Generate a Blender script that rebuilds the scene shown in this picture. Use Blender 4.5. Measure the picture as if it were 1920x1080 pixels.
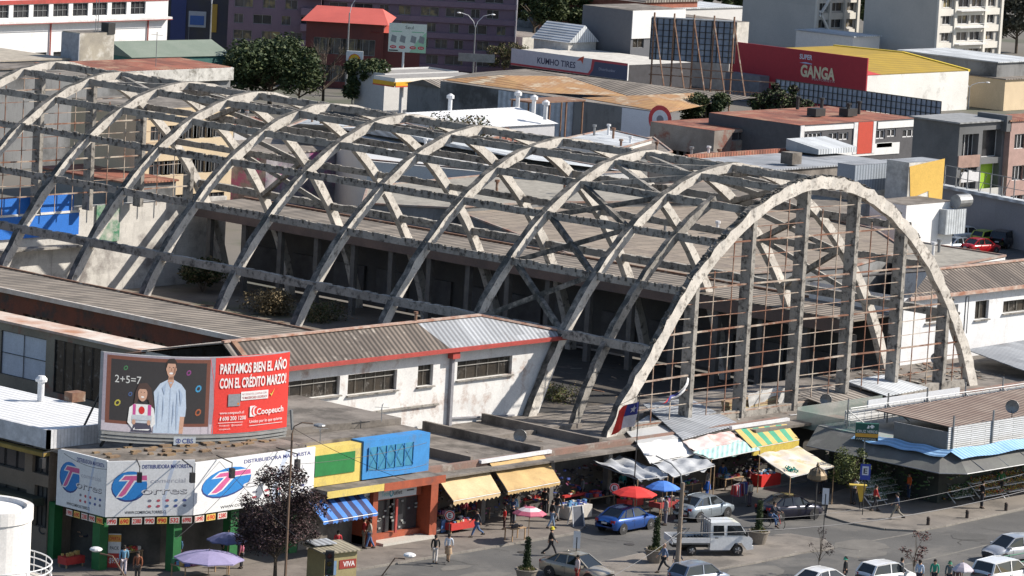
import bpy, bmesh, math, random
from mathutils import Vector, Matrix
random.seed(7)
R = math.radians
for o in list(bpy.data.objects): bpy.data.objects.remove(o)
SC = bpy.context.scene; COL = SC.collection
# ---------------- camera ----------------
FPX, YAW, PIT, ROL = 7700.59, .83168, .14151, .055335
CAM = Vector((-191.754, -166.169, 48.652))
fw = Vector((math.sin(YAW)*math.cos(PIT), math.cos(YAW)*math.cos(PIT), -math.sin(PIT)))
r0 = Vector((math.cos(YAW), -math.sin(YAW), 0)); u0 = r0.cross(fw)
rt = r0*math.cos(ROL)+u0*math.sin(ROL); up = -r0*math.sin(ROL)+u0*math.cos(ROL)
cd = bpy.data.cameras.new('camera'); cam = bpy.data.objects.new('camera', cd); COL.objects.link(cam)
cd.sensor_width = 36; cd.lens = FPX/1920*36; cd.clip_start = 1; cd.clip_end = 4000
m3 = Matrix((rt, up, -fw)).transposed(); cam.matrix_world = Matrix.Translation(CAM) @ m3.to_4x4()
SC.camera = cam
# ---------------- light ----------------
SAZ = 9   # degrees the sun stands beyond the camera's right
SEL = 38
sd = r0*math.cos(R(SAZ))+Vector((math.sin(YAW), math.cos(YAW), 0))*math.sin(R(SAZ))
sd = (sd*math.cos(R(SEL))+Vector((0, 0, math.sin(R(SEL))))).normalized()
sl = bpy.data.lights.new('sun', 'SUN'); sl.energy = 4.6; sl.angle = R(.5); sl.color = (1, .92, .81)
so = bpy.data.objects.new('sun', sl); COL.objects.link(so); so.rotation_euler = sd.to_track_quat('Z', 'Y').to_euler(); so.location = (0, 0, 200)
W = bpy.data.worlds.new('World'); SC.world = W; W.use_nodes = True
sk = W.node_tree.nodes.new('ShaderNodeTexSky'); sk.sky_type = 'NISHITA'; sk.sun_disc = False
sk.sun_elevation = R(SEL); sk.sun_rotation = math.atan2(sd.x, sd.y)
bg = W.node_tree.nodes['Background']; bg.inputs[1].default_value = .088; W.node_tree.links.new(sk.outputs[0], bg.inputs[0])
SC.view_settings.view_transform = 'Standard'; SC.view_settings.look = 'None'; SC.view_settings.exposure = .64; SC.view_settings.gamma = 1
# ---------------- geometry helpers ----------------
def _ray(x, y): return rt*((x-960)/FPX) - up*((y-540)/FPX) + fw
def G(x, y, z=0): d = _ray(x, y); return CAM + d*((z-CAM.z)/d.z)
def PV(x, y, v=0): d = _ray(x, y); return CAM + d*((v-CAM.y)/d.y)
def PU(x, y, u=0): d = _ray(x, y); return CAM + d*((u-CAM.x)/d.x)
def GG(pts, z=0): return [G(x, y, z) for x, y in pts]
def V3(*a): return Vector(a)
ORG = {}
class MB:
    def __init__(s): s.v = []; s.f = []; s.m = []
    def poly(s, pts, m=0):
        n = len(s.v); s.v += [Vector(p) for p in pts]; s.f.append(list(range(n, n+len(pts)))); s.m.append(m); return s
    def hexa(s, c, m=0):   # 8 corners: bottom 4 ccw, top 4 ccw
        n = len(s.v); s.v += [Vector(p) for p in c]
        for q in ((0, 3, 2, 1), (4, 5, 6, 7), (0, 1, 5, 4), (1, 2, 6, 5), (2, 3, 7, 6), (3, 0, 4, 7)): s.f.append([n+i for i in q]); s.m.append(m)
        return s
    def box(s, x0, x1, y0, y1, z0, z1, m=0):
        return s.hexa([(x0, y0, z0), (x1, y0, z0), (x1, y1, z0), (x0, y1, z0), (x0, y0, z1), (x1, y0, z1), (x1, y1, z1), (x0, y1, z1)], m)
    def prism(s, pts, z0, z1, m=0, mt=None):
        n = len(s.v); k = len(pts); A = 0
        for i in range(k): A += pts[i][0]*pts[(i+1) % k][1]-pts[(i+1) % k][0]*pts[i][1]
        if A < 0: pts = pts[::-1]
        zf = z1 if callable(z1) else (lambda p: z1)
        s.v += [V3(p[0], p[1], z0) for p in pts]+[V3(p[0], p[1], zf(p)) for p in pts]
        s.f.append([n+i for i in range(k)][::-1]); s.m.append(m); s.f.append([n+k+i for i in range(k)]); s.m.append(m if mt is None else mt)
        for i in range(k): j = (i+1) % k; s.f.append([n+i, n+j, n+k+j, n+k+i]); s.m.append(m)
        return s
    def slab(s, pts, t=.12, m=0):   # thick sheet through arbitrary planar 3d pts
        n = len(s.v); k = len(pts); pts = [Vector(p) for p in pts]
        A = sum(pts[i].x*pts[(i+1) % k].y-pts[(i+1) % k].x*pts[i].y for i in range(k))
        if A < 0: pts = pts[::-1]
        s.v += [p-V3(0, 0, t) for p in pts]+pts
        s.f.append([n+i for i in range(k)][::-1]); s.f.append([n+k+i for i in range(k)]); s.m += [m, m]
        for i in range(k): j = (i+1) % k; s.f.append([n+i, n+j, n+k+j, n+k+i]); s.m.append(m)
        return s
    def bar(s, p, q, w, h=None, m=0, upv=(0, 0, 1)):
        p = Vector(p); q = Vector(q); h = w if h is None else h; d = (q-p)
        if d.length < 1e-6: return s
        d.normalize(); a = d.cross(Vector(upv))
        if a.length < 1e-3: a = d.cross(V3(1, 0, 0))
        a.normalize(); b = a.cross(d); a = a*w/2; b = b*h/2
        return s.hexa([p-a-b, p+a-b, q+a-b, q-a-b, p-a+b, p+a+b, q+a+b, q-a+b], m)
    def tube(s, pts, r, n=6, m=0, cap=True):
        pts = [Vector(p) for p in pts]; rr = r if isinstance(r, (list, tuple)) else [r]*len(pts); b0 = len(s.v)
        ref = V3(0, 0, 1)
        for i, p in enumerate(pts):
            d = (pts[min(i+1, len(pts)-1)]-pts[max(i-1, 0)]).normalized(); a = d.cross(ref)
            if a.length < .05: a = d.cross(V3(1, .3, 0))
            a.normalize(); b = d.cross(a)
            for k in range(n): t = k*2*math.pi/n; s.v.append(p+(a*math.cos(t)+b*math.sin(t))*rr[i])
        for i in range(len(pts)-1):
            for k in range(n): k2 = (k+1) % n; s.f.append([b0+i*n+k, b0+i*n+k2, b0+(i+1)*n+k2, b0+(i+1)*n+k]); s.m.append(m)
        if cap: s.f.append([b0+k for k in range(n)][::-1]); s.f.append([b0+(len(pts)-1)*n+k for k in range(n)]); s.m += [m, m]
        return s
    def lathe(s, prof, c=(0, 0, 0), n=16, m=0, sx=1, sy=1):
        c = Vector(c); b0 = len(s.v)
        for r, z in prof:
            for k in range(n): t = k*2*math.pi/n; s.v.append(c+V3(r*math.cos(t)*sx, r*math.sin(t)*sy, z))
        for i in range(len(prof)-1):
            for k in range(n): k2 = (k+1) % n; s.f.append([b0+i*n+k, b0+i*n+k2, b0+(i+1)*n+k2, b0+(i+1)*n+k]); s.m.append(m)
        s.f.append([b0+k for k in range(n)][::-1]); s.f.append([b0+(len(prof)-1)*n+k for k in range(n)]); s.m += [m, m]
        return s
    def ball(s, c, r, n=8, m=0, sz=1, jit=0):
        prof = [(max(.01, r*math.sin(math.pi*i/6)), -r*sz*math.cos(math.pi*i/6)) for i in range(7)]
        k = len(s.v); s.lathe(prof, c, n, m)
        if jit:
            for q in s.v[k:]: q += V3(random.uniform(-1, 1), random.uniform(-1, 1), random.uniform(-1, 1))*jit
        return s
    def grid(s, fn, nu, nv, m=0):
        b0 = len(s.v)
        for i in range(nu+1):
            for j in range(nv+1): s.v.append(Vector(fn(i/nu, j/nv)))
        for i in range(nu):
            for j in range(nv): a = b0+i*(nv+1)+j; s.f.append([a, a+nv+1, a+nv+2, a+1]); s.m.append(m(i, j) if callable(m) else m)
        return s
    def build(s, name, mats, parent=None, smooth=False, org=None):
        me = bpy.data.meshes.new(name); o0 = ORG.get(parent.name, V3(0, 0, 0)) if parent else (Vector(org) if org else V3(0, 0, 0))
        me.from_pydata([tuple(p-o0) for p in s.v], [], s.f)
        for mm in (mats if isinstance(mats, (list, tuple)) else [mats]): me.materials.append(mm)
        me.polygons.foreach_set('material_index', s.m)
        if smooth: me.polygons.foreach_set('use_smooth', [True]*len(s.f))
        me.update(); o = bpy.data.objects.new(name, me); COL.objects.link(o)
        if parent: o.parent = parent; ORG[o.name] = o0
        elif org: o.location = o0; ORG[o.name] = o0
        return o
def thing(name, label, cat, loc=(0, 0, 0), rz=0, group=None):
    o = bpy.data.objects.new(name, None); COL.objects.link(o); o.location = loc; o.rotation_euler = (0, 0, rz)
    o.empty_display_size = .2; ORG[o.name] = Vector(loc) if rz == 0 else V3(0, 0, 0)
    o['label'] = label; o['category'] = cat
    if group: o['group'] = group
    return o
def lthing(name, label, cat, loc=(0, 0, 0), rz=0, group=None):   # children are written in local coordinates
    o = thing(name, label, cat, loc, rz, group); ORG[o.name] = V3(0, 0, 0); return o
def tag(o, label=None, cat=None, group=None, kind=None):
    for k, v in (('label', label), ('category', cat), ('group', group), ('kind', kind)):
        if v: o[k] = v
    return o
def dup(root, loc, rz=0, label=None, group=None, scale=None):
    def cp(o, par):
        c = o.copy(); COL.objects.link(c); c.parent = par
        for ch in o.children: cp(ch, c)
        return c
    r = cp(root, None); r.location = loc; r.rotation_euler = (0, 0, rz)
    if scale: r.scale = scale if isinstance(scale, (tuple, list)) else (scale,)*3
    if label: r['label'] = label
    if group: r['group'] = group
    return r
# ---------------- materials ----------------
_mc = {}
def mat(name, col, rough=.8, metal=0, col2=None, scale=1.5, amt=.5, streak=0, stain=None, stain_amt=.4, stain_scale=.35, bump=0, bscale=20,
        corr=None, corr_w=.3, cc=.8, sheets=None, tiles=None, coat=0, emit=None, alpha=None, spec=None, coords='Object', sub=None):
    """procedural material: base colour varied by noise, drips, stains, corrugation, sheet-to-sheet tone"""
    if name in _mc: return _mc[name]
    m = bpy.data.materials.new(name); m.use_nodes = True; nt = m.node_tree; N = nt.nodes; L = nt.links; b = N['Principled BSDF']; _mc[name] = m
    m.diffuse_color = (*col, 1)
    tc = N.new('ShaderNodeTexCoord').outputs[coords]
    def node(t, **k):
        n = N.new(t)
        for a, v in k.items():
            if a.startswith('_'): setattr(n, a[1:], v)
            else: n.inputs[a].default_value = v
        return n
    def noise(sc, det=4, vec=None, rough=.6):
        n = node('ShaderNodeTexNoise', Scale=sc, Detail=det, Roughness=rough); L.new(vec or tc, n.inputs['Vector']); return n.outputs[0]
    def ramp(src, a, b_, ca=(0, 0, 0, 1), cb=(1, 1, 1, 1)):
        n = N.new('ShaderNodeValToRGB'); n.color_ramp.elements[0].position = a; n.color_ramp.elements[1].position = b_
        n.color_ramp.elements[0].color = ca; n.color_ramp.elements[1].color = cb; L.new(src, n.inputs[0]); return n.outputs[0]
    def mix(fac, A, B, mode='MIX', f=1):
        n = N.new('ShaderNodeMix'); n.data_type = 'RGBA'; n.blend_type = mode
        if fac is None: n.inputs[0].default_value = f
        else: L.new(fac, n.inputs[0])
        for i, q in ((6, A), (7, B)):
            if isinstance(q, tuple): n.inputs[i].default_value = (*q[:3], 1)
            else: L.new(q, n.inputs[i])
        return n.outputs[2]
    def mapping(sc, rot=(0, 0, 0)):
        n = N.new('ShaderNodeMapping'); n.inputs['Scale'].default_value = sc; n.inputs['Rotation'].default_value = rot; L.new(tc, n.inputs[0]); return n.outputs[0]
    c2 = col2 or tuple(c*(1-amt*.6) for c in col)
    c = mix(ramp(noise(scale), .35, .68), col, c2)
    if sheets:   # (w, h, rot, c1, c2)
        br = node('ShaderNodeTexBrick', Scale=1.0, **{'Mortar Size': .004, 'Brick Width': sheets[0], 'Row Height': sheets[1]})
        br.inputs['Color1'].default_value = (*sheets[3], 1); br.inputs['Color2'].default_value = (*sheets[4], 1); br.inputs['Mortar'].default_value = (*[x*.7 for x in sheets[3]], 1)
        L.new(mapping((1, 1, 1), (0, 0, sheets[2])), br.inputs[0]); c = mix(None, c, br.outputs[0], 'MIX', .62)
    if tiles:
        br = node('ShaderNodeTexBrick', Scale=1.0, **{'Mortar Size': tiles[3], 'Brick Width': tiles[0], 'Row Height': tiles[1]})
        br.inputs['Color1'].default_value = (1, 1, 1, 1); br.inputs['Color2'].default_value = (.86, .86, .86, 1); br.inputs['Mortar'].default_value = (tiles[2],)*3+(1,)
        rot = tiles[4] if len(tiles) > 4 else (0, 0, 0)
        L.new(mapping((1, 1, 1), rot), br.inputs[0]); c = mix(None, c, br.outputs[0], 'MULTIPLY', 1)
    if stain:
        c = mix(ramp(noise(stain_scale, 6, rough=.7), .62-.3*stain_amt, .72-.2*stain_amt), c, stain)
    if streak:
        s_ = noise(1.0, 5, mapping((1.6, 1.6, .3)), .75)
        c = mix(ramp(s_, .55, .95), c, tuple(x*(1-streak) for x in (stain or c2)))
    c = mix(None, c, ramp(noise(9, 3), .3, .7, (.86, .86, .86, 1), (1.08, 1.08, 1.08, 1)), 'MULTIPLY', .8)
    hgt = None
    if corr is not None:
        w = node('ShaderNodeTexWave', Scale=1/corr_w/ (2*math.pi)*2*math.pi*.159*2 if False else .3183/corr_w, Distortion=.15); w.inputs['Detail'].default_value = 1
        L.new(mapping((1, 1, 1), (0, 0, corr)), w.inputs[0]); hgt = w.outputs['Fac']
        c = mix(None, c, ramp(hgt, .1, .9, (cc, cc, cc, 1), (2-cc-.1, 2-cc-.1, 2-cc-.1, 1)), 'MULTIPLY', 1)
    L.new(c, b.inputs['Base Color'])
    b.inputs['Roughness'].default_value = rough; b.inputs['Metallic'].default_value = metal
    if spec is not None: b.inputs['Specular IOR Level'].default_value = spec
    if coat: b.inputs['Coat Weight'].default_value = coat; b.inputs['Coat Roughness'].default_value = .06
    if emit: b.inputs['Emission Color'].default_value = (*col, 1); b.inputs['Emission Strength'].default_value = emit
    if alpha: b.inputs['Alpha'].default_value = alpha
    if bump or hgt:
        bp = node('ShaderNodeBump', Strength=min(1, bump or .6), Distance=.05)
        L.new(hgt or noise(bscale, 4), bp.inputs['Height']); L.new(bp.outputs[0], b.inputs['Normal'])
    return m
CONC = mat('aged_concrete', (.36, .34, .31), .9, col2=(.24, .225, .205), scale=.6, stain=(.07, .065, .06), stain_amt=.4, stain_scale=2.0, streak=.2, bump=.5, bscale=6)
CONCL = mat('whitewashed_concrete', (.64, .605, .555), .9, col2=(.48, .45, .41), scale=.6, stain=(.2, .18, .16), stain_amt=.3, stain_scale=2.2, streak=.1, bump=.4, bscale=6)
CONCD = mat('blackened_concrete', (.3, .27, .235), .95, col2=(.13, .12, .11), scale=1.6, stain=(.06, .06, .055), stain_amt=.75, stain_scale=1.3, bump=.8, bscale=5)
SLAB = mat('roof_slab', (.24, .215, .19), .95, col2=(.17, .15, .135), scale=.5, stain=(.09, .08, .07), stain_amt=.6, stain_scale=.35, bump=.4, bscale=3)
WHITE = mat('white_plaster', (.74, .74, .73), .85, col2=(.64, .64, .63), scale=.7, stain=(.4, .38, .36), stain_amt=.12, stain_scale=.6, streak=.12)
WPEEL = mat('peeling_white_plaster', (.72, .72, .71), .88, col2=(.6, .6, .6), scale=.8, stain=(.42, .33, .29), stain_amt=.3, stain_scale=.55, streak=.15, bump=.2)
GLASS = mat('dark_window_glass', (.03, .032, .036), .12, col2=(.055, .055, .06), scale=.8, spec=.6)
GLASSB = mat('brown_window_glass', (.06, .05, .04), .2, col2=(.02, .02, .02), scale=.9, stain=(.15, .14, .13), stain_amt=.2, stain_scale=2)
DARK = mat('dark_paint', (.03, .03, .032), .6)
SHADE = mat('interior_shade_colour', (.12, .11, .1), .95, col2=(.05, .048, .045), scale=.5)  # dark base colour stands in for shade inside shops, sheds and openings
RUSTB = mat('rusty_steel', (.17, .08, .05), .85, col2=(.24, .15, .1), scale=2.5, stain=(.42, .38, .33), stain_amt=.25, stain_scale=.5)
STEEL = mat('grey_steel', (.3, .31, .32), .5, metal=.5)
WMET = mat('white_metal', (.72, .73, .74), .45, col2=(.6, .6, .62))
REDT = mat('red_trim', (.42, .06, .05), .6, col2=(.3, .05, .04))
WOOD = mat('pale_wood', (.42, .29, .17), .8, col2=(.3, .19, .11), scale=4)
# ---------------- the arched hall ----------------
HW, HH, BS, PW, QW = 39.8066, 18.948, 7.63938, 1.89741, .697816
def arc(t, off=0):
    """point of the arch curve at parameter t in (-1,1), moved inward by off"""
    f = lambda t: V3(HW/2*(1+t), 0, HH*max(0, 1-abs(t)**PW)**QW)
    p = f(t); e = 1e-3; d = (f(min(.99999, t+e))-f(max(-.99999, t-e))).normalized(); n = V3(d.z, 0, -d.x)
    return p+n*off
def arcT(z, side=-1):
    t = (1-(z/HH)**(1/QW))**(1/PW); return side*t
hall = thing('market_hall_frame', 'huge bare concrete arch skeleton of a roofless vaulted hall', 'hall ruin', (HW/2, 5*BS, 0))
def rib(v, w=.52, dep=.95, t0=-.985, t1=.985, n=56, rough=.05):
    mb = MB(); rnd = random.Random(int(v*7)); b0 = 0
    ts = [math.sin(math.pi/2*(t0+(t1-t0)*i/n))*1.0 for i in range(n+1)]
    for i, t in enumerate(ts):
        j = lambda: rnd.uniform(-rough, rough)
        dx = V3(-1.6*max(0, (-.8-t)/.18)**1.5, 0, 0) if v < 0 else V3(0, 0, 0)
        a = arc(t, 0+j())+dx; b = dx+arc(t, dep*(1+.12*abs(t)**3)+j()*.5)
        for q, vv in ((a, v+j()*.7), (a, v+w+j()*.7), (b, v+w), (b, v)): mb.v.append(V3(q.x, vv, max(q.z, .0)))
    for i in range(n):
        for k in range(4):
            k2 = (k+1) % 4; mb.f.append([i*4+k, i*4+k2, (i+1)*4+k2, (i+1)*4+k]); mb.m.append(1 if k == 0 else 0)
    mb.f += [[3, 2, 1, 0], [n*4, n*4+1, n*4+2, n*4+3]]; mb.m += [0, 0]
    return mb
for k in range(11):
    rb = rib(k*BS-.26, dep=.6 if k else .8, rough=.1 if k == 0 else .05, n=110 if k == 0 else 70)
    if k == 0:   # front arch: broken crumbling top edge
        for q in range(170):
            t = random.uniform(-.8, .85); p = arc(t, -.05); d = arc(t+.02)-arc(t); d.normalize()
            s = random.uniform(.08, .2); rb.bar(p+V3(0, random.uniform(-.25, .25), 0)-d*s*.6, p+V3(0, random.uniform(-.25, .25), 0)+d*s*.6, s, s*.7, 1)
    rb.build('arch_rib', [CONCL if k else CONCL, CONCD], hall)
# thin half-way rib just behind the front facade, partly collapsed
rib(.5*BS-.2, .4, .55, -.93, -.2, 40).build('collapsed_rib', [CONC, CONCD], hall)
PU_ = [3.9, 6.8, 10.1, 13.3, 16.7, 19.9]
PUA = PU_+[HW-x for x in PU_[:5][::-1]]
def tz(u): t = 2*u/HW-1; return t
for i, u in enumerate(PUA):
    t = tz(u); low = i in (0, 10)
    mb = MB(); p = arc(t, .06); h = .5; w = .16
    if low: w = .45; h = .55
    y0, y1 = 0, 10*BS
    rnd = random.Random(i)
    if i in (4, 6): segs = [(0, 10)]
    else: segs = [(0, 10)]
    for a, b in segs:
        n = (b-a)*14; pr = None
        for s in range(n):
            ya = a*BS+s*(b-a)*BS/n; yb = a*BS+(s+1)*(b-a)*BS/n
            dz = rnd.uniform(-.05, .05) if s % 14 else 0
            mb.hexa([(p.x-w/2, ya, p.z-h), (p.x+w/2, ya, p.z-h), (p.x+w/2, yb, p.z-h), (p.x-w/2, yb, p.z-h),
                     (p.x-w/2, ya, p.z+dz), (p.x+w/2, ya, p.z+dz), (p.x+w/2, yb, p.z+dz), (p.x-w/2, yb, p.z+dz)])
        if i in (1, 2):      # stumps of the lost roof joists
            y = a*BS+.5
            while y < b*BS:
                if rnd.random() < .8: mb.box(p.x-w/2-.06, p.x-w/2, y, y+.1, p.z-.22, p.z+.05, 1)
                y += .62
    mb.build('roof_beam', [CONC, CONCD], hall)
for bay in (1, 8):       # cross braces in the second bay from either end
    for i in list(range(0, 10)):
        ua, ub = PUA[i], PUA[i+1]; mb = MB()
        if bay == 8 and (i < 4 or i == 5): continue
        a = arc(tz(ua), .45); b = arc(tz(ub), .45); y0 = bay*BS+.35; y1 = (bay+1)*BS-.35
        mb.bar((a.x, y0, a.z), (b.x, y1, b.z), .3, .36); mb.bar((a.x, y1, a.z+.02), (b.x, y0, b.z+.02), .28, .34)
        mb.build('cross_brace', CONCD if i < 3 else CONC, hall)
GRIDM = mat('rusty_bars', (.23, .105, .065), .85, col2=(.15, .07, .045), scale=.6, stain=(.48, .42, .35), stain_amt=.6, stain_scale=.35)  # rust, with pale mottling put in as sunlit stretches of bar
FU = [2.4, 7.9, 13.3, 18.7, 24.1, 29.5, 34.9]
def gable(v0, sgn, zc=0, zg=3.9):
    for u in FU:
        t = tz(u); top = arc(t, .5).z
        if top < 4: continue
        mb = MB(); y0, y1 = (v0-.3, v0+.65) if sgn < 0 else (v0-.35, v0+.6)
        n = 12; rnd = random.Random(int(u*9))
        mb.box(u-.18, u+.18, y0+.08, y1, zc, top)
        mb.build('gable_column', CONC, hall)
    us = [1.3]+FU+[38.4]
    z = zg; rows = 0; mbs = [MB() for _ in range(len(us)-1)]
    while z < HH-1.2:
        for i in range(len(us)-1):
            a, b = us[i]+.22, us[i+1]-.22; mb = mbs[i]
            ta = arcT(min(z+.6, HH-.05), -1); la = arc(ta).x+.5; lb = HW-la
            a2, b2 = max(a, la), min(b, lb)
            if b2-a2 > .3:
                thick = .1 if rows % 3 == 0 else .045
                if not (random.random() < .12 and rows % 3): mb.bar((a2, v0-.05, z+random.uniform(-.05, .05)), (b2, v0-.05+random.uniform(-.05, .05), z+random.uniform(-.05, .05)), thick, thick)
        z += .93; rows += 1
    for i in range(len(us)-1):
        a, b = us[i], us[i+1]
        for f in (1/3, 2/3):
            u = a+(b-a)*f; top = arc(tz(u), .9).z
            if top > 4.5: mbs[i].bar((u, v0-.02, max(2.5, zc)), (u+random.uniform(-.06, .06), v0-.02, top*random.choice([1, 1, .93])), .06, .06)
        if mbs[i].f: mbs[i].build('window_grid', GRIDM, hall)
gable(0, -1); gable(10*BS, 1, 7.0, 8.4)
mb = MB(); mb.bar((.8, .1, 3.7), (39, .1, 3.7), .4, .5); mb.build('tie_beam', CONC, hall)
# ---------------- building helpers ----------------
def onplane(x, y, a, b):
    """pixel -> (s, z) on the vertical plane through a, b"""
    a = Vector((a[0], a[1])); b = Vector((b[0], b[1])); d = (b-a).normalized(); n = Vector((-d.y, d.x)); r = _ray(x, y)
    t = n.dot(a-Vector((CAM.x, CAM.y)))/n.dot(Vector((r.x, r.y))); p = CAM+r*t
    return (Vector((p.x, p.y))-a).dot(d), p.z
def hpx(a, b, rects):
    o = []
    for q in rects:
        s0, z0 = onplane(q[0], q[1], a, b); s1, z1 = onplane(q[2], q[3], a, b); o.append((min(s0, s1), max(s0, s1), min(z0, z1), max(z0, z1))+tuple(q[4:]))
    return o
def facade(mb, root, a, b, z0, z1, holes=(), depth=.2, glass=None, frame=None, nx=2, nz=1, fw_=.06, name='window', sill=None, m=0, bare=False):
    """vertical wall a->b seen from its right side with real openings, reveals, frames and panes"""
    a = Vector((a[0], a[1], 0)); b = Vector((b[0], b[1], 0)); d = (b-a); Lg = d.length; d.normalize(); n = V3(d.y, -d.x, 0)
    P = lambda s, z, o=0: a+d*s+V3(0, 0, z)-n*o
    hs = [h for h in holes if h[0] < Lg-.02 and h[1] > .02]
    hs = [(max(.02, h[0]), min(Lg-.02, h[1]), max(z0+.01, h[2]), min(z1-.01, h[3]))+tuple(h[4:]) for h in hs]
    S = sorted({0, Lg, *[h[0] for h in hs], *[h[1] for h in hs]}); Z = sorted({z0, z1, *[h[2] for h in hs], *[h[3] for h in hs]})
    for i in range(len(S)-1):
        for j in range(len(Z)-1):
            cs, cz = (S[i]+S[i+1])/2, (Z[j]+Z[j+1])/2
            if any(h[0] < cs < h[1] and h[2] < cz < h[3] for h in hs): continue
            mb.poly([P(S[i], Z[j]), P(S[i+1], Z[j]), P(S[i+1], Z[j+1]), P(S[i], Z[j+1])], m)
    for h in hs:
        s0, s1, h0, h1 = h[:4]; gm_ = h[4] if len(h) > 4 and h[4] is not None else (glass or GLASS); kx = h[5] if len(h) > 5 else nx; kz = h[6] if len(h) > 6 else nz
        for q in ([(s0, h0), (s1, h0)], [(s1, h0), (s1, h1)], [(s1, h1), (s0, h1)], [(s0, h1), (s0, h0)]):
            mb.poly([P(*q[0]), P(*q[0], depth), P(*q[1], depth), P(*q[1])], m)
        if bare: continue
        f = MB(); dd = depth-.06
        for k in range(kx+1):
            s = s0+(s1-s0)*k/kx; s = min(max(s, s0+fw_/2), s1-fw_/2); f.bar(P(s, h0, dd), P(s, h1, dd), fw_, fw_*.8, upv=n)
        for k in range(kz+1):
            z = h0+(h1-h0)*k/kz; z = min(max(z, h0+fw_/2), h1-fw_/2); f.bar(P(s0, z, dd), P(s1, z, dd), fw_*.8, fw_, upv=(0, 0, 1))
        if sill: f.bar(P(s0-.1, h0-.05, -.05), P(s1+.1, h0-.05, -.05), .25, .08, 1)
        fo = f.build(name, [frame or STEEL, sill or CONC], root)
        MB().poly([P(s0, h0, depth), P(s1, h0, depth), P(s1, h1, depth), P(s0, h1, depth)]).build('pane', gm_, fo)
def building(name, label, cat, fp, z1, wm, rm, z0=0, holes={}, par=0, group=None, over=0, org=None, m_=None, rt=.15, **kw):
    fp = [Vector((p[0], p[1])) for p in fp]; k = len(fp)
    A = sum(fp[i].x*fp[(i+1) % k].y-fp[(i+1) % k].x*fp[i].y for i in range(k))
    if A < 0: raise Exception('footprint must be ccw '+name)
    c = sum(fp, Vector((0, 0)))/k; t = thing(name, label, cat, (c.x, c.y, z0), 0, group)
    mb = MB()
    for i in range(k): facade(mb, t, fp[i], fp[(i+1) % k], z0, z1, holes.get(i, ()), **kw)
    mb.build('wall', wm, t)
    if rm:
        e = [c+(p-c)*(1+over/max(1, (p-c).length)) for p in fp]
        if par: e = [c+(p-c)*(1-.15/max(1, (p-c).length)) for p in fp]
        MB().slab([V3(p.x, p.y, z1-par+(.003 if not par else 0)+ (rt if over else 0)) for p in e], rt if over else .02).build('roof', rm, t)
    return t
def rows(L_, n, w, zs, h, m0=1.0, **k):
    o = []; g = (L_-2*m0-n*w)/max(1, n-1)
    for z in zs:
        for i in range(n): s = m0+i*(w+g); o.append((s, s+w, z, z+h))
    return o
CR_V = lambda nm, c1, c2, w=.36, rot=0, cc=.72, **k: mat(nm, c1, .8, col2=c2, scale=1.2, corr=rot, corr_w=w, cc=cc, sheets=(3.0, 1.0, rot+math.pi/2, tuple(x*1.25 for x in c1), tuple(x*.75 for x in c2)), bump=.6, **k)
CORB = CR_V('brown_corrugated_sheet', (.12, .1, .085), (.075, .062, .055), .4, cc=.4, stain=(.3, .27, .24), stain_amt=.2)
CORG = CR_V('grey_fibre_cement_sheet', (.21, .18, .15), (.15, .13, .11), .6, math.pi/2, cc=.45, stain=(.14, .12, .1), stain_amt=.35)
CORG2 = CR_V('grey_fibre_cement_sheet_turned', (.23, .205, .18), (.165, .145, .13), .6, 0, cc=.45, stain=(.14, .12, .1), stain_amt=.3)
GALV = CR_V('galvanised_sheet', (.3, .32, .35), (.25, .27, .3), .4, cc=.7, stain=(.2, .2, .21), stain_amt=.2)
GALVP = CR_V('pale_galvanised_sheet', (.5, .53, .56), (.42, .45, .48), .4)
WROOF = mat('white_ribbed_sheet', (.72, .73, .74), .55, col2=(.63, .64, .66), scale=.8, corr=0, corr_w=.5, bump=.5)
RUSTR = CR_V('rusty_corrugated_sheet', (.29, .1, .06), (.17, .065, .045), .4, stain=(.34, .2, .13), stain_amt=.35)
RUSTO = mat('orange_rusted_roof', (.42, .25, .11), .85, col2=(.24, .1, .045), scale=.35, corr=0, corr_w=.7, stain=(.5, .42, .3), stain_amt=.4, bump=.5)
# ---------------- ground, road, pavements ----------------
ASPH = mat('asphalt', (.105, .103, .1), .92, col2=(.075, .074, .073), scale=.25, stain=(.145, .138, .128), stain_amt=.4, stain_scale=.16, bump=.3, bscale=30)
PAVE = mat('pavement_slabs', (.2, .175, .155), .9, col2=(.16, .14, .125), scale=.6, stain=(.11, .095, .085), stain_amt=.3, stain_scale=.3, tiles=(.8, .8, .8, .012))
DUST = mat('dusty_concrete', (.23, .205, .18), .93, col2=(.155, .14, .125), scale=.35, stain=(.11, .1, .09), stain_amt=.35, stain_scale=.3, bump=.3)
KERB = mat('kerb_stone', (.26, .24, .215), .9, col2=(.18, .165, .15), scale=1.5)
def setting(mb, name, m): o = mb.build(name, m); o['kind'] = 'structure'; return o
setting(MB().poly([(-900, -700, -.03), (2500, -700, -.03), (2500, 2500, -.03), (-900, 2500, -.03)]), 'ground', mat('city_ground', (.16, .145, .125), .95, col2=(.11, .105, .095), scale=.04, stain=(.06, .075, .04), stain_amt=.3, stain_scale=.03))
setting(MB().poly([(-230, -120, 0), (70, -120, 0), (70, 1, 0), (-42, 1, 0), (-60, 60, 0), (-230, 200, 0)]), 'road', ASPH)
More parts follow.
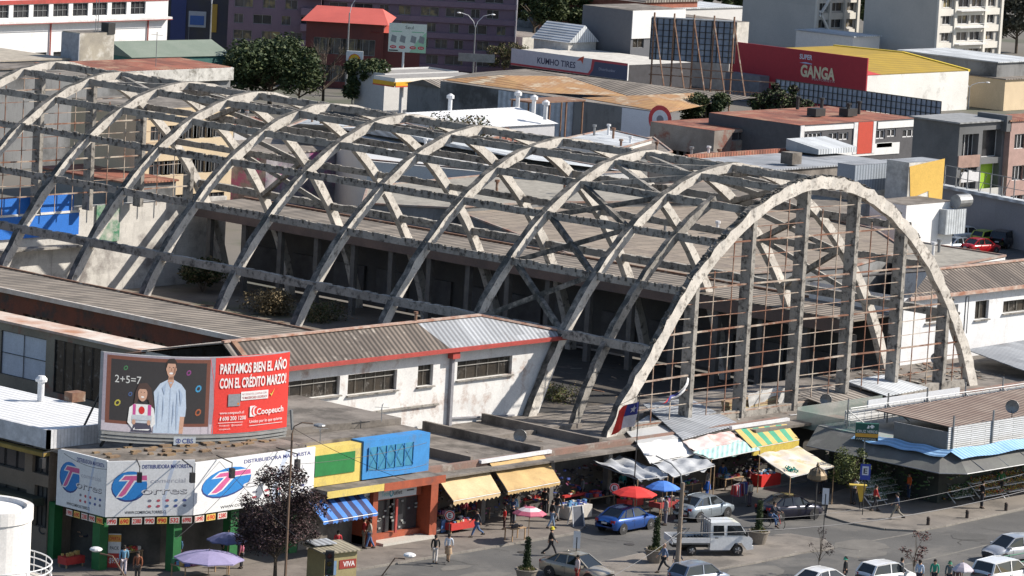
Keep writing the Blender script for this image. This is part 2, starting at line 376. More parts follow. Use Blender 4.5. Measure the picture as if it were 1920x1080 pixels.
def pavement(pts, h=.13, m=PAVE, name='pavement'):
    setting(MB().prism([(p[0], p[1]) for p in pts], -.02, h), name, m)
    k = MB(); n = len(pts)
    for i in range(n):
        a, b = Vector((pts[i][0], pts[i][1], 0)), Vector((pts[(i+1) % n][0], pts[(i+1) % n][1], 0)); L_ = (b-a).length; q = max(1, int(L_/1.0))
        for j in range(q): k.bar(a.lerp(b, (j+.01)/q)+V3(0, 0, (h-.04)/2+.012), a.lerp(b, (j+.99)/q)+V3(0, 0, (h-.04)/2+.012), .2, h+.0, 0)
    setting(k, 'kerb', KERB)
g2 = lambda pts, z=.13: [(p.x, p.y) for p in GG(pts, z)]
pavement([(-60, 40), (-60, -4), (-57, -7.6), (-52, -8.3), (-11.6, -8.2), (-9.5, -7.0), (-8.4, -5.2), (14, -5.2), (14, 1), (-28, 1), (-43, 3), (-43, 40)][::-1])
pavement(g2([(1050, 1140), (1271, 1077), (1412, 1053), (1500, 1034), (1562, 1026), (1545, 1011), (1480, 1000), (1440, 1004), (1330, 1022), (1200, 1037), (1090, 1062)]), .12, DUST, 'traffic_island')
pavement(g2([(1552, 966), (1600, 980), (1660, 990), (1715, 993), (1770, 984), (1850, 966), (1920, 950), (2100, 912), (2100, 850), (1900, 850), (1740, 860), (1560, 925)]), .12, DUST)
# painted / worn seam lines on the road
sm = MB()
for a, b in (((1562, 1027), (1690, 1004)), ((1690, 1004), (1925, 955)), ((1640, 1072), (1900, 1010))):
    p, q = G(*a, .006), G(*b, .006); d = (q-p).normalized(); n = V3(-d.y, d.x, 0)*.09; sm.poly([p-n, q-n, q+n, p+n])
PT = [mat('asphalt_patch', (.07, .069, .067), .9, col2=(.09, .088, .085), scale=.8), mat('pale_asphalt_patch', (.16, .152, .14), .92, scale=.8)]
rp = random.Random(5)
for i in range(16):
    c = G(rp.uniform(700, 1950), rp.uniform(1005, 1100), .004+.0008*i); a = rp.choice([0, 0, .3]); w, h = rp.uniform(.6, 3.2), rp.uniform(.5, 1.6); n_ = 8; m0 = MB()
    m0.poly([c+V3(math.cos(k*2*math.pi/n_+.4)*w*rp.uniform(.8, 1.15), math.sin(k*2*math.pi/n_+.4)*h*rp.uniform(.8, 1.15), 0) for k in range(n_)]); setting(m0, 'asphalt_patch', PT[i % 2])
ck = MB()
for i in range(34):
    c = G(rp.uniform(650, 1950), rp.uniform(1000, 1100), .022); a = rp.uniform(0, 3.1)
    for k in range(rp.randint(3, 7)):
        d = V3(math.cos(a), math.sin(a), 0)*rp.uniform(.3, .8); n_ = V3(-d.y, d.x, 0).normalized()*.018; ck.poly([c-n_, c+d-n_, c+d+n_, c+n_]); c = c+d; a += rp.uniform(-.7, .7)
setting(ck, 'road_cracks', mat('road_crack', (.035, .033, .03), .95))
for x, y in ((1180, 1020), (1620, 1050), (980, 1035)): c = G(x, y, .024); setting(MB().poly([c+V3(.32*math.cos(k*.4488), .32*math.sin(k*.4488), 0) for k in range(14)]), 'manhole_cover', mat('manhole_iron', (.06, .055, .05), .6))
setting(sm, 'road_seam', mat('road_seam', (.2, .19, .17), .9, amt=.6, scale=2))
fl = [(-7, 1), (40.5, 1), (40.5, 77), (-7, 77)]
setting(MB().prism(fl, -.02, .25), 'hall_floor', mat('hall_floor', (.22, .19, .155), .95, col2=(.12, .1, .085), scale=.25, stain=(.08, .1, .04), stain_amt=.35, stain_scale=.12, bump=.3, bscale=3))
# ---------------- white upper storey beside the hall (left) ----------------
def px8(x, y, v=8): p = PV(x, y, v); return p.x, p.z
WV = 8.0
def wing_front(name, label, v, a, b, z0, z1, rects, extra, nsplit=True, depth_back=9, wm=WPEEL, roofm=CORB, **kw):
    t = thing(name, label, 'building', ((a+b)/2, v, 0))
    mb = MB(); facade(mb, t, (a, v), (b, v), z0, z1, rects, glass=GLASSB, frame=mat('tired_window_frame', (.2, .19, .17), .7, amt=.6), sill=CONC, nx=4, nz=1, fw_=.03, depth=.28)
    if extra: mb.poly(extra)
    return t, mb
hl = [(px8(x0, y1)[0]+24, px8(x1, y1)[0]+24, px8(x0, y1)[1], px8(x0, y0)[1]) for x0, y0, x1, y1 in ()]
def rect8(x0, yb, x1, yt, v=8, a=-24):   # lower-left px, upper-right px
    l = PV(x0, yb, v); r_ = PV(x1, yt, v); return [l.x-a, r_.x-a, l.z, r_.z]
H = [rect8(500, 760, 638, 703)+[None, 6, 1], rect8(651, 745, 745, 691)+[None, 5, 1], rect8(782, 729, 813, 681)+[None, 2, 1], rect8(856, 717, 961, 665)+[None, 5, 1]]
H = [tuple(h) for h in H]; H = [(h[0], h[1], h[2]+.12, h[3]-.05)+h[4:] for h in H]
wb, mb = wing_front('upper_storey_building', 'two storey building with peeling white wall, broken windows and red gutter', WV, -24, 1.7, 2.8, 8.35, H, [(1.7, WV, 2.8), (2.2, WV, 2.8), (4.9, WV, 8.35), (1.7, WV, 8.35)])
mb.poly([(-24, 17, 0), (-24, 8, 0), (-24, 8, 8.35), (-24, 17, 8.35)]); mb.poly([(4.9, 8, 8.35), (2.2, 8, 2.8), (2.2, 17, 2.8), (4.9, 17, 8.35)]); mb.poly([(4.9, 17, 8.35), (2.2, 17, 2.8), (2.2, 17, 0), (-24, 17, 0), (-24, 17, 8.35)])
mb.build('wall', WPEEL, wb)
tr = MB(); [tr.bar((h[0]-24, 8.2, h[2]+(h[3]-h[2])*.72), (h[1]-24, 8.2, h[2]+(h[3]-h[2])*.72), .04) for h in H]; tr.build('window_transom', mat('pale_transom', (.36, .35, .33), .7), wb)
RZ = 9.9; RR_ = G(900, 592, RZ); RV = RR_.y; rx = lambda x, y: G(x, y, RZ).x
def roofq(a, b, ra, rb, m): MB().slab([(a, 7.6, 8.42), (b, 7.6, 8.42), (rb, RV, RZ), (ra, RV, RZ)], .08).build('roof', m, wb)
RD0, RM = rx(436, 641), rx(778, 604); EM = PV(845, 655, 7.6).x; ED = RD0-.0
roofq(ED+.2, EM, RD0+.2, RM, CORB); roofq(EM+.01, 5.3, RM+.01, RR_.x, GALV); roofq(-24.3, ED-.2, -24.3, RD0-.2, CORG2)
MB().slab([(-24.3, RV+.01, RZ), (RR_.x, RV+.01, RZ), (5.3, 16.6, 8.42), (-24.3, 16.6, 8.42)], .08).build('roof', CORG2, wb); MB().poly([(5.3, 7.6, 8.42), (5.3, 16.6, 8.42), tuple(RR_)]).build('roof', GALV, wb)
MB().box(-24.3, 5.3, 7.38, 7.62, 8.2, 8.44).build('gutter', REDT, wb)
rc = MB(); rc.bar((-24.3, RV, RZ+.06), (RR_.x, RV, RZ+.06), .28, .12); rc.bar(RR_+V3(0, 0, .05), (5.35, 7.5, 8.47), .2, .12); rc.bar((RD0, RV, RZ+.06), (ED, 7.5, 8.5), .4, .22, 1)
rc.build('ridge_cap', [mat('weathered_ridge', (.5, .4, .34), .8, col2=(.3, .13, .08), scale=1.4), RUSTB], wb)
dp = MB(); x0 = px8(846, 668)[0]; dp.box(x0-.35, x0+.3, 7.5, 7.95, 7.75, 8.15, 1); dp.box(x0-.12, x0+.12, 7.75, 7.97, 3, 7.75); x1 = px8(1008, 768)[0]
dp.bar((x0, 7.9, 3.9), (px8(962, 778)[0], 7.9, px8(962, 778)[1]), .1); dp.build('drainpipe', [mat('grey_pipe', (.3, .3, .33), .7), REDT], wb)
MB().box(-24, -7, 7.85, 7.99, *sorted((px8(640, 778)[1]-.12, px8(640, 778)[1]))).build('ledge', CONC, wb)
MB().lathe([(.09, 0), (.09, .6), (.14, .6), (.14, .75)], (G(745, 598, 9.9).x, RV, 9.85), 8).build('vent', RUSTB, wb)
# ---------------- side wings ----------------
BRN = mat('rust_brown_wall', (.16, .06, .04), .9, col2=(.09, .05, .04), scale=.6, stain=(.05, .05, .05), stain_amt=.4, stain_scale=.4)
TANW = mat('tan_grimy_wall', (.3, .26, .2), .9, col2=(.22, .19, .15), scale=.4, stain=(.3, .12, .08), stain_amt=.2, stain_scale=.35, streak=.3)
t = thing('side_wing_building', 'long low wing with grey corrugated roof and rust brown wall beside the hall', 'building', (-11, 50, 0))
MB().slab([(-7.7, 17.3, 8.0), (-7.7, 96, 8.0), (-13.9, 96, 8.05), (-13.9, 17.3, 8.05)], .1).build('roof', CORG, t)
e = MB(); e.box(-14.15, -13.92, 17.3, 96, 7.8, 8.12); e.build('fascia', mat('white_fascia', (.6, .58, .55), .8, col2=(.4, .33, .28), scale=.8), t)
e = MB(); e.bar((-7.6, 17.2, 8.06), (-7.6, 96, 8.06), .18, .12); e.build('roof_edge', RUSTB, t)
mb = MB(); ho = [(s, s+3.6, 4.4, 6.6, None, 5, 3) for s in [3+i*5.2 for i in range(14)]]
facade(mb, t, (-13.7, 95), (-13.7, 17.3), 0, 7.9, ho, glass=GLASS, frame=DARK, fw_=.06, depth=.3)
facade(mb, t, (-8, 17.3), (-8, 95), 0, 7.9); mb.poly([(-13.7, 95, 0), (-13.7, 95, 7.9), (-8, 95, 7.9), (-8, 95, 0)]); mb.build('wall', BRN, t)
for s in range(14): y = 95-(3+s*5.2+random.uniform(0, 2.8)); z = random.choice([4.7, 5.3]); MB().box(-13.52, -13.5, y-.7, y, z, z+.7).build('boarded_pane', mat('pale_board', (.62, .56, .45), .8, amt=.5), t)
t = thing('outer_wing_building', 'grimy tan wing with boarded white windows and white parapet above the side street', 'building', (-20, 50, 0))
mb = MB(); a_, b_ = (-22.8, 60), (-22.8, 18.2)
ho = hpx(a_, b_, [(0, 700, 87, 637, mat('white_boarding', (.62, .65, .72), .8, amt=.2), 2, 2), (99, 735, 190, 655, GLASSB, 5, 1)])
ho += [(s, s+4, 4, 6.2, None, 4, 2) for s in (3, 9, 15)]
facade(mb, t, a_, b_, 0, 7.9, ho, depth=.12, fw_=.04, frame=DARK); mb.poly([(-22.8, 18.2, 0), (-21, 18.2, 0), (-21, 18.2, 7.9), (-22.8, 18.2, 7.9)]); mb.poly([(-20.8, 18.2, 0), (-20.8, 60, 0), (-20.8, 60, 7.9), (-20.8, 18.2, 7.9)]); mb.build('wall', TANW, t)
e = MB(); e.box(-22.95, -20.6, 18.1, 60, 7.9, 8.06); e.build('parapet', mat('white_flaking_cap', (.66, .63, .58), .8, col2=(.4, .2, .12), scale=.35), t)
e = MB(); e.box(-23.9, -22.81, 18.2, 60, 3.3, 3.45); e.build('lean_to_roof', GALV, t)
# hip piece between outer wing and front block
MB().slab([(-24.3, 16.6, 8.3), (-14.2, 16.6, 8.3), (-14.2, 18.2, 8.0), (-24.3, 18.2, 8.0)], .1).build('roof_strip', RUSTB, wb)
# right front block, mirrored
a_, b_ = (40.6, 7.9), (75, 7.9)
t = thing('right_front_building', 'white two storey block with small dark windows at the right end of the hall', 'building', (48, 8, 0))
mb = MB(); ho = hpx(a_, b_, [(1735, 606, 1797, 570, None, 4, 1), (1827, 600, 1855, 562, None, 2, 1), (1880, 588, 1985, 553, None, 7, 1)])
facade(mb, t, a_, b_, 3, 8.3, ho, glass=GLASSB, sill=CONC, depth=.3, frame=mat('tired_window_frame', (.32, .31, .29), .7)); mb.poly([(41, 7.9, 3), (41, 7.9, 8.3), (41, 16.8, 8.3), (41, 16.8, 3)]); mb.build('wall', mat('cool_white_plaster', (.72, .735, .76), .85, col2=(.64, .65, .67), stain=(.5, .5, .5), stain_amt=.1, streak=.1), t)
R2 = G(1745, 507, 9.6)
MB().slab([(40.7, 7.5, 8.35), (44.5, 7.5, 8.35), (44.5, R2.y, 9.6), (R2.x, R2.y, 9.6)], .08).build('roof', GALV, t) if R2.x < 44 else None
MB().slab([(40.7, 7.5, 8.35), (75, 7.5, 8.35), (75, R2.y, 9.6), (R2.x, R2.y, 9.6)], .08).build('roof', CORB, t); MB().slab([(R2.x, R2.y+.01, 9.6), (75, R2.y+.01, 9.6), (75, 16.8, 8.35), (40.7, 16.8, 8.35)], .08).build('roof', CORB, t)
e = MB(); e.box(40.7, 75, 7.38, 7.54, 8.15, 8.4); e.bar((R2.x, R2.y, 9.66), (75, R2.y, 9.66), .3, .12); e.build('roof_trim', mat('weathered_ridge', (.5, .4, .34), .8), t)
p = PV(1810, 560, 7.95); MB().tube([(p.x, 7.9, 7.9), (p.x, 7.9, 3.8)], .05).tube([(p.x, 7.9, 7.9), (p.x+.35, 7.9, 7.9), (p.x+.35, 7.9, 5.2)], .035).build('cable', DARK, t)
# far wing: open dark ground floor under a corrugated roof
t = thing('far_wing_building', 'dark open arcade with corrugated roof along the far side of the hall', 'building', (44, 45, 0))
MB().slab([(35.6, 8.6, 6.95), (35.6, 76.5, 6.95), (41.2, 76.5, 7.05), (41.2, 8.6, 7.05)], .1).build('roof', CORG, t)
MB().box(35.62, 35.8, 8.6, 76.5, 5.9, 6.84).build('fascia', mat('pinkish_fascia', (.2, .14, .12), .9, col2=(.13, .1, .09), scale=.4), t)
for i in range(17): MB().box(35.9, 36.3, 8.6+i*5.3*.78, 9.05+i*5.3*.78, 0, 5.9).build('column', mat('dark_concrete', (.16, .15, .14), .9), t)  # columns in a plain dark concrete colour
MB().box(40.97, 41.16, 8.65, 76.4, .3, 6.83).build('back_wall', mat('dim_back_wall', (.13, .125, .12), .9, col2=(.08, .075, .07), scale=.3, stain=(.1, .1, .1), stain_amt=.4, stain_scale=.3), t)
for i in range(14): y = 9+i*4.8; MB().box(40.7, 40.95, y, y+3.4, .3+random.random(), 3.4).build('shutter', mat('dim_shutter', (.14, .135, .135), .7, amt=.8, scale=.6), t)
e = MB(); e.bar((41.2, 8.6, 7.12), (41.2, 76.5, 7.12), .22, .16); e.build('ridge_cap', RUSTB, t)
# rear wall of the hall
t = thing('rear_wall', 'rear wall of the hall, flaking white with blue and green paint in broad patches', 'wall', (16, 77.5, 0))
PB = MB(); BLUE = mat('blue_hoarding', (.02, .17, .62), .6, amt=.15)
fw2 = mat('flaking_rear_wall', (.66, .64, .6), .9, col2=(.55, .53, .5), scale=.4, stain=(.22, .2, .19), stain_amt=.3, stain_scale=.2, streak=.25, tiles=(1.2, .4, .92, .01, (R(90), 0, 0)))
MB().box(-7, 40, 77.3, 77.6, 0, 7.2).build('wall_panel', fw2, t)
a = PV(0, 430, 77.2); b = PV(146, 430, 77.2); c = PV(0, 380, 77.2); d = PV(146, 376, 77.2)
MB().box(-7, b.x, 77.1, 77.28, 5.0, 6.75).build('blue_board', BLUE, t); MB().box(-7, PV(137, 376, 77.2).x, 77.12, 77.28, 6.95, 8.3).build('blue_board', BLUE, t)
MB().box(-7, b.x, 77.05, 77.3, 6.76, 6.94).build('white_strip', WHITE, t)
MB().box(PV(180, 420, 77.2).x, PV(224, 420, 77.2).x, 77.15, 77.28, 4.2, 7.2).build('green_patch', mat('green_peeling_paint', (.03, .2, .1), .8, col2=(.55, .53, .48), scale=.9, stain=(.5, .48, .45), stain_amt=.3, stain_scale=.7), t)
MB().box(-7, b.x+2, 76.2, 77.1, 4.1, 4.3).build('ledge', CONC, t)
# ---------------- signs and lettering ----------------
def paint(r, g, b, rough=.55): return mat('paint_%02x%02x%02x' % (int(r*255), int(g*255), int(b*255)), (r, g, b), rough, amt=.12, scale=2)
_tc = {}
def tmesh(s, bold=0):
    k = (s, bold)
    if k not in _tc:
        cu = bpy.data.curves.new('t', 'FONT'); cu.body = s; cu.size = 1; cu.resolution_u = 3; cu.offset = bold
        o = bpy.data.objects.new('t', cu); COL.objects.link(o); dg = bpy.context.evaluated_depsgraph_get(); dg.update()
        me = bpy.data.meshes.new_from_object(o.evaluated_get(dg)); vs = [v.co.copy() for v in me.vertices]; fs = [list(p.vertices) for p in me.polygons]
        bpy.data.objects.remove(o); bpy.data.curves.remove(cu); bpy.data.meshes.remove(me); _tc[k] = (vs, fs)
    return _tc[k]
class Board:
    """flat or curved printed surface: f(x, y, off) -> world point, x to the right, y up, in metres"""
    def __init__(s, f, w, h): s.f = f; s.w = w; s.h = h; s.mb = MB(); s.ms = []; s.lay = 0
    @staticmethod
    def flat(P0, right, upv=(0, 0, 1), w=1, h=1):
        P0 = Vector(P0); r = Vector(right).normalized(); u = Vector(upv).normalized(); n = r.cross(u)
        return Board(lambda x, y, o: P0+r*x+u*y+n*o, w, h)
    def mi(s, m):
        if m not in s.ms: s.ms.append(m)
        return s.ms.index(m)
    def nx(s): s.lay += 1; return .003+.0007*s.lay
    def rect(s, x0, y0, x1, y1, m, n=1, o=None):
        o = s.nx() if o is None else o; q = s.mi(m); b0 = len(s.mb.v)
        for i in range(n+1):
            x = x0+(x1-x0)*i/n; s.mb.v += [s.f(x, y0, o), s.f(x, y1, o)]
        for i in range(n): a = b0+2*i; s.mb.f.append([a, a+2, a+3, a+1]); s.mb.m.append(q)
        return s
    def poly(s, pts, m, o=None): o = s.nx() if o is None else o; s.mb.poly([s.f(x, y, o) for x, y in pts], s.mi(m)); return s
    def ell(s, cx, cy, rx, ry, m, rot=0, n=20, a0=0, a1=2*math.pi):
        c, d = math.cos(rot), math.sin(rot)
        return s.poly([(cx+rx*math.cos(t)*c-ry*math.sin(t)*d, cy+rx*math.cos(t)*d+ry*math.sin(t)*c) for t in [a0+(a1-a0)*i/n for i in range(n+(a1-a0 < 6.2))]], m)
    def text(s, t, x, y, h, m, w=None, bold=0, slant=0):
        vs, fs = tmesh(t, bold); o = s.nx(); q = s.mi(m); x0 = min(v.x for v in vs); x1 = max(v.x for v in vs); k = h/.7
        kx = (w/(x1-x0)) if w else k; b0 = len(s.mb.v)
        s.mb.v += [s.f(x+(v.x-x0)*kx+slant*v.y*k, y+v.y*k, o) for v in vs]
        for f in fs: s.mb.f.append([b0+i for i in f]); s.mb.m.append(q)
        return s
    def build(s, root, name='print'): return s.mb.build(name, s.ms, root)
WP = paint(.78, .79, .8); BK = paint(.02, .02, .025); NAVY = paint(.03, .05, .2)
# ---------------- corner shop ----------------
YB = 0
c0 = [(-43, 20), (-43, -.9), (-39.4, -3.5), (-29.7, -3.4), (-29.7, 7.3), (-36, 7.3), (-36, 20)]
t = thing('corner_shop_building', 'corner shop with white panel signs over green pillars and a brown flat roof', 'shop', (-36, 1, 0))
GRN = mat('green_paint', (.015, .14, .04), .6, amt=.3)
mb = MB(); mb.prism([(-42.4, 20), (-42.4, -.3), (-39.1, -2.7), (-29.9, -2.7), (-29.9, 7.3), (-36, 7.3), (-36, 20)], 3.2, 6.2); mb.build('upper_wall', SLAB, t)
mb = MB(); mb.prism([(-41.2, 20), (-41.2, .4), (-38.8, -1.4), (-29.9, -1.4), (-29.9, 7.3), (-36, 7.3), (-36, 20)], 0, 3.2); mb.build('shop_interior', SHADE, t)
for x, y in ((-42.6, 3.2), (-42.5, -.5), (-39.3, -3.0), (-35.0, -3.0), (-30.3, -3.0)): MB().box(x-.3, x+.3, y-.3, y+.3, .1, 3.3).build('pillar', GRN, t)
MB().slab([(-43, 20, 6.35), (-43, -.9, 6.35), (-39.4, -3.5, 6.35), (-29.7, -3.4, 6.35), (-29.7, 7.3, 6.35), (-36, 7.3, 6.35), (-36, 20, 6.35)], .2).build('roof', SLAB, t)
mb = MB(); mb.prism([(-31.5, 2.6), (-31.5, .2), (-29.9, -.6), (-20.2, -1.6), (-20.2, 1.2), (-20.2, 7.2), (-36, 7.2), (-36, 2.6)], 6.36, 6.75); mb.build('raised_roof_slab', SLAB, t)
mb = MB()   # rubble & rust along the edge under the billboard
for i in range(60):
    x = random.uniform(-42, -30); y = -.4+random.uniform(-1.6, .8)-(0 if x > -39 else -.8)
    s = random.uniform(.1, .35); mb.box(x-s, x+s, y-s/2, y+s/2, 6.33, 6.36+s*.35)
mb.build('roof_rubble', mat('roof_rubble', (.26, .18, .1), .95, col2=(.15, .1, .07), scale=2), t)['kind'] = 'stuff'
def torres(P0, P1, zb, zt, label, scx=1):
    P0 = Vector(P0); P1 = Vector(P1); r = (P1-P0); r.z = 0; w = r.length; r.normalize(); up_ = V3(0, 0, 1); h = zt-zb; n = r.cross(up_)
    tt = thing('shop_sign', label, 'sign', tuple((P0+P1)/2)); ct = V3(0, 0, 0)
    MB().hexa([P0-n*.12, P1-n*.12, P1-n*.01, P0-n*.01, P0-n*.12+up_*h, P1-n*.12+up_*h, P1-n*.01+up_*h, P0-n*.01+up_*h][0:8]).build('panel', mat('white_sign_panel', (.75, .77, .8), .5, amt=.08), tt)
    b = Board.flat(P0, r, up_, w, h); f = lambda x: x*w
    b.rect(.0, .0, w, h, WP); b.poly([(f(.66), 0), (f(.7), 0), (f(.68), h*.3), (f(.72), h*.6), (f(.79), h), (f(.75), h), (f(.68), h*.6), (f(.64), h*.3)], paint(.55, .62, .75))
    ex, ey, rx, ry = f(.26), h*.55, f(.2), h*.26
    b.ell(ex, ey-.03, rx*1.03, ry*1.06, NAVY, .12); b.ell(ex+.02, ey+.02, rx, ry, paint(.02, .22, .6), .12)
    T = lambda pts, m: b.poly([(ex+px*rx, ey+py*ry) for px, py in pts], m)
    T([(-.75, -.78), (-.1, .35), (-.62, .35), (-.3, .78), (1.05, .8), (1.1, .32), (.35, .3), (-.15, -.6), (-.4, -.8)], WP)
    T([(-.62, -.7), (.02, .42), (-.48, .42), (-.26, .7), (.98, .72), (1.0, .38), (.27, .38), (-.2, -.55), (-.4, -.72)], paint(.62, .12, .3))
    b.text('orres', f(.4)+.03, h*.4-.03, h*.13, paint(.12, .12, .14), f(.52), .02); b.text('orres', f(.4), h*.4, h*.13, paint(.7, .7, .72), f(.52), .0)
    b.text('comercial', f(.5), h*.6, h*.08, paint(.45, .45, .5), f(.4)); b.text('DISTRIBUIDORA MAYORISTA', f(.4), h*.86, h*.07, paint(.05, .06, .25), f(.56), .015)
    b.text('WWW.COMERCIALTORRES.CL', f(.22), h*.05, h*.05, BK, f(.48), .012)
    for j in range(2):
        for i in range(5):
            c = [paint(.2, .2, .25), paint(.5, .1, .12), paint(.5, .1, .15), paint(.1, .2, .4), paint(.08, .1, .3)][(i+j) % 5]
            b.ell(f(.5+i*.1), h*(.28-.1*j), f(.022), h*.025, c, 0, 10)
    b.build(tt); return tt
tl0 = PU(105, 940, -43.3); tl1 = PU(205, 970, -43.3); tr0 = PV(361, 972, -3.9); tr1 = PV(587, 922, -3.9)
torres((-43.3, tl0.y, 3.35), (-43.3, tl1.y+.4, 3.35), 3.35, 6.5, 'white shop sign with pink and blue T oval, leftmost panel facing the side street')
torres((-43.3, tl1.y+.35, 3.35), (tr0.x, -3.9, 3.35), 3.35, 6.45, 'white shop sign with pink and blue T oval on the cut corner, middle panel')
torres((tr0.x+.02, -3.92, 3.35), (tr1.x, -3.92, 3.35), 3.45, 6.4, 'widest white shop sign with pink and blue T oval, right panel behind the purple tree')
pr = ['1990', '690', '2380', '990', '990', '532', '6990', '2990', '3890', '1990', '5790', '3890', '990', '2990']
P1c = V3(-43.3, tl1.y+.35, 0); P2c = V3(tr0.x, -3.9, 0)
def price(a, b, n, k0, lab):
    a = Vector(a); b = Vector(b); r = (b-a).normalized()
    for i in range(n):
        p = a.lerp(b, (i+.12)/n); w = (b-a).length/n*.8
        bd = Board.flat(p+V3(0, 0, 2.93)+r.cross(V3(0, 0, 1))*.08, r, (0, 0, 1), w, .34)
        o = thing('price_tag', lab % ORD[i+k0], 'price tag', tuple(p+V3(0, 0, 2.93)), 0, 'price tags under the corner shop signs')
        bd.rect(0, 0, w, .36, paint(.7, .5, .12) if (i+k0) % 3 == 1 else paint(.72, .66, .6), o=0); bd.text(pr[(i+k0) % 14], w*.08, .06, .24, paint(.6, .03, .02), w*.84, .03); bd.mb.slab([p+V3(0, 0, 2.93)-r.cross(V3(0, 0, 1))*.0, p+r*w+V3(0, 0, 2.93), p+r*w+V3(0, 0, 2.94)+r.cross(V3(0, 0, 1))*.05, p+V3(0, 0, 2.94)+r.cross(V3(0, 0, 1))*.05], .02)
        bd.build(o, 'card')
ORD = 'first second third fourth fifth sixth seventh eighth ninth tenth eleventh twelfth thirteenth fourteenth'.split()
price((-43.3, tl0.y-.9, 0), (-43.3, tl1.y+.4, 0), 5, 0, 'red numbered price card under the leftmost sign panel, %s from the left')
price(P1c, P2c, 7, 0, 'red numbered price card under the middle sign panel, %s from the left')
price(P2c, P2c+V3(2.6, 0, 0), 3, 0, 'red numbered price card under the right sign panel, %s from the left')
# floodlights on arms over the corner shop signs
fl_ = lthing('floodlight', 'small grey floodlight on a thin arm in front of the leftmost shop sign', 'floodlight', (0, 0, 0), 0, 'floodlights over the shop signs')
MB().bar((0, 0, 0), (0, -1.5, -.15), .05).bar((0, -1.5, -.15), (0, -1.5, -.5), .04).build('arm', DARK, fl_); MB().box(-.13, .13, -1.65, -1.4, -1.0, -.45).build('lamp', DARK, fl_)
fl_.location = (-43.2, 2.0, 6.6); fl_.rotation_euler = (0, 0, R(-90))
dup(fl_, (-41.6, -2.2, 6.5), R(-35), 'small grey floodlight on a thin arm in front of the middle shop sign, left one')
dup(fl_, (-39.5, -3.6, 6.5), R(-20), 'small grey floodlight on a thin arm near the right edge of the middle shop sign')
dup(fl_, (-37.0, -3.7, 6.5), R(-8), 'small grey floodlight on an arm left of the lettering on the right shop sign')
dup(fl_, (-32.4, -3.7, 6.5), R(8), 'small grey floodlight on a thin arm near the right end of the right shop sign')
# ---------------- big curved billboard ----------------
def px_on(x, y, v): p = PV(x, y, v); return p.x, p.z
BW = 14.8; BZ = 7.75; BH = 4.35
BB = [PV(182, 806, 1.6).z, PV(385, 813, -.14).z, PV(540, 800, -1).z]
def bf(x, y, o):
    f = min(1.0, x/BW)
    zb = BZ+.35-1.25*f+ (-.55*math.sin(math.pi*min(1, f))*.9)
    X = -40.9+11.87*f; Y = -1.0+2.6*(1-f)**1.6; k = (BB[0]*(1-f)*(1-2*f)+BB[1]*4*f*(1-f)+BB[2]*f*(2*f-1)); return V3(X, Y-o, k+y)
def fitp(x, y): pass
tb = thing('billboard', 'large curved billboard, man and girl at a blackboard left, red slogan right', 'billboard', (-36, 0, 6.5))
n = 24; mb = MB()
for i in range(n):
    a, b = BW*i/n, BW*(i+1)/n
    mb.hexa([bf(a, -.05, -.25), bf(b, -.05, -.25), bf(b, -.05, -.01), bf(a, -.05, -.01), bf(a, BH+.03, -.25), bf(b, BH+.03, -.25), bf(b, BH+.03, -.01), bf(a, BH+.03, -.01)])
mb.build('panel', mat('billboard_back', (.4, .4, .42), .6), tb)
mb = MB()
for i in range(n):
    a, b = BW*i/n, BW*(i+1)/n
    for k in range(3): z = -.62+k*.2; mb.hexa([bf(a, z, -.2), bf(b, z, -.2), bf(b, z, -.02+.05*k), bf(a, z, -.02+.05*k), bf(a, z+.14, -.2), bf(b, z+.14, -.2), bf(b, z+.14, -.02+.05*k), bf(a, z+.14, -.02+.05*k)])
mb.build('catwalk', mat('catwalk_grey', (.3, .31, .31), .7, amt=.4), tb)
mb = MB()
for i in range(7):
    x = BW*(i+.3)/7; p = bf(x, -.6, -.4); mb.bar(p, (p.x, p.y+.3, 6.4), .12); mb.bar(bf(x, BH*.7, -.3), (p.x, p.y+2.2, 6.5), .09); mb.bar(bf(x, BH, -.3), bf(x, -.5, -.3), .12)
mb.build('support_frame', DARK, tb)
B = Board(bf, BW, BH); RED = paint(.72, .045, .035); SLATE = paint(.028, .026, .03); FR = paint(.17, .06, .04)
B.rect(0, 0, BW, BH, paint(.3, .27, .33), 24); xb = 8.3
B.rect(0, 0, xb, .55, paint(.5, .46, .52), 12); B.rect(.25, .42, 8.0, 4.25, FR, 14); B.rect(.55, .6, 7.7, 4.05, SLATE, 14)
B.poly([(8.25, 0), (BW, 0), (BW, BH), (7.95, BH), (8.3, 3), (8.4, 1.6)], RED); B.rect(8.4, 0, BW, BH, RED, 12)
B.text('2+5=7', .85, 2.75, .42, paint(.6, .62, .62), 1.9, -.0)
for cx, cy, c, r_ in ((1.6, 3.6, (.05, .2, .08), .17), (1.1, 1.6, (.45, .4, .06), .24), (2.0, 2.15, (.06, .12, .3), .16), (6.3, 3.5, (.25, .05, .22), .2), (7.1, 2.6, (.05, .3, .55), .26), (7.15, 1.25, (.35, .1, .04), .26)):
    B.ell(cx, cy, r_, r_*.75, paint(*c), .5, 8); B.ell(cx, cy, r_*.55, r_*.4, SLATE, .5, 8)
SK = paint(.55, .33, .24); SH = paint(.48, .58, .72); HR = paint(.03, .02, .018)
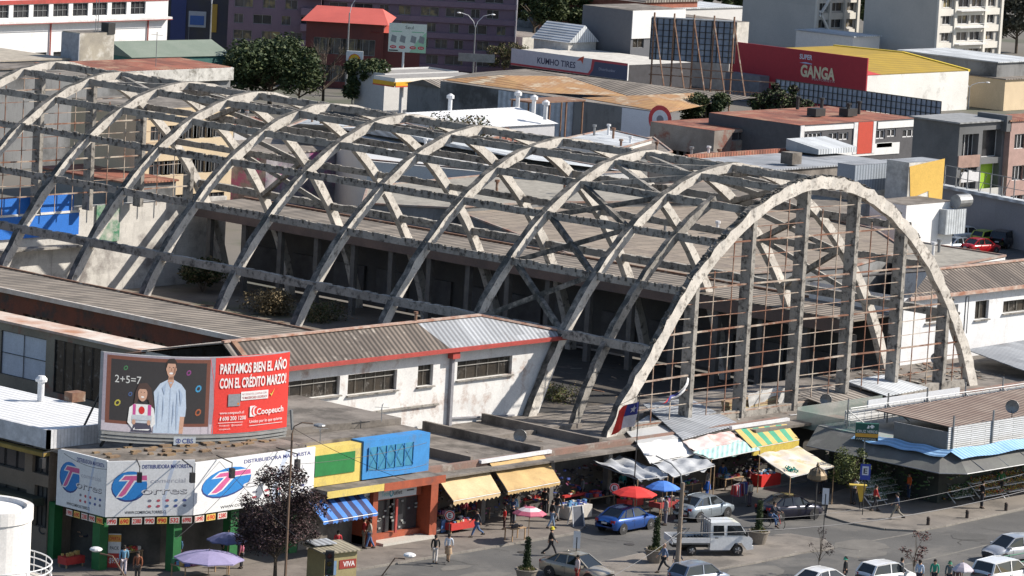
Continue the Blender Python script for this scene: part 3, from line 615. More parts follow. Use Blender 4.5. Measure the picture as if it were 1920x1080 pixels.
# man
B.poly([(3.75, 0.03), (3.85, 1.4), (3.7, 2.35), (4.15, 2.85), (4.75, 3.1), (5.15, 3.1), (5.75, 2.85), (6.1, 2.5), (6.2, 1.5), (6.15, 1.0), (5.75, 1.0), (5.7, 0.03)], SH)
B.poly([(5.7, .03), (5.75, 1.0), (6.1, 1.0), (6.0, .03)], SK); B.poly([(4.7, 2.95), (5.2, 2.95), (5.1, 3.35), (4.8, 3.35)], SK); B.poly([(4.72, 3.02), (4.95, 2.6), (5.2, 3.02), (4.95, 2.85)], SK)
B.ell(4.95, 3.7, .36, .5, SK); B.poly([(4.57, 3.75), (4.55, 4.05), (4.75, 4.27), (5.15, 4.3), (5.38, 4.05), (5.34, 3.75), (5.25, 4.0), (4.68, 4.0)], HR)
B.ell(4.82, 3.78, .05, .025, HR, 0, 8); B.ell(5.09, 3.78, .05, .025, HR, 0, 8); B.ell(4.95, 3.45, .15, .06, WP, 0, 8); B.ell(4.6, 3.68, .05, .1, SK, 0, 8); B.ell(5.3, 3.68, .05, .1, SK, 0, 8); B.poly([(4.93, 3.75), (4.98, 3.75), (5.0, 3.58), (4.91, 3.58)], paint(.38, .2, .13))
for q in (((4.0, .2), (4.1, 1.6), (4.05, 2.4), (3.95, 1.5)), ((5.5, .1), (5.6, 1.4), (5.45, 2.5), (5.42, 1.4)), ((4.4, .6), (4.5, 1.5), (4.42, 2.2)), ((5.15, .4), (5.3, 1.2), (5.2, 2.0)), ((4.6, 2.9), (4.3, 2.6), (4.5, 2.2)), ((5.6, 2.6), (5.9, 2.2), (5.75, 1.6))): B.poly(list(q), paint(.36, .46, .62))
B.poly([(5.1, 3.35), (5.25, 3.5), (5.3, 3.9), (5.18, 3.75)], paint(.34, .18, .12)); B.poly([(4.78, 3.12), (5.12, 3.12), (5.08, 3.28), (4.85, 3.25)], paint(.32, .17, .11))
B.poly([(4.94, .1), (4.97, .1), (4.97, 2.6), (4.94, 2.6)], paint(.35, .44, .58))
# girl
B.poly([(2.25, 1.3), (2.35, 2.3), (2.6, 2.78), (3.15, 2.85), (3.5, 2.55), (3.75, 1.5), (3.6, 1.2), (3.3, 1.9), (2.6, 1.9)], paint(.07, .04, .035))
B.poly([(1.85, .55), (1.95, 1.4), (2.3, 1.62), (3.4, 1.62), (3.75, 1.4), (3.9, .55), (3.4, .15), (2.3, .15)], WP); B.poly([(2.15, .05), (2.3, .55), (3.5, .55), (3.7, .05)], paint(.06, .06, .1))
B.rect(2.2, .95, 2.42, 1.6, paint(.55, .08, .3)); B.rect(3.3, .95, 3.55, 1.6, paint(.55, .08, .3)); B.ell(2.88, 2.22, .34, .44, SK)
B.poly([(2.52, 2.3), (2.6, 2.68), (3.15, 2.7), (3.25, 2.3), (3.1, 2.48), (2.65, 2.48)], paint(.07, .04, .035)); B.ell(2.77, 2.3, .035, .022, HR, 0, 8); B.ell(3.0, 2.3, .035, .022, HR, 0, 8); B.ell(2.88, 2.03, .12, .05, WP, 0, 8)
B.ell(2.85, 1.28, .22, .22, paint(.6, .02, .02)); B.rect(2.15, .55, 3.6, 1.0, paint(.5, .55, .62)); B.rect(2.15, .68, 3.6, .72, paint(.25, .28, .33)); B.ell(2.3, .6, .14, .16, SK, 0, 8); B.ell(3.4, .6, .14, .16, SK, 0, 8)
# slogan
B.text('PARTAMOS BIEN EL AÑO', 8.75, 3.45, .55, WP, 5.75, .03); B.text('CON EL CRÉDITO MARZO!', 8.75, 2.62, .55, WP, 5.75, .03)
B.rect(9.5, 1.55, 10.5, 2.25, paint(.25, .27, .3)); B.ell(10.35, 1.68, .09, .07, paint(.6, .2, .05), 0, 10); B.rect(10.55, 1.85, 12.9, 2.35, WP); B.text('NO TODAS TUS COMPRAS CON', 10.65, 2.15, .11, paint(.6, .3, .3), 2.1); B.text('TU MASTERCARD COOPEUCH', 10.65, 1.93, .13, paint(.45, .08, .08), 2.15, .01)
B.poly([(13.05, 2.15), (13.2, 1.95), (13.5, 2.4), (13.2, 2.08)], paint(.7, .6, .1))
B.text('www.coopeuch.cl', 8.85, 1.12, .15, WP, 2.0, .01); B.text('600 200 1200', 9.1, .76, .22, WP, 1.95, .015); B.poly([(8.85, .78), (8.95, .74), (9.0, .95), (8.93, 1.0)], WP)
B.rect(8.75, .6, 10.8, .63, WP); B.text('f/coopeuch   @coopeuch', 8.85, .42, .1, WP, 1.9); B.text('coopeuch', 8.85, .22, .1, WP, .9)
B.poly([(11.4, .95), (11.75, 1.45), (11.4, 1.45)], WP); B.rect(11.35, .88, 11.8, 1.5, WP); B.ell(11.72, 1.19, .24, .26, RED, 0, 14); B.ell(11.85, 1.19, .24, .26, WP, 0, 14); B.ell(11.93, 1.19, .2, .22, RED, 0, 14)
B.text('Coopeuch', 11.95, .98, .34, WP, 2.4, .02); B.text('Unidos por lo que quieres', 11.35, .52, .17, WP, 2.9, .008); B.rect(11.35, .34, 14.3, .37, WP)
B.build(tb, 'poster'); B2 = Board(lambda x, y, o: bf(x, y, o+.18), BW, BH)
B2.rect(5.2, -.6, 6.9, -.12, paint(.4, .45, .5)); B2.text('CBS', 5.85, -.48, .26, NAVY, .85, .02); B2.ell(5.55, -.36, .2, .14, NAVY, 0, 16); B2.ell(5.55, -.36, .15, .08, paint(.4, .45, .5), 0, 12); B2.ell(5.55, -.36, .07, .07, NAVY, 0, 10); B2.build(tb, 'maker_plate')
# ---------------- yellow and blue fronted building ----------------
t = thing('painted_front_building', 'building with yellow, green and blue painted upper front over small shops', 'shop', (-25, 0, 0))
YEL = mat('faded_yellow_paint', (.68, .53, .14), .7, amt=.25, stain=(.45, .36, .16), stain_amt=.2, stain_scale=.7, streak=.3); BLU = mat('faded_blue_paint', (.04, .25, .6), .7, amt=.25, stain=(.08, .2, .4), stain_amt=.2, stain_scale=.7, streak=.3); ORA = mat('orange_shopfront', (.36, .08, .035), .7, amt=.4, stain=(.2, .06, .04), stain_amt=.25, stain_scale=.6, streak=.3)
MB().box(-29.6, -25.72, -3.9, -3, 3.95, 6.15).build('yellow_front', YEL, t); MB().box(-29.5, -26.3, -3.95, -3.9, 4.55, 5.75).build('green_panel', mat('green_panel', (.015, .2, .05), .6, amt=.3), t)
MB().box(-25.7, -20.2, -4.0, -3, 4.0, 6.25).build('blue_front', BLU, t)
mb = MB(); mb.box(-25.3, -21.6, -4.03, -4.0, 4.5, 5.85); mb.build('mesh_panel', mat('blue_mesh', (.03, .2, .34), .6, col2=(.05, .26, .42), scale=2), t)
mb = MB()
for i in range(6): x = -25.3+i*.74; mb.bar((x, -4.06, 4.5), (x, -4.06, 5.85), .04)
for i in range(4): x = -25.3+i*.93; mb.bar((x, -4.07, 5.85), (x+.93, -4.07, 4.6), .02); mb.bar((x, -4.08, 4.6), (x+.93, -4.08, 5.85), .02)
mb.build('lattice', BLU, t)
MB().box(-29.65, -20.2, -3, 7.2, 0, 6.35).build('wall', SLAB, t); MB().box(-29.6, -20.15, -5.1, -3.9, 3.7, 3.92).build('canopy', SLAB, t)
MB().box(-29.6, -25.0, -5.14, -5.1, 3.5, 3.9).build('canopy_edge', YEL, t); MB().box(-25.0, -19.9, -5.15, -5.1, 3.45, 3.9).build('canopy_edge', ORA, t)
MB().box(-25.3, -24.9, -4.6, -3, .12, 3.6).box(-20.5, -19.9, -4.6, -3, .12, 3.6).box(-25.3, -20, -3.9, -3.01, .12, .6).box(-24.8, -20.6, -3.9, -3.02, 2.6, 3.6).build('shopfront', ORA, t)
MB().box(-22.85, -22.7, -4.1, -4.0, .6, 2.6).build('post', REDT, t); MB().box(-24.8, -22.9, -3.6, -3.5, .6, 2.6).box(-22.6, -20.6, -3.6, -3.5, .6, 2.6).build('shop_window', GLASS, t)
MB().box(-24.6, -20.2, -4.9, -3.9, .1, .28).build('step', paint(.5, .48, .44), t)
a = PV(683, 935, -4.3); b = PV(781, 917, -4.3); tt = thing('shop_sign', 'grey shop sign reading Outlet above the orange shop window', 'sign', (a.x, -4.3, a.z)); w = b.x-a.x; z0 = 2.75
MB().box(a.x, b.x, -4.3, -4.2, z0, z0+.62).build('panel', paint(.5, .52, .55), tt); bd = Board.flat((a.x, -4.305, z0), (1, 0, 0), (0, 0, 1), w, .62)
bd.text('OBLUE', .1, .2, .16, BK, .8, .03); bd.text('Tecn', 1.4, .18, .26, paint(.1, .4, .42), .6); bd.ell(2.22, .31, .17, .22, paint(.03, .25, .35)); bd.ell(2.22, .31, .09, .13, paint(.5, .52, .55)); bd.text('utlet', 2.42, .18, .26, BK, .7, .01); bd.rect(3.5, .3, 4.1, .38, BK); bd.build(tt, 'lettering')
# shop goods seen through the window
mb = MB()
for i in range(26): x = random.uniform(-24.6, -20.8); z = random.uniform(.7, 2.3); mb.box(x, x+.18, -3.66, -3.61, z, z+.1)
mb.build('display_goods', mat('display_goods', (.4, .4, .38), .6, col2=(.1, .14, .16), scale=3), t)['kind'] = 'stuff'
# ---------------- sheets, awnings ----------------
def sheet(px, zs, wr=.05, sag=.15, n=12, m2=12, seed=1):
    """sagging cloth or tin between four pixel corners at given heights: back-left, back-right, front-right, front-left"""
    P = [G(x, y, z) for (x, y), z in zip(px, zs)]; rnd = random.Random(seed); ph = [rnd.uniform(0, 6) for _ in range(4)]
    def f(a, b):
        p = P[0].lerp(P[1], a).lerp(P[3].lerp(P[2], a), b)
        return p+V3(0, 0, wr*(math.sin(a*17+ph[0]+b*3)+.7*math.sin(b*13+a*9+ph[1])+.5*math.sin(a*31-b*7+ph[2]))-sag*4*a*(1-a)*(.3+b*.7)*.5)
    return f, P
def canopy(name, label, cat, px, zs, m, wr=.04, sag=.1, posts=True, stripes=None, mats=None, group=None, val=0, scal=0, n=16, thick=.02, valm=None, frame=True, part='cloth'):
    f, P = sheet(px, zs, wr, sag, seed=len(label)); c = (P[2]+P[3])/2
    t = thing(name, label, cat, (c.x, c.y, 0), 0, group)
    mb = MB(); mm = (lambda i, j: (i*stripes//n) % 2) if stripes else (lambda i, j: 0)
    mb.grid(f, n, 10, mm); mb.grid(lambda a, b: f(a, b)-V3(0, 0, thick), n, 10, mm); mb.build(part, mats or m, t, smooth=True)
    if val:
        mb = MB(); k = n*2
        for i in range(k):
            a, b = i/k, (i+1)/k; pa, pb = f(a, 1), f(b, 1); dz = lambda q: val*(1 if not scal else (1-.35*abs(math.cos(q*scal*math.pi))))
            o = V3(0, -.02, 0); mb.poly([pa+o, pb+o, pb+o-V3(0, 0, dz(b)), pa+o-V3(0, 0, dz(a))], (i*stripes//k) % 2 if stripes else 0)
        mb.build('valance', valm or mats or m, t)
    if frame:
        fr = MB(); fr.tube([P[3]-V3(0, 0, .06), P[2]-V3(0, 0, .06)], .035); fr.tube([P[0]-V3(0, 0, .06), P[3]-V3(0, 0, .06)], .025); fr.tube([P[1]-V3(0, 0, .06), P[2]-V3(0, 0, .06)], .025)
        fr.build('frame', STEEL, t)
    if posts:
        for q in (P[2], P[3]): MB().tube([(q.x, q.y, .1), (q.x, q.y, q.z-.03)], .035).build('post', WOOD, t)
    return t
OCH = mat('ochre_canvas', (.52, .36, .16), .8, col2=(.4, .27, .12), scale=.6, stain=(.3, .2, .1), stain_amt=.3, stain_scale=.5)
OCHP = mat('faded_ochre_canvas', (.6, .46, .27), .8, col2=(.5, .36, .2), scale=.5, stain=(.42, .3, .16), stain_amt=.3, stain_scale=.5)
canopy('shop_awning', 'faded ochre canvas awning with scalloped edge, left and lower of the pair', 'awning', [(815, 890), (912, 877), (938, 922), (850, 938)], [3.45, 3.45, 2.45, 2.45], OCHP, .015, .03, posts=False, val=.35, scal=11, n=22, group='ochre awnings')
canopy('shop_awning', 'darker ochre canvas awning with fringed edge beside the flag pole stalls', 'awning', [(918, 868), (1020, 853), (1050, 902), (952, 920)], [3.6, 3.6, 2.5, 2.5], OCH, .015, .03, posts=False, val=.3, scal=17, n=22, group='ochre awnings')
SB, SD = paint(.07, .22, .62), paint(.04, .045, .12)
canopy('shop_awning', 'blue striped awning with white scalloped trim beside the orange shop', 'awning', [(578, 941), (678, 924), (708, 960), (606, 977)], [3.3, 3.3, 2.6, 2.6], SB, .01, .02, posts=False, val=.28, scal=14, stripes=11, mats=[SB, SD], n=22)
GY1, GY2 = paint(.08, .36, .22), paint(.6, .45, .16)
canopy('market_awning', 'green and yellow striped awning with yellow fringe over a market stall', 'awning', [(1378, 806), (1475, 795), (1498, 823), (1410, 839)], [3.7, 3.7, 3.0, 3.0], GY1, .01, .02, posts=False, stripes=9, mats=[GY2, GY1], n=27, val=.55, valm=mat('yellow_fringe', (.6, .46, .08), .8, amt=.4, scale=3))
TARP = mat('grey_tarpaulin', (.42, .44, .47), .75, col2=(.33, .35, .38), scale=1.2, stain=(.2, .2, .22), stain_amt=.25, stain_scale=.9)
WT = mat('white_tarpaulin', (.78, .78, .77), .6, col2=(.68, .68, .68), scale=1)
canopy('market_tarpaulin', 'crumpled grey tarpaulin over the stalls left of the flag pole foot', 'tarpaulin', [(1112, 866), (1172, 853), (1252, 892), (1196, 898)], [2.9, 2.9, 2.7, 2.6], TARP, .09, .25)
canopy('market_tarpaulin', 'pointed wrinkled grey tarpaulin under the bright white sheet', 'tarpaulin', [(1218, 867), (1302, 853), (1340, 872), (1262, 893)], [3.0, 3.0, 2.7, 2.6], TARP, .09, .25)
canopy('market_tarpaulin', 'bright smooth white sheet hanging below the grey tin roof', 'tarpaulin', [(1195, 832), (1276, 818), (1302, 852), (1218, 867)], [3.7, 3.7, 3.05, 3.05], WT, .015, -.05, posts=False)
canopy('market_awning', 'faded red and white striped cloth between white sheet and green awning', 'awning', [(1276, 824), (1370, 808), (1392, 826), (1300, 846)], [3.6, 3.6, 3.3, 3.3], WT, .04, .15, posts=False, stripes=2, mats=[mat('pinkish_cloth', (.66, .58, .57), .8, amt=.2), mat('faded_red_stripe_cloth', (.6, .36, .33), .8, col2=(.68, .62, .6), scale=1.5)], n=18)
canopy('market_awning', 'pale turquoise ribbed plastic sheet over dark stalls', 'awning', [(1300, 848), (1392, 824), (1425, 842), (1334, 860)], [3.3, 3.3, 2.9, 2.9], mat('turquoise_sheet', (.36, .6, .58), .6, col2=(.46, .66, .64), scale=1, corr=.9, corr_w=.3), .03, .15)
canopy('market_awning', 'patched beige and white cloth canopy on a wooden post', 'awning', [(1420, 851), (1497, 838), (1564, 874), (1482, 894)], [3.0, 3.0, 2.55, 2.55], mat('patched_cloth', (.66, .56, .4), .8, col2=(.6, .6, .62), scale=.5, stain=(.5, .42, .2), stain_amt=.35, stain_scale=.6), .04, .15)
def tin(name, label, px, zs, m, th=.06, wall=None, cat='roof', org=None):
    P = [G(x, y, z) for (x, y), z in zip(px, zs)]; c = sum(P, V3(0, 0, 0))/len(P); t = thing(name, label, cat, (c.x, c.y, 0))
    MB().slab(P, th).build('sheet', m, t)
    if wall: w_ = MB(); w_.prism([(p.x*.97+c.x*.03, p.y*.97+c.y*.03) for p in P], wall[0], min(zs)-th-.02); w_.build('wall', wall[1], t)
    return t
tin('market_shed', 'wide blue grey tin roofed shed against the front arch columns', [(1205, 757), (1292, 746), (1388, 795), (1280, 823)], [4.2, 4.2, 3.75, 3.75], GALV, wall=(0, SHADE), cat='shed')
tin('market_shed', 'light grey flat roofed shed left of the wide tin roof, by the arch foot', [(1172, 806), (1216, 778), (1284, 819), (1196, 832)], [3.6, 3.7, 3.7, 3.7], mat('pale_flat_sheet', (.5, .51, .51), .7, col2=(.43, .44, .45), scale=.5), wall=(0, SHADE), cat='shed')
tin('lean_to_roof', 'rusty pale tin lean-to roof with rows of ribs right of the hung white sheet', [(1491, 738), (1583, 718), (1668, 745), (1562, 764)], [4.3, 4.3, 3.9, 3.9], CORG2)
tin('lean_to_roof', 'flat grey tin lean-to roof at the foot of the rightmost gable columns', [(1586, 714), (1655, 702), (1742, 727), (1662, 742)], [4.6, 4.6, 4.2, 4.2], GALVP)
# long concrete roof over the street shops
t = thing('street_shop_row', 'long low row of dark street shops under a flat cracked concrete roof', 'shop', (-3, 2, 0))
RB = mat('reddish_beam', (.25, .15, .12), .92, col2=(.17, .13, .11), scale=.9, stain=(.3, .27, .24), stain_amt=.3, stain_scale=.9)
mb = MB(); mb.prism([(-20.1, -3.3), (14.5, -3.3), (32, -3.3), (40, -3.0), (60, -3.0), (60, 8), (-20.1, 8)], 3.3, 3.45); mb.build('roof', SLAB, t)
MB().box(-20.1, 14.0, -2.75, -2.35, 3.44, 3.8).build('edge_beam', RB, t); MB().box(32, 60, -2.75, -2.2, 3.44, 3.8).build('edge_beam', RB, t)
MB().prism([(-20.1, -4.1), (-.5, -3.9), (-.5, -3.3), (-20.1, -3.3)], 3.38, 3.5).build('eave_slab', SLAB, t); MB().prism([(9.5, -4.4), (19, -4.6), (19, -3.3), (9.5, -3.3)], 3.5, 3.66).build('eave_slab', SLAB, t)
mb = MB()
for a, b, w in (((-18.9, -2.4), (-15.5, 2.8), 1.1), ((-8.2, -2.0), (-14.0, 7.2), .35)): pass
for x in (-14.8, -8.6, -3.2): MB().box(x, x+.25, -2.3, 7.7, 3.44, 4.0).build('upstand', SLAB, t)
MB().box(-8.3, -3.3, 2.9, 3.15, 3.44, 3.7).build('upstand', SLAB, t); MB().box(-2.9, 1, 2.9, 3.15, 3.44, 3.75).build('upstand', SLAB, t)
MB().bar(G(900, 866, 3.75), G(1032, 846, 3.75), .25, .2).build('awning_housing', WMET, t)
MB().bar(G(1370, 802, 3.8), G(1478, 786, 3.8), .25, .2).build('awning_housing', WMET, t)
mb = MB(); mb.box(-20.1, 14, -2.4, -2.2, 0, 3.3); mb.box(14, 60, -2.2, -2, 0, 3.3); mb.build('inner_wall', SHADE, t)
for x in (-14.9, -8.9, -3.6, 1.5, 7, 12.5, 18, 24): MB().box(x, x+.35, -3.5, -3.1, 0, 3.3).build('pillar', mat('dark_concrete', (.16, .15, .14), .9), t)
# debris on hall floor and right roof, plus a patch of painted floor shade
def scatter(name, label, cat, fn, n, mats, s0=.1, s1=.5, flat=.3, seed=3, kind='stuff', longf=3):
    rnd = random.Random(seed); mb = MB()
    for i in range(n):
        p = fn(rnd); a = rnd.uniform(0, 3.14); L_ = rnd.uniform(s0, s1)*(longf if rnd.random() < .4 else 1); w = rnd.uniform(s0, s1)*.4; d = V3(math.cos(a), math.sin(a), rnd.uniform(-.2, .3)*flat)
        mb.bar(p-d*L_/2, p+d*L_/2, w, w*flat, rnd.randrange(len(mats)))
    o = mb.build(name, mats); o['kind'] = kind; return o
DEB = [mat('charred_debris', (.06, .055, .05), .9), mat('pale_debris', (.4, .36, .3), .9), RUSTB, mat('plank_debris', (.3, .22, .15), .9)]
setting(MB().prism([(1, 9), (40.3, 9), (40.3, 52), (12, 52), (1, 40)], .25, .27), 'painted_shade_patch', mat('floor_shade_colour', (.045, .042, .038), .95, col2=(.03, .028, .026), scale=.3, stain=(.12, .1, .08), stain_amt=.25, stain_scale=.25))  # floor coloured dark here to stand in for shade in the hall
scatter('floor_debris', '', '', lambda r: V3(r.uniform(1, 38), r.uniform(2, 70), .3), 400, DEB, .1, .5)
scatter('roof_debris', '', '', lambda r: V3(r.uniform(31, 44), r.uniform(1.2, 7.5), 3.5), 160, DEB+[CONC], .15, .55)
scatter('roof_debris', '', '', lambda r: V3(r.uniform(12, 34), r.uniform(-1.8, 1.2), 3.5), 70, DEB+[WMET], .1, .35)
scatter('roof_debris', '', '', lambda r: V3(r.uniform(-19, 1), r.uniform(-2, 7), 3.48), 40, DEB[1:2]+DEB[3:], .05, .16)
scatter('litter', '', '', lambda r: (lambda p: V3(p.x, p.y, .16))(G(r.uniform(100, 1900), r.uniform(985, 1075), .15)) , 110, [mat('pale_litter', (.5, .48, .44), .9), DEB[0], DEB[3]], .03, .09, flat=.15, seed=12)
hs = canopy('hung_sheet', 'creased bright white sheet hung low between two gable columns', 'sheet', [(1402, 737), (1486, 722), (1484, 752), (1405, 765)], [4.9, 4.9, 3.75, 3.75], WT, .05, 0, posts=False, frame=False)
pl_ = thing('plank_stack', 'stack of pale yellow planks at the foot of the gable columns', 'planks', (18, 1, 3.45))
for k in range(6):
    a = G(1330, 768-k*3.0+6, 3.55+0*k); mb = MB(); mb.box(13.2+random.uniform(-.1, .1), 18.3+random.uniform(-.2, .2), .9, 1.6, 3.46+k*.15, 3.58+k*.15); mb.build('plank_layer', WOOD if k % 2 else mat('yellow_wood', (.5, .4, .22), .8, amt=.3, scale=3), pl_)
# ---------------- right corner market ----------------
AWG = mat('dark_grey_awning', (.13, .135, .125), .75, col2=(.1, .1, .1), scale=.7, stain=(.2, .2, .19), stain_amt=.2)
t = thing('flower_market_building', 'corner market hall with dark skirt awnings, white slatted rooftop fences and flower displays', 'market', (20, -10, 0))
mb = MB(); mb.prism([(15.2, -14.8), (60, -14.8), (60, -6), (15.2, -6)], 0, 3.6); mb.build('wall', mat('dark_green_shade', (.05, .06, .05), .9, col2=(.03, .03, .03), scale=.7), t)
mb = MB(); mb.prism([(14.3, -16.0), (60, -16.0), (60, -5.6), (14.3, -5.6)], 3.6, 3.75); mb.build('roof', mat('market_flat_roof', (.3, .31, .3), .9, stain=(.15, .3, .27), stain_amt=.3), t)
def strip(a, b, c, d, m, name, n=10): f = lambda x, y: Vector(a).lerp(Vector(b), x).lerp(Vector(d).lerp(Vector(c), x), y); m_ = MB().grid(lambda x, y: f(x, y)+V3(0, 0, -.05*math.sin(x*math.pi*n)**2), n*3, 3); m_.build(name, m, t)
strip((14.3, -5.6, 3.72), (14.3, -15.4, 3.72), (12.2, -17.0, 2.75), (12.2, -6.4, 2.75), AWG, 'awning', 3)
strip((14.3, -15.4, 3.72), (15.2, -16.0, 3.72), (13.6, -18.1, 2.75), (12.2, -17.0, 2.75), AWG, 'awning', 1)
strip((15.2, -16.0, 3.72), (60, -16.0, 3.72), (60, -18.1, 2.75), (13.6, -18.1, 2.75), AWG, 'awning', 12)
mb = MB(); mb.tube([(12.2, -6.4, 2.73), (12.2, -17, 2.73), (13.6, -18.1, 2.73), (60, -18.1, 2.73)], .04)
for i in range(9): mb.tube([(15.5+i*2.6, -18.05, 2.76), (15.5+i*2.6, -16, 3.7)], .03)
mb.build('awning_frame', STEEL, t)
SLW = mat('white_slats', (.7, .71, .72), .6, amt=.2, tiles=(3.0, .13, .35, .03, (R(90), 0, 0))); SLW2 = mat('white_slats_side', (.6, .61, .63), .6, amt=.2, tiles=(3.0, .13, .3, .03, (R(90), 0, R(90))))
MB().box(14.6, 60, -15.75, -15.7, 3.75, 5.2).build('slatted_fence', SLW, t); MB().box(14.55, 14.6, -15.7, -11.5, 3.75, 4.9).build('slatted_fence', SLW2, t)
MB().box(14.9, 60, -7.3, -7.25, 4.0, 4.9).build('slatted_fence', SLW, t)
for i in range(10):
    MB().tube([(15+i*4.2, -15.8, 3.75), (15+i*4.2, -15.8, 5.9)], .07).build('fence_post', STEEL, t)
    q = MB().tube([(15+i*4.2, -7.4, 3.75), (15+i*4.2, -7.4, 5.7)], .06); q.tube([(15+i*4.2, -7.5, 4.9), (16.4+i*4.2, -8.2, 3.8)], .04); q.build('fence_post', STEEL, t)
mb = MB()
for i in range(60): mb.tube([(15+i*.75, -7.6, 3.9), (15+i*.75, -7.6, 5.1)], .015, 4)
mb.tube([(15, -7.6, 5.1), (60, -7.6, 5.1)], .03); mb.tube([(15, -7.6, 4.5), (60, -7.6, 4.5)], .02); mb.build('railing', WMET, t)
MB().slab([(17, -15.4, 4.7), (60, -15.4, 4.7), (60, -8.0, 4.9), (17, -8.0, 4.9)], .05).build('slatted_roof', mat('brown_slatted_roof', (.17, .12, .1), .85, col2=(.24, .19, .16), scale=.4, corr=0, corr_w=.5, cc=.25, bump=1), t)
mb = MB(); BS_ = mat('blue_striped_cover', (.3, .5, .75), .6, col2=(.2, .4, .68), scale=.6, corr=0, corr_w=.35)
mb.grid(lambda a, b: V3(14.2+a*46, -16.1-b*1.1, 3.86-b*.4+.05*math.sin(a*60)), 60, 3); mb.grid(lambda a, b: V3(14.3-b*.9, -9-a*7.4, 3.86-b*.35+.05*math.sin(a*20)), 20, 3); mb.build('blue_cover', BS_, t)
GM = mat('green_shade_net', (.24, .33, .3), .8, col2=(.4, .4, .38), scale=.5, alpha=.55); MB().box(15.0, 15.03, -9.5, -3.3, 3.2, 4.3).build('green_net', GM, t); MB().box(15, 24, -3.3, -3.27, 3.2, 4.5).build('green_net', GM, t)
MB().box(20, 30, -5.2, -5.1, 3.6, 4.8).build('white_board', paint(.6, .62, .66), t)
# pharmacy sign on its pole
a = PV(1603, 833, -14); tt = thing('pharmacy_sign', 'green and orange pharmacy sign on a thin post over the dark awning', 'sign', (12.6, -13, 0))
o = V3(11.6, -13.6, 3.55); r_ = V3(.75, -.66, 0).normalized(); o = G(1603, 825, 3.9); p2 = o; w, h = 1.45, 1.1
b = Board.flat(o, r0, (0, 0, 1), w, h); f = b.f
MB().hexa([f(0, 0, -.2), f(w, 0, -.2), f(w, 0, -.01), f(0, 0, -.01), f(0, h, -.2), f(w, h, -.2), f(w, h, -.01), f(0, h, -.01)]).build('cabinet', paint(.03, .16, .12), tt)
b.rect(0, 0, w, h, paint(.015, .09, .07), o=.0); b.rect(0, .22, w, .45, paint(.65, .33, .04)); b.rect(0, 0, w, .2, paint(.02, .03, .03)); b.text('FARMACIAS', .1, .04, .12, paint(.5, .5, .45), 1.2, .01); b.text('CRUZ VERDE', .07, .5, .17, paint(.6, .6, .62), 1.32, .02)
b.rect(.95, .8, 1.1, 1.02, WP); b.rect(.88, .87, 1.17, .95, WP); b.poly([(.7, .78), (.85, .78), (.85, .95), (.78, 1.0)], WP); b.build(tt); MB().tube([(o.x+.5, o.y-.4, 0), (o.x+.5, o.y-.4, 3.95)], .05).build('post', STEEL, tt)
# galvanised lean-to, right edge
tin('lean_to_roof', 'blue grey tin lean-to roof under the windows of the right white block', [(1812, 655), (1930, 636), (2010, 690), (1935, 700)], [4.6, 4.6, 4.1, 4.1], GALV)
# parked things on roofs: dishes
def dish(x, y, z, s, label):
    p = G(x, y, z); t = lthing('satellite_dish', label, 'satellite dish', p, R(-60), 'satellite dishes on the low roofs')
    m_ = MB(); m_.lathe([(.02, 0), (.25*s, .02), (.42*s, .1), (.5*s, .17), (.49*s, .19), (.4*s, .12), (.02, .03)], (0, 0, 0), 14)
    for v in m_.v: v.y, v.z = -v.z, v.y+.55*s+.25
    m_.build('reflector', STEEL, t); MB().tube([(0, 0, 0), (0, .1, .5*s+.2)], .03).tube([(0, 0, .2), (0, -.5*s, .4*s+.2)], .015).build('mast', DARK, t)
dish(975, 838, 3.5, .85, 'grey satellite dish on the flat roof above the ochre awnings'); dish(1548, 768, 3.7, .8, 'small dark satellite dish beside the pale ribbed lean-to roof')
dish(1755, 690, 3.5, .85, 'round dark satellite dish in the roof debris inside the last arch'); dish(1897, 783, 5.0, .9, 'dark satellite dish on the slatted market roof')
# ---------------- background city ----------------
def ab(name, label, cat, P, z1, Rr, Ll, wm, rm, z0=0, ang=0, front=(), side=(), par=0, over=0, gable=None, **kw):
    c = G(P[0], P[1], z1); e1 = Vector((math.cos(ang), math.sin(ang))); e2 = Vector((-e1.y, e1.x)); C2 = Vector((c.x, c.y))
    Lu = onplane(Rr[0], Rr[1], C2, C2+e1)[0] if isinstance(Rr, tuple) else Rr
    Lv = -onplane(Ll[0], Ll[1], C2, C2-e2)[0] if isinstance(Ll, tuple) else Ll
    fp = [C2, C2+e1*Lu, C2+e1*Lu+e2*Lv, C2+e2*Lv]
    fh = front(Lu) if callable(front) else hpx(fp[0], fp[1], front); sh = side(Lv) if callable(side) else hpx(fp[3], fp[0], side)
    t = building(name, label, cat, fp, z1, wm, rm, z0, {0: fh, 3: sh}, par, over=over, **kw); t['_'] = 0; del t['_']
    return t, fp
def hip(t, fp, z1, h, m, over=.5, ridge=.5, name='roof', axis=0, e=0):
    """pitched roof over a 4-corner footprint, ridge along axis 0 (front edge direction) or 1"""
    p = [Vector((q[0], q[1])) for q in fp]; c = sum(p, Vector((0, 0)))/4; p = [c+(q-c)*(1+over/(q-c).length) for q in p]
    if axis: p = p[1:]+p[:1]
    a = (p[0]+p[3])/2; b = (p[1]+p[2])/2; d = (b-a); a = a+d*e; b = b-d*e
    A, B = V3(a.x, a.y, z1+h), V3(b.x, b.y, z1+h); q = [V3(v.x, v.y, z1) for v in p]; mb = MB()
    mb.poly([q[0], q[1], B, A]); mb.poly([q[2], q[3], A, B]); mb.poly([q[1], q[2], B]); mb.poly([q[3], q[0], A]); mb.poly(q[::-1]); mb.build(name, m, t)
GREYW = mat('grey_render', (.22, .225, .23), .9, col2=(.16, .165, .17), scale=.25, stain=(.07, .07, .07), stain_amt=.45, stain_scale=.12, streak=.3)
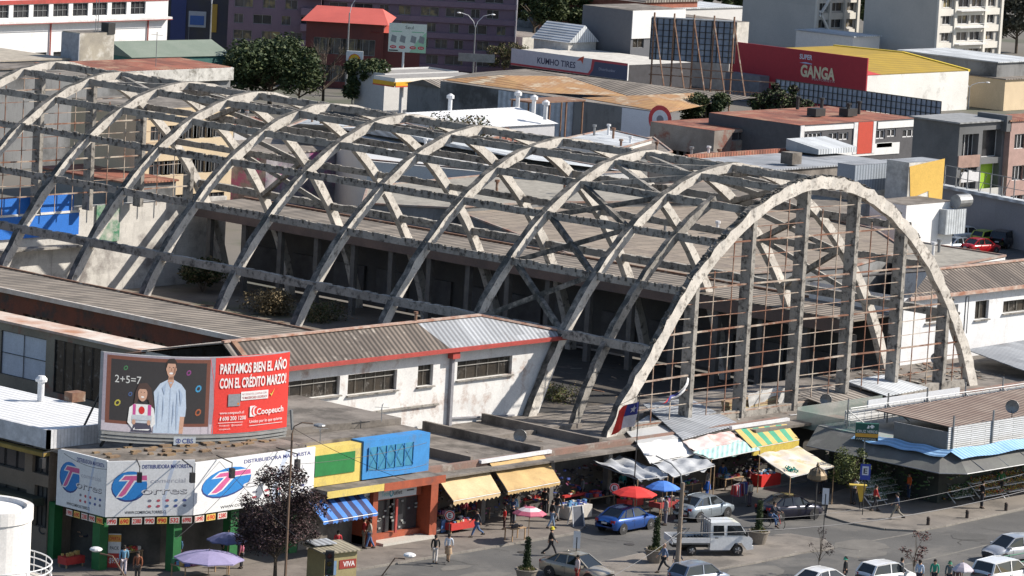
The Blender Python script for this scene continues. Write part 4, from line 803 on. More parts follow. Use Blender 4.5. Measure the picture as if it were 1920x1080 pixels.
BEIGE = mat('beige_render', (.62, .5, .34), .85, col2=(.54, .43, .29), scale=.4, streak=.15)
TOWERS = mat('bare_concrete_tower', (.52, .505, .475), .9, col2=(.45, .44, .42), scale=.2, stain=(.3, .27, .23), stain_amt=.2, stain_scale=.05, tiles=(6, 2.6, .8, .012, (R(90), 0, R(90))))
TOWERF = mat('tower_front', (.66, .64, .59), .85, col2=(.58, .56, .52), scale=.5)
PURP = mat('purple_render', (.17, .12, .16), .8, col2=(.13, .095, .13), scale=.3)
CURT = mat('curtained_glass', (.11, .1, .095), .3, col2=(.03, .03, .035), scale=.5, stain=(.3, .24, .12), stain_amt=.35, stain_scale=.35)
# rear end: beige three storey building beyond the gable, and dark grey one
t, fp = ab('beige_flats', 'beige three storey block with long window bands seen through the far gable', 'flats', (272, 205), 10.5, (440, 190), 10, BEIGE, SLAB,
    front=lambda L: rows(L, 5, 2.6, [1.2, 4.4, 7.6], 1.3, .8), side=(), par=0, nx=4, glass=GLASS)
t, fp = ab('beige_flats', 'pale beige block with dark windows right of the three storey block, behind the ribs', 'flats', (318, 196), 9.5, (420, 178), 8, mat('pale_beige_render', (.62, .58, .5), .85, amt=.3), SLAB, front=lambda L: rows(L, 3, 1.8, [2.0, 5.2], 1.3, 1.5), nx=3)
t, fp = ab('dark_rear_block', 'dark grey flat roofed block behind the far left ribs', 'building', (0, 150), 9, (250, 142), 6, GREYW, SLAB)
# big white factory, top left
t, fp = ab('white_factory_building', 'long white industrial building with ribbon windows and red edged openings', 'factory', (-260, -20), 11.5, (316, -4), 14, mat('bright_white_render', (.78, .78, .78), .8, amt=.1, stain=(.6, .58, .55), stain_amt=.08), mat('dark_red_roof', (.16, .05, .06), .8), ang=R(2.5),
    front=lambda L: [(s, s+2.6, 7.6, 9.2, None, 3, 2) for s in [i*3.3+1 for i in range(int(L/3.3)-1)]]+[(s, s+1.9, 1.2, 3.3, None, 1, 3) for s in [i*3.0+1 for i in range(int(L/3.0))]], depth=.25, over=.6)
a, b = fp[0], fp[1]; d = (b-a).normalized(); n = Vector((d.y, -d.x))
mb = MB(); mb.bar((*(a+n*.4), 7.1), (*(b+n*.4), 7.1), .9, .25); mb.build('gutter_band', mat('white_gutter', (.75, .75, .75), .6), t)
mb = MB(); mb.bar((*(a+n*.05), 9.5), (*(b+n*.05), 9.5), .1, .5); mb.bar((*(a+n*.9), 6.92), (*(b+n*.9), 6.92), .06, .06); mb.build('red_trim_line', REDT, t)
for s in (.93, .6): p = a+(b-a)*s+n*.15; MB().tube([(p.x, p.y, 7), (p.x, p.y, 0)], .1).build('drainpipe', REDT, t)
# dark shop block next to it
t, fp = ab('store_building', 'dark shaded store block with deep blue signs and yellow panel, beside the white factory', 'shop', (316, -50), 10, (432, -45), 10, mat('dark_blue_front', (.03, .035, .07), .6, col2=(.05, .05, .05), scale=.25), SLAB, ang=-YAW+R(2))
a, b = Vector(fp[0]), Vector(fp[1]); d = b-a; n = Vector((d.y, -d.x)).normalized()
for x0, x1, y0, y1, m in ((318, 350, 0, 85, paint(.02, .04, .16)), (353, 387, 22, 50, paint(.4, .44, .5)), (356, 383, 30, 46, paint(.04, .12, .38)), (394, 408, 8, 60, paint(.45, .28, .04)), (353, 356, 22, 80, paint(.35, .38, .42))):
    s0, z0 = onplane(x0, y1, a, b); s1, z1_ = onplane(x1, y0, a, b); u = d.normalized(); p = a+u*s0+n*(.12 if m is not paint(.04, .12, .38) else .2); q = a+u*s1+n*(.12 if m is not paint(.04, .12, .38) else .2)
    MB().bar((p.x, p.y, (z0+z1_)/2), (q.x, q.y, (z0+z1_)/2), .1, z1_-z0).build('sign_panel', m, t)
# purple apartment block
FH = 2.1
def apart(name, label, P, z1, Rr, depth, ang, nb, fl, wm, pane, **k):
    def fr(L):
        o = []; r_ = random.Random(nb)
        for f_ in range(fl):
            s = .8
            while s < L-2.4:
                w = r_.choice([1.6, 2.4, 1.2]); o.append((s, s+w, 1+f_*FH, 2.2+f_*FH, pane if r_.random() < .75 else GLASS, 2, 1)); s += w+r_.choice([.9, 1.3, 1.8])
        return o
    return ab(name, label, 'flats', P, z1, Rr, depth, wm, SLAB, ang=ang, front=fr, depth=.25, **k)
FPA = -YAW+R(4)
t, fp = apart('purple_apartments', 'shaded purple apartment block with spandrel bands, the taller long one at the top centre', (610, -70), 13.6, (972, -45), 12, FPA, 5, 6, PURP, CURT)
a, b = Vector(fp[0]), Vector(fp[1]); d = (b-a).normalized(); n = Vector((d.y, -d.x)); mb = MB()
for f_ in range(6): mb.bar((*(a+n*.1), .6+f_*FH), (*(b+n*.1), .6+f_*FH), .3, .7)
mb.build('spandrel_band', mat('purple_band', (.19, .135, .18), .8, amt=.2), t)
p = b+n*.1; MB().tube([(p.x, p.y, 0), (p.x, p.y, 13)], .15).build('drainpipe', mat('light_pipe', (.4, .38, .42), .6), t)
t, fp = apart('purple_apartments', 'shaded purple apartment block with balconies, behind the red roofed restaurant', (432, -70), 13, (606, -60), 12, FPA, 8, 6, PURP, CURT)
a, b = Vector(fp[0]), Vector(fp[1]); d = (b-a).normalized(); n = Vector((d.y, -d.x))
for f_ in range(6): p = a+d*9.5+n*.7; MB().bar((*p, .9+f_*FH), (*(p+d*4), .9+f_*FH), 1.3, .9).build('balcony', mat('purple_band', (.2, .125, .2), .8), t)
t, fp = ab('pink_building', 'sunlit pink wall beyond the red roof', 'building', (592, -45), 10, (650, -50), 8, mat('pink_render', (.62, .42, .5), .85, amt=.1), SLAB, ang=0)
# red roofed restaurant
RR = mat('red_metal_roof', (.5, .1, .075), .6, col2=(.42, .08, .06), scale=.3)
t, fp = ab('red_roof_building', 'dark red building with bright red metal roof beside the fuel station', 'restaurant', (575, 38), 8.2, (720, 52), 12, mat('dark_red_wall', (.14, .035, .03), .8, col2=(.09, .03, .03), scale=.4), None, ang=FPA-R(6), front=lambda L: rows(L, 4, 2.3, [.8, 4.2], 2.0, 1), nx=3, glass=CURT)
hip(t, fp, 8.2, 1.5, RR, 1.0, e=.12)
t, fp = ab('red_roof_building', 'low red roofed annex behind the white price billboard', 'restaurant', (700, 60), 7.2, (790, 48), 8, mat('dark_red_wall', (.14, .035, .03), .8), None, ang=FPA); hip(t, fp, 7.2, .8, RR, .6, e=.1)
# fuel station
t, fp = ab('fuel_station_canopy', 'fuel station canopy edged white, yellow and red with flat grey top', 'canopy', (741, 147), 5.5, (905, 141), 3.5, paint(.7, .7, .68), mat('station_roof', (.3, .29, .28), .9), z0=4.6, ang=R(-2))
a, b, c_ = V3(*fp[3], 0), V3(*fp[0], 0), V3(*fp[1], 0); 
for p, q, nn in ((a, b, V3(-1, 0, 0)), (b, c_, V3(0, -1, 0))):
    MB().bar(p+nn*.1+V3(0, 0, 4.85), q+nn*.1+V3(0, 0, 4.85), .12, .45).build('yellow_band', paint(.75, .42, .02), t); MB().bar(p+nn*.12+V3(0, 0, 4.55), q+nn*.12+V3(0, 0, 4.55), .12, .14).build('red_band', paint(.6, .08, .03), t)
for fx, fy in ((.15, .3), (.85, .3), (.5, .8)): p = b+(c_-b)*fx+(a-b)*fy; MB().tube([(p.x, p.y, 0), (p.x, p.y, 4.6)], .25, 8).build('pillar', WMET, t)
t, fp = ab('station_shop', 'flat roofed white edged station shop behind the fuel canopy', 'shop', (722, 138), 5.2, (860, 130), 5, paint(.6, .6, .6), mat('station_roof', (.3, .29, .28), .9), ang=R(-2), par=.2)
def totem(px, py, z, w, h, label):
    p = G(px, py, 0); t = thing('fuel_price_sign', label, 'sign', p); o = p-r0*w/2+V3(0, 0, z-h)
    b = Board.flat(o, r0, (0, 0, 1), w, h); f = b.f; MB().hexa([f(0, 0, -.3), f(w, 0, -.3), f(w, 0, -.01), f(0, 0, -.01), f(0, h, -.3), f(w, h, -.3), f(w, h, -.01), f(0, h, -.01)]).build('cabinet', WMET, t)
    b.rect(0, 0, w, h, WP, o=0); cx, cy, r_ = w/2, h*.48, w*.36
    b.poly([(cx-r_*.35, cy-r_*.85), (cx+r_*.35, cy-r_*.85)]+[(cx+r_*math.cos(k)*(1+.03*math.cos(k*14)), cy+r_*1.0*math.sin(k)+.05) for k in [R(-35)+R(250)*i/24 for i in range(25)]], paint(.75, .08, .03))
    b.poly([(cx-r_*.3, cy-r_*.75), (cx+r_*.3, cy-r_*.75)]+[(cx+r_*.88*math.cos(k), cy+r_*.88*math.sin(k)+.05) for k in [R(-35)+R(250)*i/24 for i in range(25)]], paint(.8, .5, .02))
    for k in range(-2, 3): b.poly([(cx+k*.05-.015, cy-r_*.7), (cx+k*.05+.015, cy-r_*.7), (cx+k*r_*.38+.03, cy+r_*.6), (cx+k*r_*.38-.03, cy+r_*.6)], paint(.75, .1, .03))
    b.build(t); MB().tube([(p.x, p.y, 0), (p.x, p.y, z-h)], .15).build('post', STEEL, t)
totem(660, 205, 6.9, 2.0, 2.1, 'tall white pole sign with yellow scallop shell emblem above the trees')
p = G(752, 185, 0); t = thing('advertising_board', 'white price billboard with rows of machines and red ovals on one post', 'billboard', p)
b = Board.flat(p+V3(0, 0, 5.7)-r0*1.9, r0, (0, 0, 1), 4.6, 3.5); f = b.f; MB().hexa([f(0, 0, -.2), f(4.6, 0, -.2), f(4.6, 0, -.01), f(0, 0, -.01), f(0, 3.5, -.2), f(4.6, 3.5, -.2), f(4.6, 3.5, -.01), f(0, 3.5, -.01)]).build('panel', STEEL, t)
b.rect(0, 0, 4.6, 3.5, paint(.66, .72, .66), o=0); b.poly([(2.6, 0), (4.6, 0), (4.6, 2.6), (3.6, 1.6)], paint(.35, .6, .42)); b.text('Seul', 2.0, 2.85, .4, BK, 1.0); b.rect(.3, 2.45, 1.6, 2.55, paint(.2, .5, .3)); b.rect(2.8, 2.45, 4.3, 2.55, paint(.2, .5, .3))
for i, x in enumerate((.6, 1.7, 3.0, 4.0)): b.poly([(x-.35, 1.3), (x+.3, 1.1), (x+.4, 1.9), (x-.2, 2.1)], paint(.25, .27, .28)); b.ell(x, .6, .4, .2, paint(.55, .05, .06), 0, 14); b.text('990', x-.22, .52, .16, WP, .44)
b.rect(.1, .1, 1.2, .25, BK); b.build(t); MB().tube([(p.x, p.y, 0), (p.x, p.y, 5.7)], .16).build('post', WMET, t)
for k, (x, y, z, w, lab, col, tx) in enumerate(((640, 100, 4.2, 9, 'white and red banner strip under the red roof', (.5, .4, .42), None), (893, 116, 3.6, 4.6, 'small blue and white banner sign near the street lamp', (.06, .16, .5), 'SERVICIO DE MOTOS'))):
    p = G(x, y, z); t = thing('banner_sign', lab, 'sign', p); q = Board.flat(p-r0*w/2, r0, (0, 0, 1), w, 1.0); q.rect(0, 0, w, 1.0, paint(*col))
    if tx: q.text(tx, .3, .35, .35, WP, w-.6)
    MB().bar(p-r0*w/2+V3(0, 0, .5), p+r0*w/2+V3(0, 0, .5), .1, 1.02).build('panel', STEEL, t); q.build(t); MB().tube([(p.x, p.y, 0), (p.x, p.y, z)], .08).build('post', STEEL, t)
# tyre shop with long fascia
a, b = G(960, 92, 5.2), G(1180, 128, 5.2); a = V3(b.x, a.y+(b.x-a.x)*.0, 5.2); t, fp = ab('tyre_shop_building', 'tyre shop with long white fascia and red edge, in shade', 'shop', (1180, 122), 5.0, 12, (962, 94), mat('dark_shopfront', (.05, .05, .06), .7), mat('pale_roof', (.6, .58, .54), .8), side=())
p0, p1 = V3(*fp[3], 3.1), V3(*fp[0], 3.1); w = (p1-p0).length; bd = Board.flat(p0+V3(-.3, 0, 0), (p1-p0), (0, 0, 1), w, 2.1); MB().bar(p0+V3(-.15, 0, 1), p1+V3(-.15, 0, 1), .2, 2.1).build('fascia', WMET, t)
bd.rect(0, 0, w, 2.1, paint(.6, .6, .66), o=.0); bd.rect(0, 0, w, .25, paint(.5, .06, .08)); bd.poly([(w*.66, 0), (w, 0), (w, 2.1), (w*.7, 2.1), (w*.69, .8)], paint(.5, .06, .08)); bd.poly([(w*.68, 0), (w, 0), (w, 1.8), (w*.72, 1.8), (w*.71, .7)], paint(.06, .08, .15))
bd.text('KUMHO TIRES', w*.23, .65, .75, paint(.03, .04, .1), w*.33, .02); bd.text('Distribuidor', w*.76, .8, .35, paint(.4, .42, .5), w*.14); bd.poly([(w*.57, 1.6), (w*.6, 2.1), (w*.63, 2.3), (w*.62, 1.3), (w*.605, 1.7)], paint(.6, .08, .04)); bd.build(t)
# dark grey and white building
t, fp = ab('grey_white_building', 'tall dark grey windowless side with white upper front, beside the steel billboard frame', 'building', (1186, 20), 10.5, (1285, 18), 8.5, mat('dark_grey_render', (.13, .135, .15), .85, amt=.15), SLAB, front=[(1197, 50, 1206, 34, None, 2, 1), (1186, 90, 1208, 66, GLASSB, 2, 1)])
a = V3(*fp[0], 0); b = V3(*fp[1], 0); MB().bar(a+V3(0, -.08, 8.7), b+V3(0, -.08, 8.7), .1, 3.6).build('white_front', paint(.74, .74, .74), t)
t, fp = ab('pale_annex', 'pale stuccoed low block between the billboard frame and the concrete tower', 'building', (1372, 42), 9, (1405, 38), 14, mat('pale_stucco', (.6, .58, .54), .85), SLAB)
t, fp = ab('pale_annex', 'pale cream low building with red tiled eave seen behind the tyre shop', 'building', (980, 70), 5, (1045, 68), 8, mat('cream_wall', (.62, .6, .54), .85), CORG2)
t, fp = ab('gabled_house', 'white gabled house with grey roof right of the tall trees', 'house', (1066, 80), 6, (1118, 76), 6, mat('pale_stucco', (.6, .58, .54), .85), None); hip(t, fp, 6, 2.2, GALVP, .4, axis=1)
# discount store: red side wall, yellow roof
t, fp = ab('discount_store', 'discount store with dark red side wall, white front wall and yellow roof', 'shop', (1627, 142), 5.0, (1817, 134), (1372, 96), mat('white_store_wall', (.7, .7, .68), .85, col2=(.62, .62, .6), scale=.3, stain=(.45, .44, .42), stain_amt=.2), None)
REDW = mat('dark_red_cladding', (.38, .025, .04), .7, amt=.15); a, b, c_, d_ = [V3(*q, 0) for q in fp]; zt = 7.2
MB().bar(d_+V3(-.12, 0, 3.6), a+V3(-.12, 0, 3.6), .2, 7.2).build('red_side', REDW, t)
YR = mat('yellow_metal_roof', (.4, .27, .03), .6, col2=(.34, .23, .03), scale=.4, corr=math.pi/2, corr_w=.9)
m_ = (b-a).length; z_ = 5.05; A0, B0, C0, D0 = a+V3(0, 0, z_), b+V3(0, 0, z_), c_+V3(0, 0, 6.1), d_+V3(0, 0, 6.1)
r1, r2 = a.lerp(d_, .5)+V3(3, 0, 6.4), b.lerp(c_, .45)+V3(-1, 0, 6.4)
A1 = a.lerp(b, .13)+V3(0, 0, z_)
MB().poly([A1, B0, r2, r1]).poly([r1, r2, C0, D0]).poly([B0, C0, r2]).build('roof', YR, t); MB().poly([A0, A1, r1]).poly([A0, r1, D0]).build('red_hip', mat('red_tiled_hip', (.55, .06, .06), .7), t)
MB().bar(B0, r2, .5, .3).bar(r2, C0, .5, .3).build('yellow_ridge', paint(.7, .52, .05), t)
w = (a-d_).length; bd = Board.flat(d_+V3(-.25, 0, 0), a-d_, (0, 0, 1), w, zt); s = lambda x, y: onplane(x, y, d_, a)
x0, y0 = s(1500, 152); x1, y1 = s(1575, 118); q0 = s(1503, 139); q1 = s(1568, 139); hz_ = s(1503, 118)[1]-q0[1]; bd.text('GANGA', q0[0], q0[1]-.2, hz_, paint(.68, .6, .42), q1[0]-q0[0], .04); q0 = s(1501, 117); q1 = s(1525, 117); bd.text('SUPER', q0[0], q0[1]+.5, hz_*.42, paint(.6, .62, .72), q1[0]-q0[0], .03)
qm = s(1525, 150); bd.text('MAYORISTA', qm[0], qm[1], .3, paint(.5, .4, .4), s(1568, 150)[0]-qm[0]); bd.poly([(q0[0], q0[1]-.02), (q1[0], q0[1]-.06), (q1[0], q0[1]+.04), (q0[0]+1, q0[1]+.14)], paint(.4, .5, .75)); q = s(1371, 165); q2 = s(1447, 112)
bd.build(t, 'wall_sign'); g = MB(); g.bar(d_+V3(-1.2, -1, 1.7), d_+(a-d_)*.3+V3(-1.2, 0, 1.7), 2, 3.4); g.build('grey_annex', mat('grey_annex_wall', (.2, .21, .24), .8), t)
# concrete towers
def tower(P, z1, Rr, Ll, label, brace):
    def fr(L):
        o = []; k = 0
        for f_ in range(9):
            z = 1.2+f_*2.32
            for s0, s1 in ((.7, 2.3), (3.0, 5.4), (5.9, 7.9)) if brace else ((1.0, 2.6), (3.9, 6.0), (6.4, 8.5), (9.4, 11.0)): o.append((s0*L/(8.3 if brace else 12), s1*L/(8.3 if brace else 12), z, z+1.25, CURT if (f_+k) % 3 else GLASS, 2, 1)); k += 1
        return o
    t, fp = ab('concrete_tower', label, 'tower block', P, z1, Rr, Ll, TOWERS, SLAB, front=fr, depth=.3, frame=WMET)
    a, b = V3(*fp[0], 0), V3(*fp[1], 0); mb = MB(); L = (b-a).length
    for f_ in range(9): mb.bar(a+V3(0, -.12, .55+f_*2.32), b+V3(0, -.12, .55+f_*2.32), .2, .9)
    for s_ in ((0, .31, .68, 1) if brace else (0, .26, .74, 1)): p = a.lerp(b, s_); mb.bar(p+V3(0, -.2, 0), p+V3(0, -.2, z1), .5, .35, upv=(0, 1, 0))
    mb.build('front_frame', TOWERF, t)
    if brace:
        m = MB()
        for f_ in range(1, 8, 2): p = a.lerp(b, .04); q = a.lerp(b, .29); m.bar(p+V3(0, -.35, f_*2.32+.6), q+V3(0, -.35, f_*2.32+3.2), .3); m.bar(q+V3(0, -.35, f_*2.32+3.2), p+V3(0, -.35, f_*2.32+6), .3)
        m.build('diagonal_brace', paint(.76, .76, .74), t)
    else:
        m = MB()
        for f_ in range(9): p = a.lerp(b, .27); q = a.lerp(b, .73); m.bar(p+V3(0, -.7, .8+f_*2.32), q+V3(0, -.7, .8+f_*2.32), .9, .12); m.bar(p+V3(0, -1.1, 1.3+f_*2.32), q+V3(0, -1.1, 1.3+f_*2.32), .05, .05); m.bar(p+V3(0, -1.1, 1.0+f_*2.32), q+V3(0, -1.1, 1.0+f_*2.32), .04, .04)
        m.build('balcony_row', WMET, t)
tower((1541, -150), 21, (1618, -152), (1404, -170), 'bare concrete tower block with white diagonal braces, the left of two', True)
tower((1770, -150), 22.5, (1888, -154), (1633, -165), 'bare concrete tower block with balconies and open windows, the right of two', False)
# grey walled warehouse with rusty hipped roofs
t, fp = ab('warehouse_building', 'long grey walled warehouse with rust streaked hipped roofs and painted white end', 'warehouse', (1252, 212), 7.0, (1275, 210), (826, 149), GREYW, CORG2)
d_, a = V3(*fp[3], 0), V3(*fp[0], 0); w = (a-d_).length; s = lambda x, y: onplane(x, y, d_, a)[0]
MB().bar(d_+(a-d_)*(s(1168, 200)/w)+V3(-.06, 0, 3.45), a+V3(-.06, 0, 3.45), .1, 6.9).build('white_wall', mat('blue_white_wall', (.66, .68, .74), .85, amt=.1), t)
MB().bar(d_+(a-d_)*(s(936, 170)/w)+V3(-.06, 0, 3.45), d_+(a-d_)*(s(1076, 188)/w)+V3(-.06, 0, 3.45), .1, 6.9).build('white_cladding', mat('ribbed_white_cladding', (.5, .54, .6), .7, corr=math.pi/2, corr_w=.8), t)
bd = Board.flat(d_+V3(-.2, 0, 0), a-d_, (0, 0, 1), w, 7); q = onplane(1240, 224, d_, a); bd.ell(q[0], q[1], 1.6, 1.5, paint(.55, .04, .05), 0, 24); bd.ell(q[0], q[1], 1.1, 1.0, paint(.66, .68, .74), 0, 24); bd.ell(q[0], q[1], .5, .45, paint(.2, .2, .25), 0, 12); bd.build(t, 'emblem')
def hipr(corners, z, apex, zh, m, name='roof'):
    q = [G(x, y, z) for x, y in corners]; r_ = [G(x, y, zh) for x, y in apex]; mb = MB(); n_ = len(q)
    if len(r_) == 1: [mb.poly([q[i], q[(i+1) % n_], r_[0]]) for i in range(n_)]
    else: mb.poly([q[0], q[1], r_[1], r_[0]]); mb.poly([q[1], q[2], r_[1]]); mb.poly([q[2], q[3], r_[0], r_[1]]); mb.poly([q[3], q[0], r_[0]])
    return mb.build(name, m, t)
def quilt(name, m, polys):
    mb = MB(); [mb.poly([G(x, y, z) for x, y, z in q]) for q in polys]; return mb.build(name, m, t)
quilt('rusty_roof', RUSTO, [[(826, 149, 7.05), (1020, 174, 7.05), (1060, 143, 7.9), (935, 141, 7.9)], [(1020, 174, 7.05), (1180, 181, 7.05), (1060, 143, 7.9)]])
quilt('fibre_roof', CORG, [[(985, 129, 7.9), (1060, 143, 7.88), (1185, 182, 7.0), (1300, 196, 7.0), (1420, 183, 7.9)], [(826, 149, 7.0), (935, 141, 7.85), (1060, 143, 7.85), (985, 129, 7.85), (890, 136, 7.0)]])
quilt('rusty_roof', RUSTO, [[(1090, 183, 7.06), (1253, 211, 7.06), (1212, 178, 7.8)], [(1253, 211, 7.06), (1330, 196, 7.06), (1300, 174, 7.8), (1212, 178, 7.8)]])
p = G(768, 160, 5); t2, fp = ab('grey_shed', 'low grey gabled shed left of the warehouse', 'shed', (826, 165), 5.2, 4, (765, 150), GREYW, None); hip(t2, fp, 5.2, .7, CORG2, .4, axis=0)
# steel billboard frame seen from behind
a, b = G(1212, 205, 0), G(1372, 215, 0); b = a+r0*(a-G(1372, 205, 0)).length; t = thing('rear_billboard', 'huge billboard seen from behind with rusty lattice and long diagonal props', 'billboard', (a+b)/2)
W_ = (b-a).length*.84; f = lambda x, z, o=0: a+r0*x*W_+V3(0, 0, z)+V3(math.sin(YAW), math.cos(YAW), 0)*o; zb, zt = 6.2, 11.3
MB().hexa([f(0, zb, .1), f(1, zb, .1), f(1, zb, .25), f(0, zb, .25), f(0, zt, .1), f(1, zt, .1), f(1, zt, .25), f(0, zt, .25)]).build('panel', mat('billboard_rear_sheets', (.3, .36, .46), .7, col2=(.2, .25, .34), scale=.5, stain=(.5, .55, .62), stain_amt=.3, stain_scale=.3), t)
mb = MB()
for i in range(15): mb.bar(f(i/14, zb, 0), f(i/14, zt, 0), .09)
for i in range(8): mb.bar(f(0, zb+(zt-zb)*i/7, 0), f(1, zb+(zt-zb)*i/7, 0), .07)
mb.build('lattice', DARK, t); mb = MB()
for i in range(5): x = .03+i*.235; mb.bar(f(x, 11.2, -.3), f(x+.16, 2.5, -5.5), .14); mb.bar(f(x, 0, -.3), f(x, 12, -.3), .16)
mb.bar(f(0, 5.4, -.5), f(1, 5.2, -.5), .12); mb.bar(f(0, 4.4, -.5), f(1.5, 4.2, -.5), .12); mb.bar(f(0, 3.2, -3), f(1.6, 3.0, -3), .12); mb.bar(f(0, 2.4, -3), f(1.6, 2.2, -3), .12)
for i in range(24): mb.bar(f(i/15, 3.2, -3), f((i+.5)/15, 2.4, -3), .06); mb.bar(f((i+.5)/15, 2.4, -3), f((i+1)/15, 3.2, -3), .06)
mb.build('props', RUSTB, t)
MB().bar(f(0, zt+.1), f(1, zt+.1), .3, .15).build('top_edge', WMET, t)
# mesh fence of the yard beyond the terraces
a, b = G(1455, 148, 6.2), G(1765, 190, 6.2); t = thing('hoarding_fence', 'long white hoarding seen from behind with dark steel grid', 'fence', (a+b)/2)
MB().bar(a-V3(0, 0, 1.1), b-V3(0, 0, 1.1), .1, 2.2).build('sheet', mat('hoarding_sheet', (.42, .46, .55), .8), t); mb = MB(); n_ = 34; o = V3(-.15, -.12, 0)
for i in range(n_+1): p = a.lerp(b, i/n_)+o; mb.bar(p-V3(0, 0, 6.2), p, .08)
for z in (0, -.75, -1.5, -2.2): mb.bar(a+o+V3(0, 0, z), b+o+V3(0, 0, z), .07)
mb.build('grid', DARK, t)
# terraces, top right
t, fp = ab('terrace_house', 'terrace with rust red roof, white and red front and small windows, in the middle right', 'house', (1500, 235), 7.6, (1722, 228), (1330, 203), mat('dark_party_wall', (.09, .09, .1), .9, amt=.3), RUSTR, front=[(1508, 263, 1541, 248, None, 4, 1), (1553, 263, 1572, 248, None, 2, 1), (1573, 263, 1591, 248, None, 2, 1), (1642, 261, 1660, 243, None, 2, 1), (1663, 257, 1680, 241, None, 2, 1), (1692, 258, 1722, 241, None, 3, 1)], frame=WMET, fw_=.1)
a, b = V3(*fp[0], 0), V3(*fp[1], 0); mb = MB()
for x0, x1, m in ((1500, 1507, WMET), (1608, 1635, paint(.5, .06, .035)), (1600, 1607, WMET), (1636, 1641, WMET)):
    s0 = onplane(x0, 240, a, b)[0]; s1 = onplane(x1, 240, a, b)[0]; d = (b-a).normalized(); MB().bar(a+d*s0+V3(0, -.08, 5.9), a+d*s1+V3(0, -.08, 5.9), .1, 3.3).build('front_panel', m, t)
s0 = onplane(1508, 240, a, b)[0]; s1 = onplane(1600, 240, a, b)[0]; mb = MB(); mb.bar(a+d*s0+V3(0, -.05, 7.2), a+d*s1+V3(0, -.05, 7.2), .06, .5); mb.bar(a+d*s0+V3(0, -.05, 4.6), a+d*(s1+8)+V3(0, -.05, 4.6), .06, 1.2); s2 = onplane(1645, 240, a, b)[0]; s3 = onplane(1722, 240, a, b)[0]; mb.bar(a+d*s2+V3(0, -.05, 7.1), a+d*s3+V3(0, -.05, 7.1), .06, .7); mb.bar(a+d*s2+V3(0, -.05, 5.0), a+d*(s2+2.6)+V3(0, -.05, 5.0), .06, .5); mb.build('white_front', paint(.72, .73, .74), t)
for x, y in ((1495, 205), (1540, 208), (1610, 214), (1590, 218)): p = G(x, y, 7.7); MB().lathe([(.18, 0), (.18, 1.2), (.28, 1.2), (.28, 1.4)], p, 8).build('chimney', DARK, t)
for x, y in ((1530, 217), (1590, 217)): p = G(x, y, 7.7); MB().box(p.x-.8, p.x+.8, p.y-.6, p.y+.6, 7.7, 8.5).build('chimney', DARK, t)
t, fp = ab('terrace_house', 'low rust roofed house with long shaded veranda, left of the white and red terrace', 'house', (1340, 245), 6.4, (1500, 236), (1220, 227), mat('patched_side_wall', (.2, .17, .15), .9, col2=(.3, .27, .24), scale=.5, stain=(.2, .05, .03), stain_amt=.3), RUSTR, front=[(1410, 260, 1470, 244, None, 6, 1), (1372, 264, 1400, 247, None, 2, 1)], side=lambda L: rows(L, 6, 2.2, [2.2], 1.6, .8))
t, fp = ab('annex_shed', 'patchwork shed with red chimney stack in front of the veranda', 'shed', (1375, 268), 4.4, (1460, 262), 6, mat('patched_side_wall', (.2, .17, .15), .9), RUSTR, front=lambda L: rows(L, 5, 1.1, [1.6], 1.6, .6)); p = G(1398, 285, 2); MB().box(p.x-.4, p.x+.4, p.y-.4, p.y+.4, 0, 6.2).build('chimney', RUSTB, t)
# dark gabled flats, right
GR2 = mat('blackened_side_wall', (.15, .155, .165), .9, col2=(.09, .095, .1), scale=.2, stain=(.2, .18, .17), stain_amt=.2, stain_scale=.12, streak=.4)
t, fp = ab('walk_up_flats', 'walk-up flats with blackened side wall, grey roof, washing and a lime green panel', 'flats', (1800, 232), 10, (1888, 228), (1715, 202), GR2, mat('grey_sheet_roof', (.3, .31, .32), .8, corr=0, corr_w=.9), over=.5,
    front=lambda L: [(.6, L*.42, 6.6, 8.9, None, 4, 1), (L*.5, L*.92, 6.4, 9.2, None, 1, 1), (.6, L*.42, 3.4, 5.6, CURT, 5, 1), (L*.5, L*.9, 3.0, 5.8, paint(.3, .5, .03), 1, 1), (.6, L*.42, .6, 2.4, CURT, 4, 1), (L*.5, L*.9, .6, 2.6, CURT, 4, 1)], depth=.8, frame=WMET)
a, b = V3(*fp[0], 0), V3(*fp[1], 0); MB().bar(a+V3(0, -.1, 6.2), a.lerp(b, .45)+V3(0, -.1, 6.2), .12, 1.2).build('balcony_wall', mat('pinkish_brick', (.36, .24, .2), .9), t); MB().bar(a.lerp(b, .0)+V3(0, -.1, 3.0), a.lerp(b, 1)+V3(0, -.1, 3.0), .12, .7).build('balcony_wall', paint(.5, .5, .48), t)
mb = MB()
for i in range(9): s_ = .04+i*.045; p = a.lerp(b, s_)+V3(0, -.5, 4.2); mb.bar(p, p+V3(0, 0, .9+.3*random.random()), .35, .03, upv=(0, 1, 0))
mb.build('washing', paint(.6, .6, .62), t)
t, fp = ab('walk_up_flats', 'pink walk-up flats with rust red roof at the right edge', 'flats', (1896, 228), 10, (1990, 222), (1842, 195), mat('pink_brick_wall', (.4, .27, .24), .9, amt=.3), RUSTR, over=.4, front=lambda L: rows(L, 4, 1.8, [1, 4, 7.2], 1.5, .8), frame=WMET, nx=3)
MB().bar(V3(*fp[3], 0)+V3(-.3, 0, 9.8), V3(*fp[0], 0)+V3(-.3, 0, 9.8), .8, 1.6).build('parapet', GR2, t)
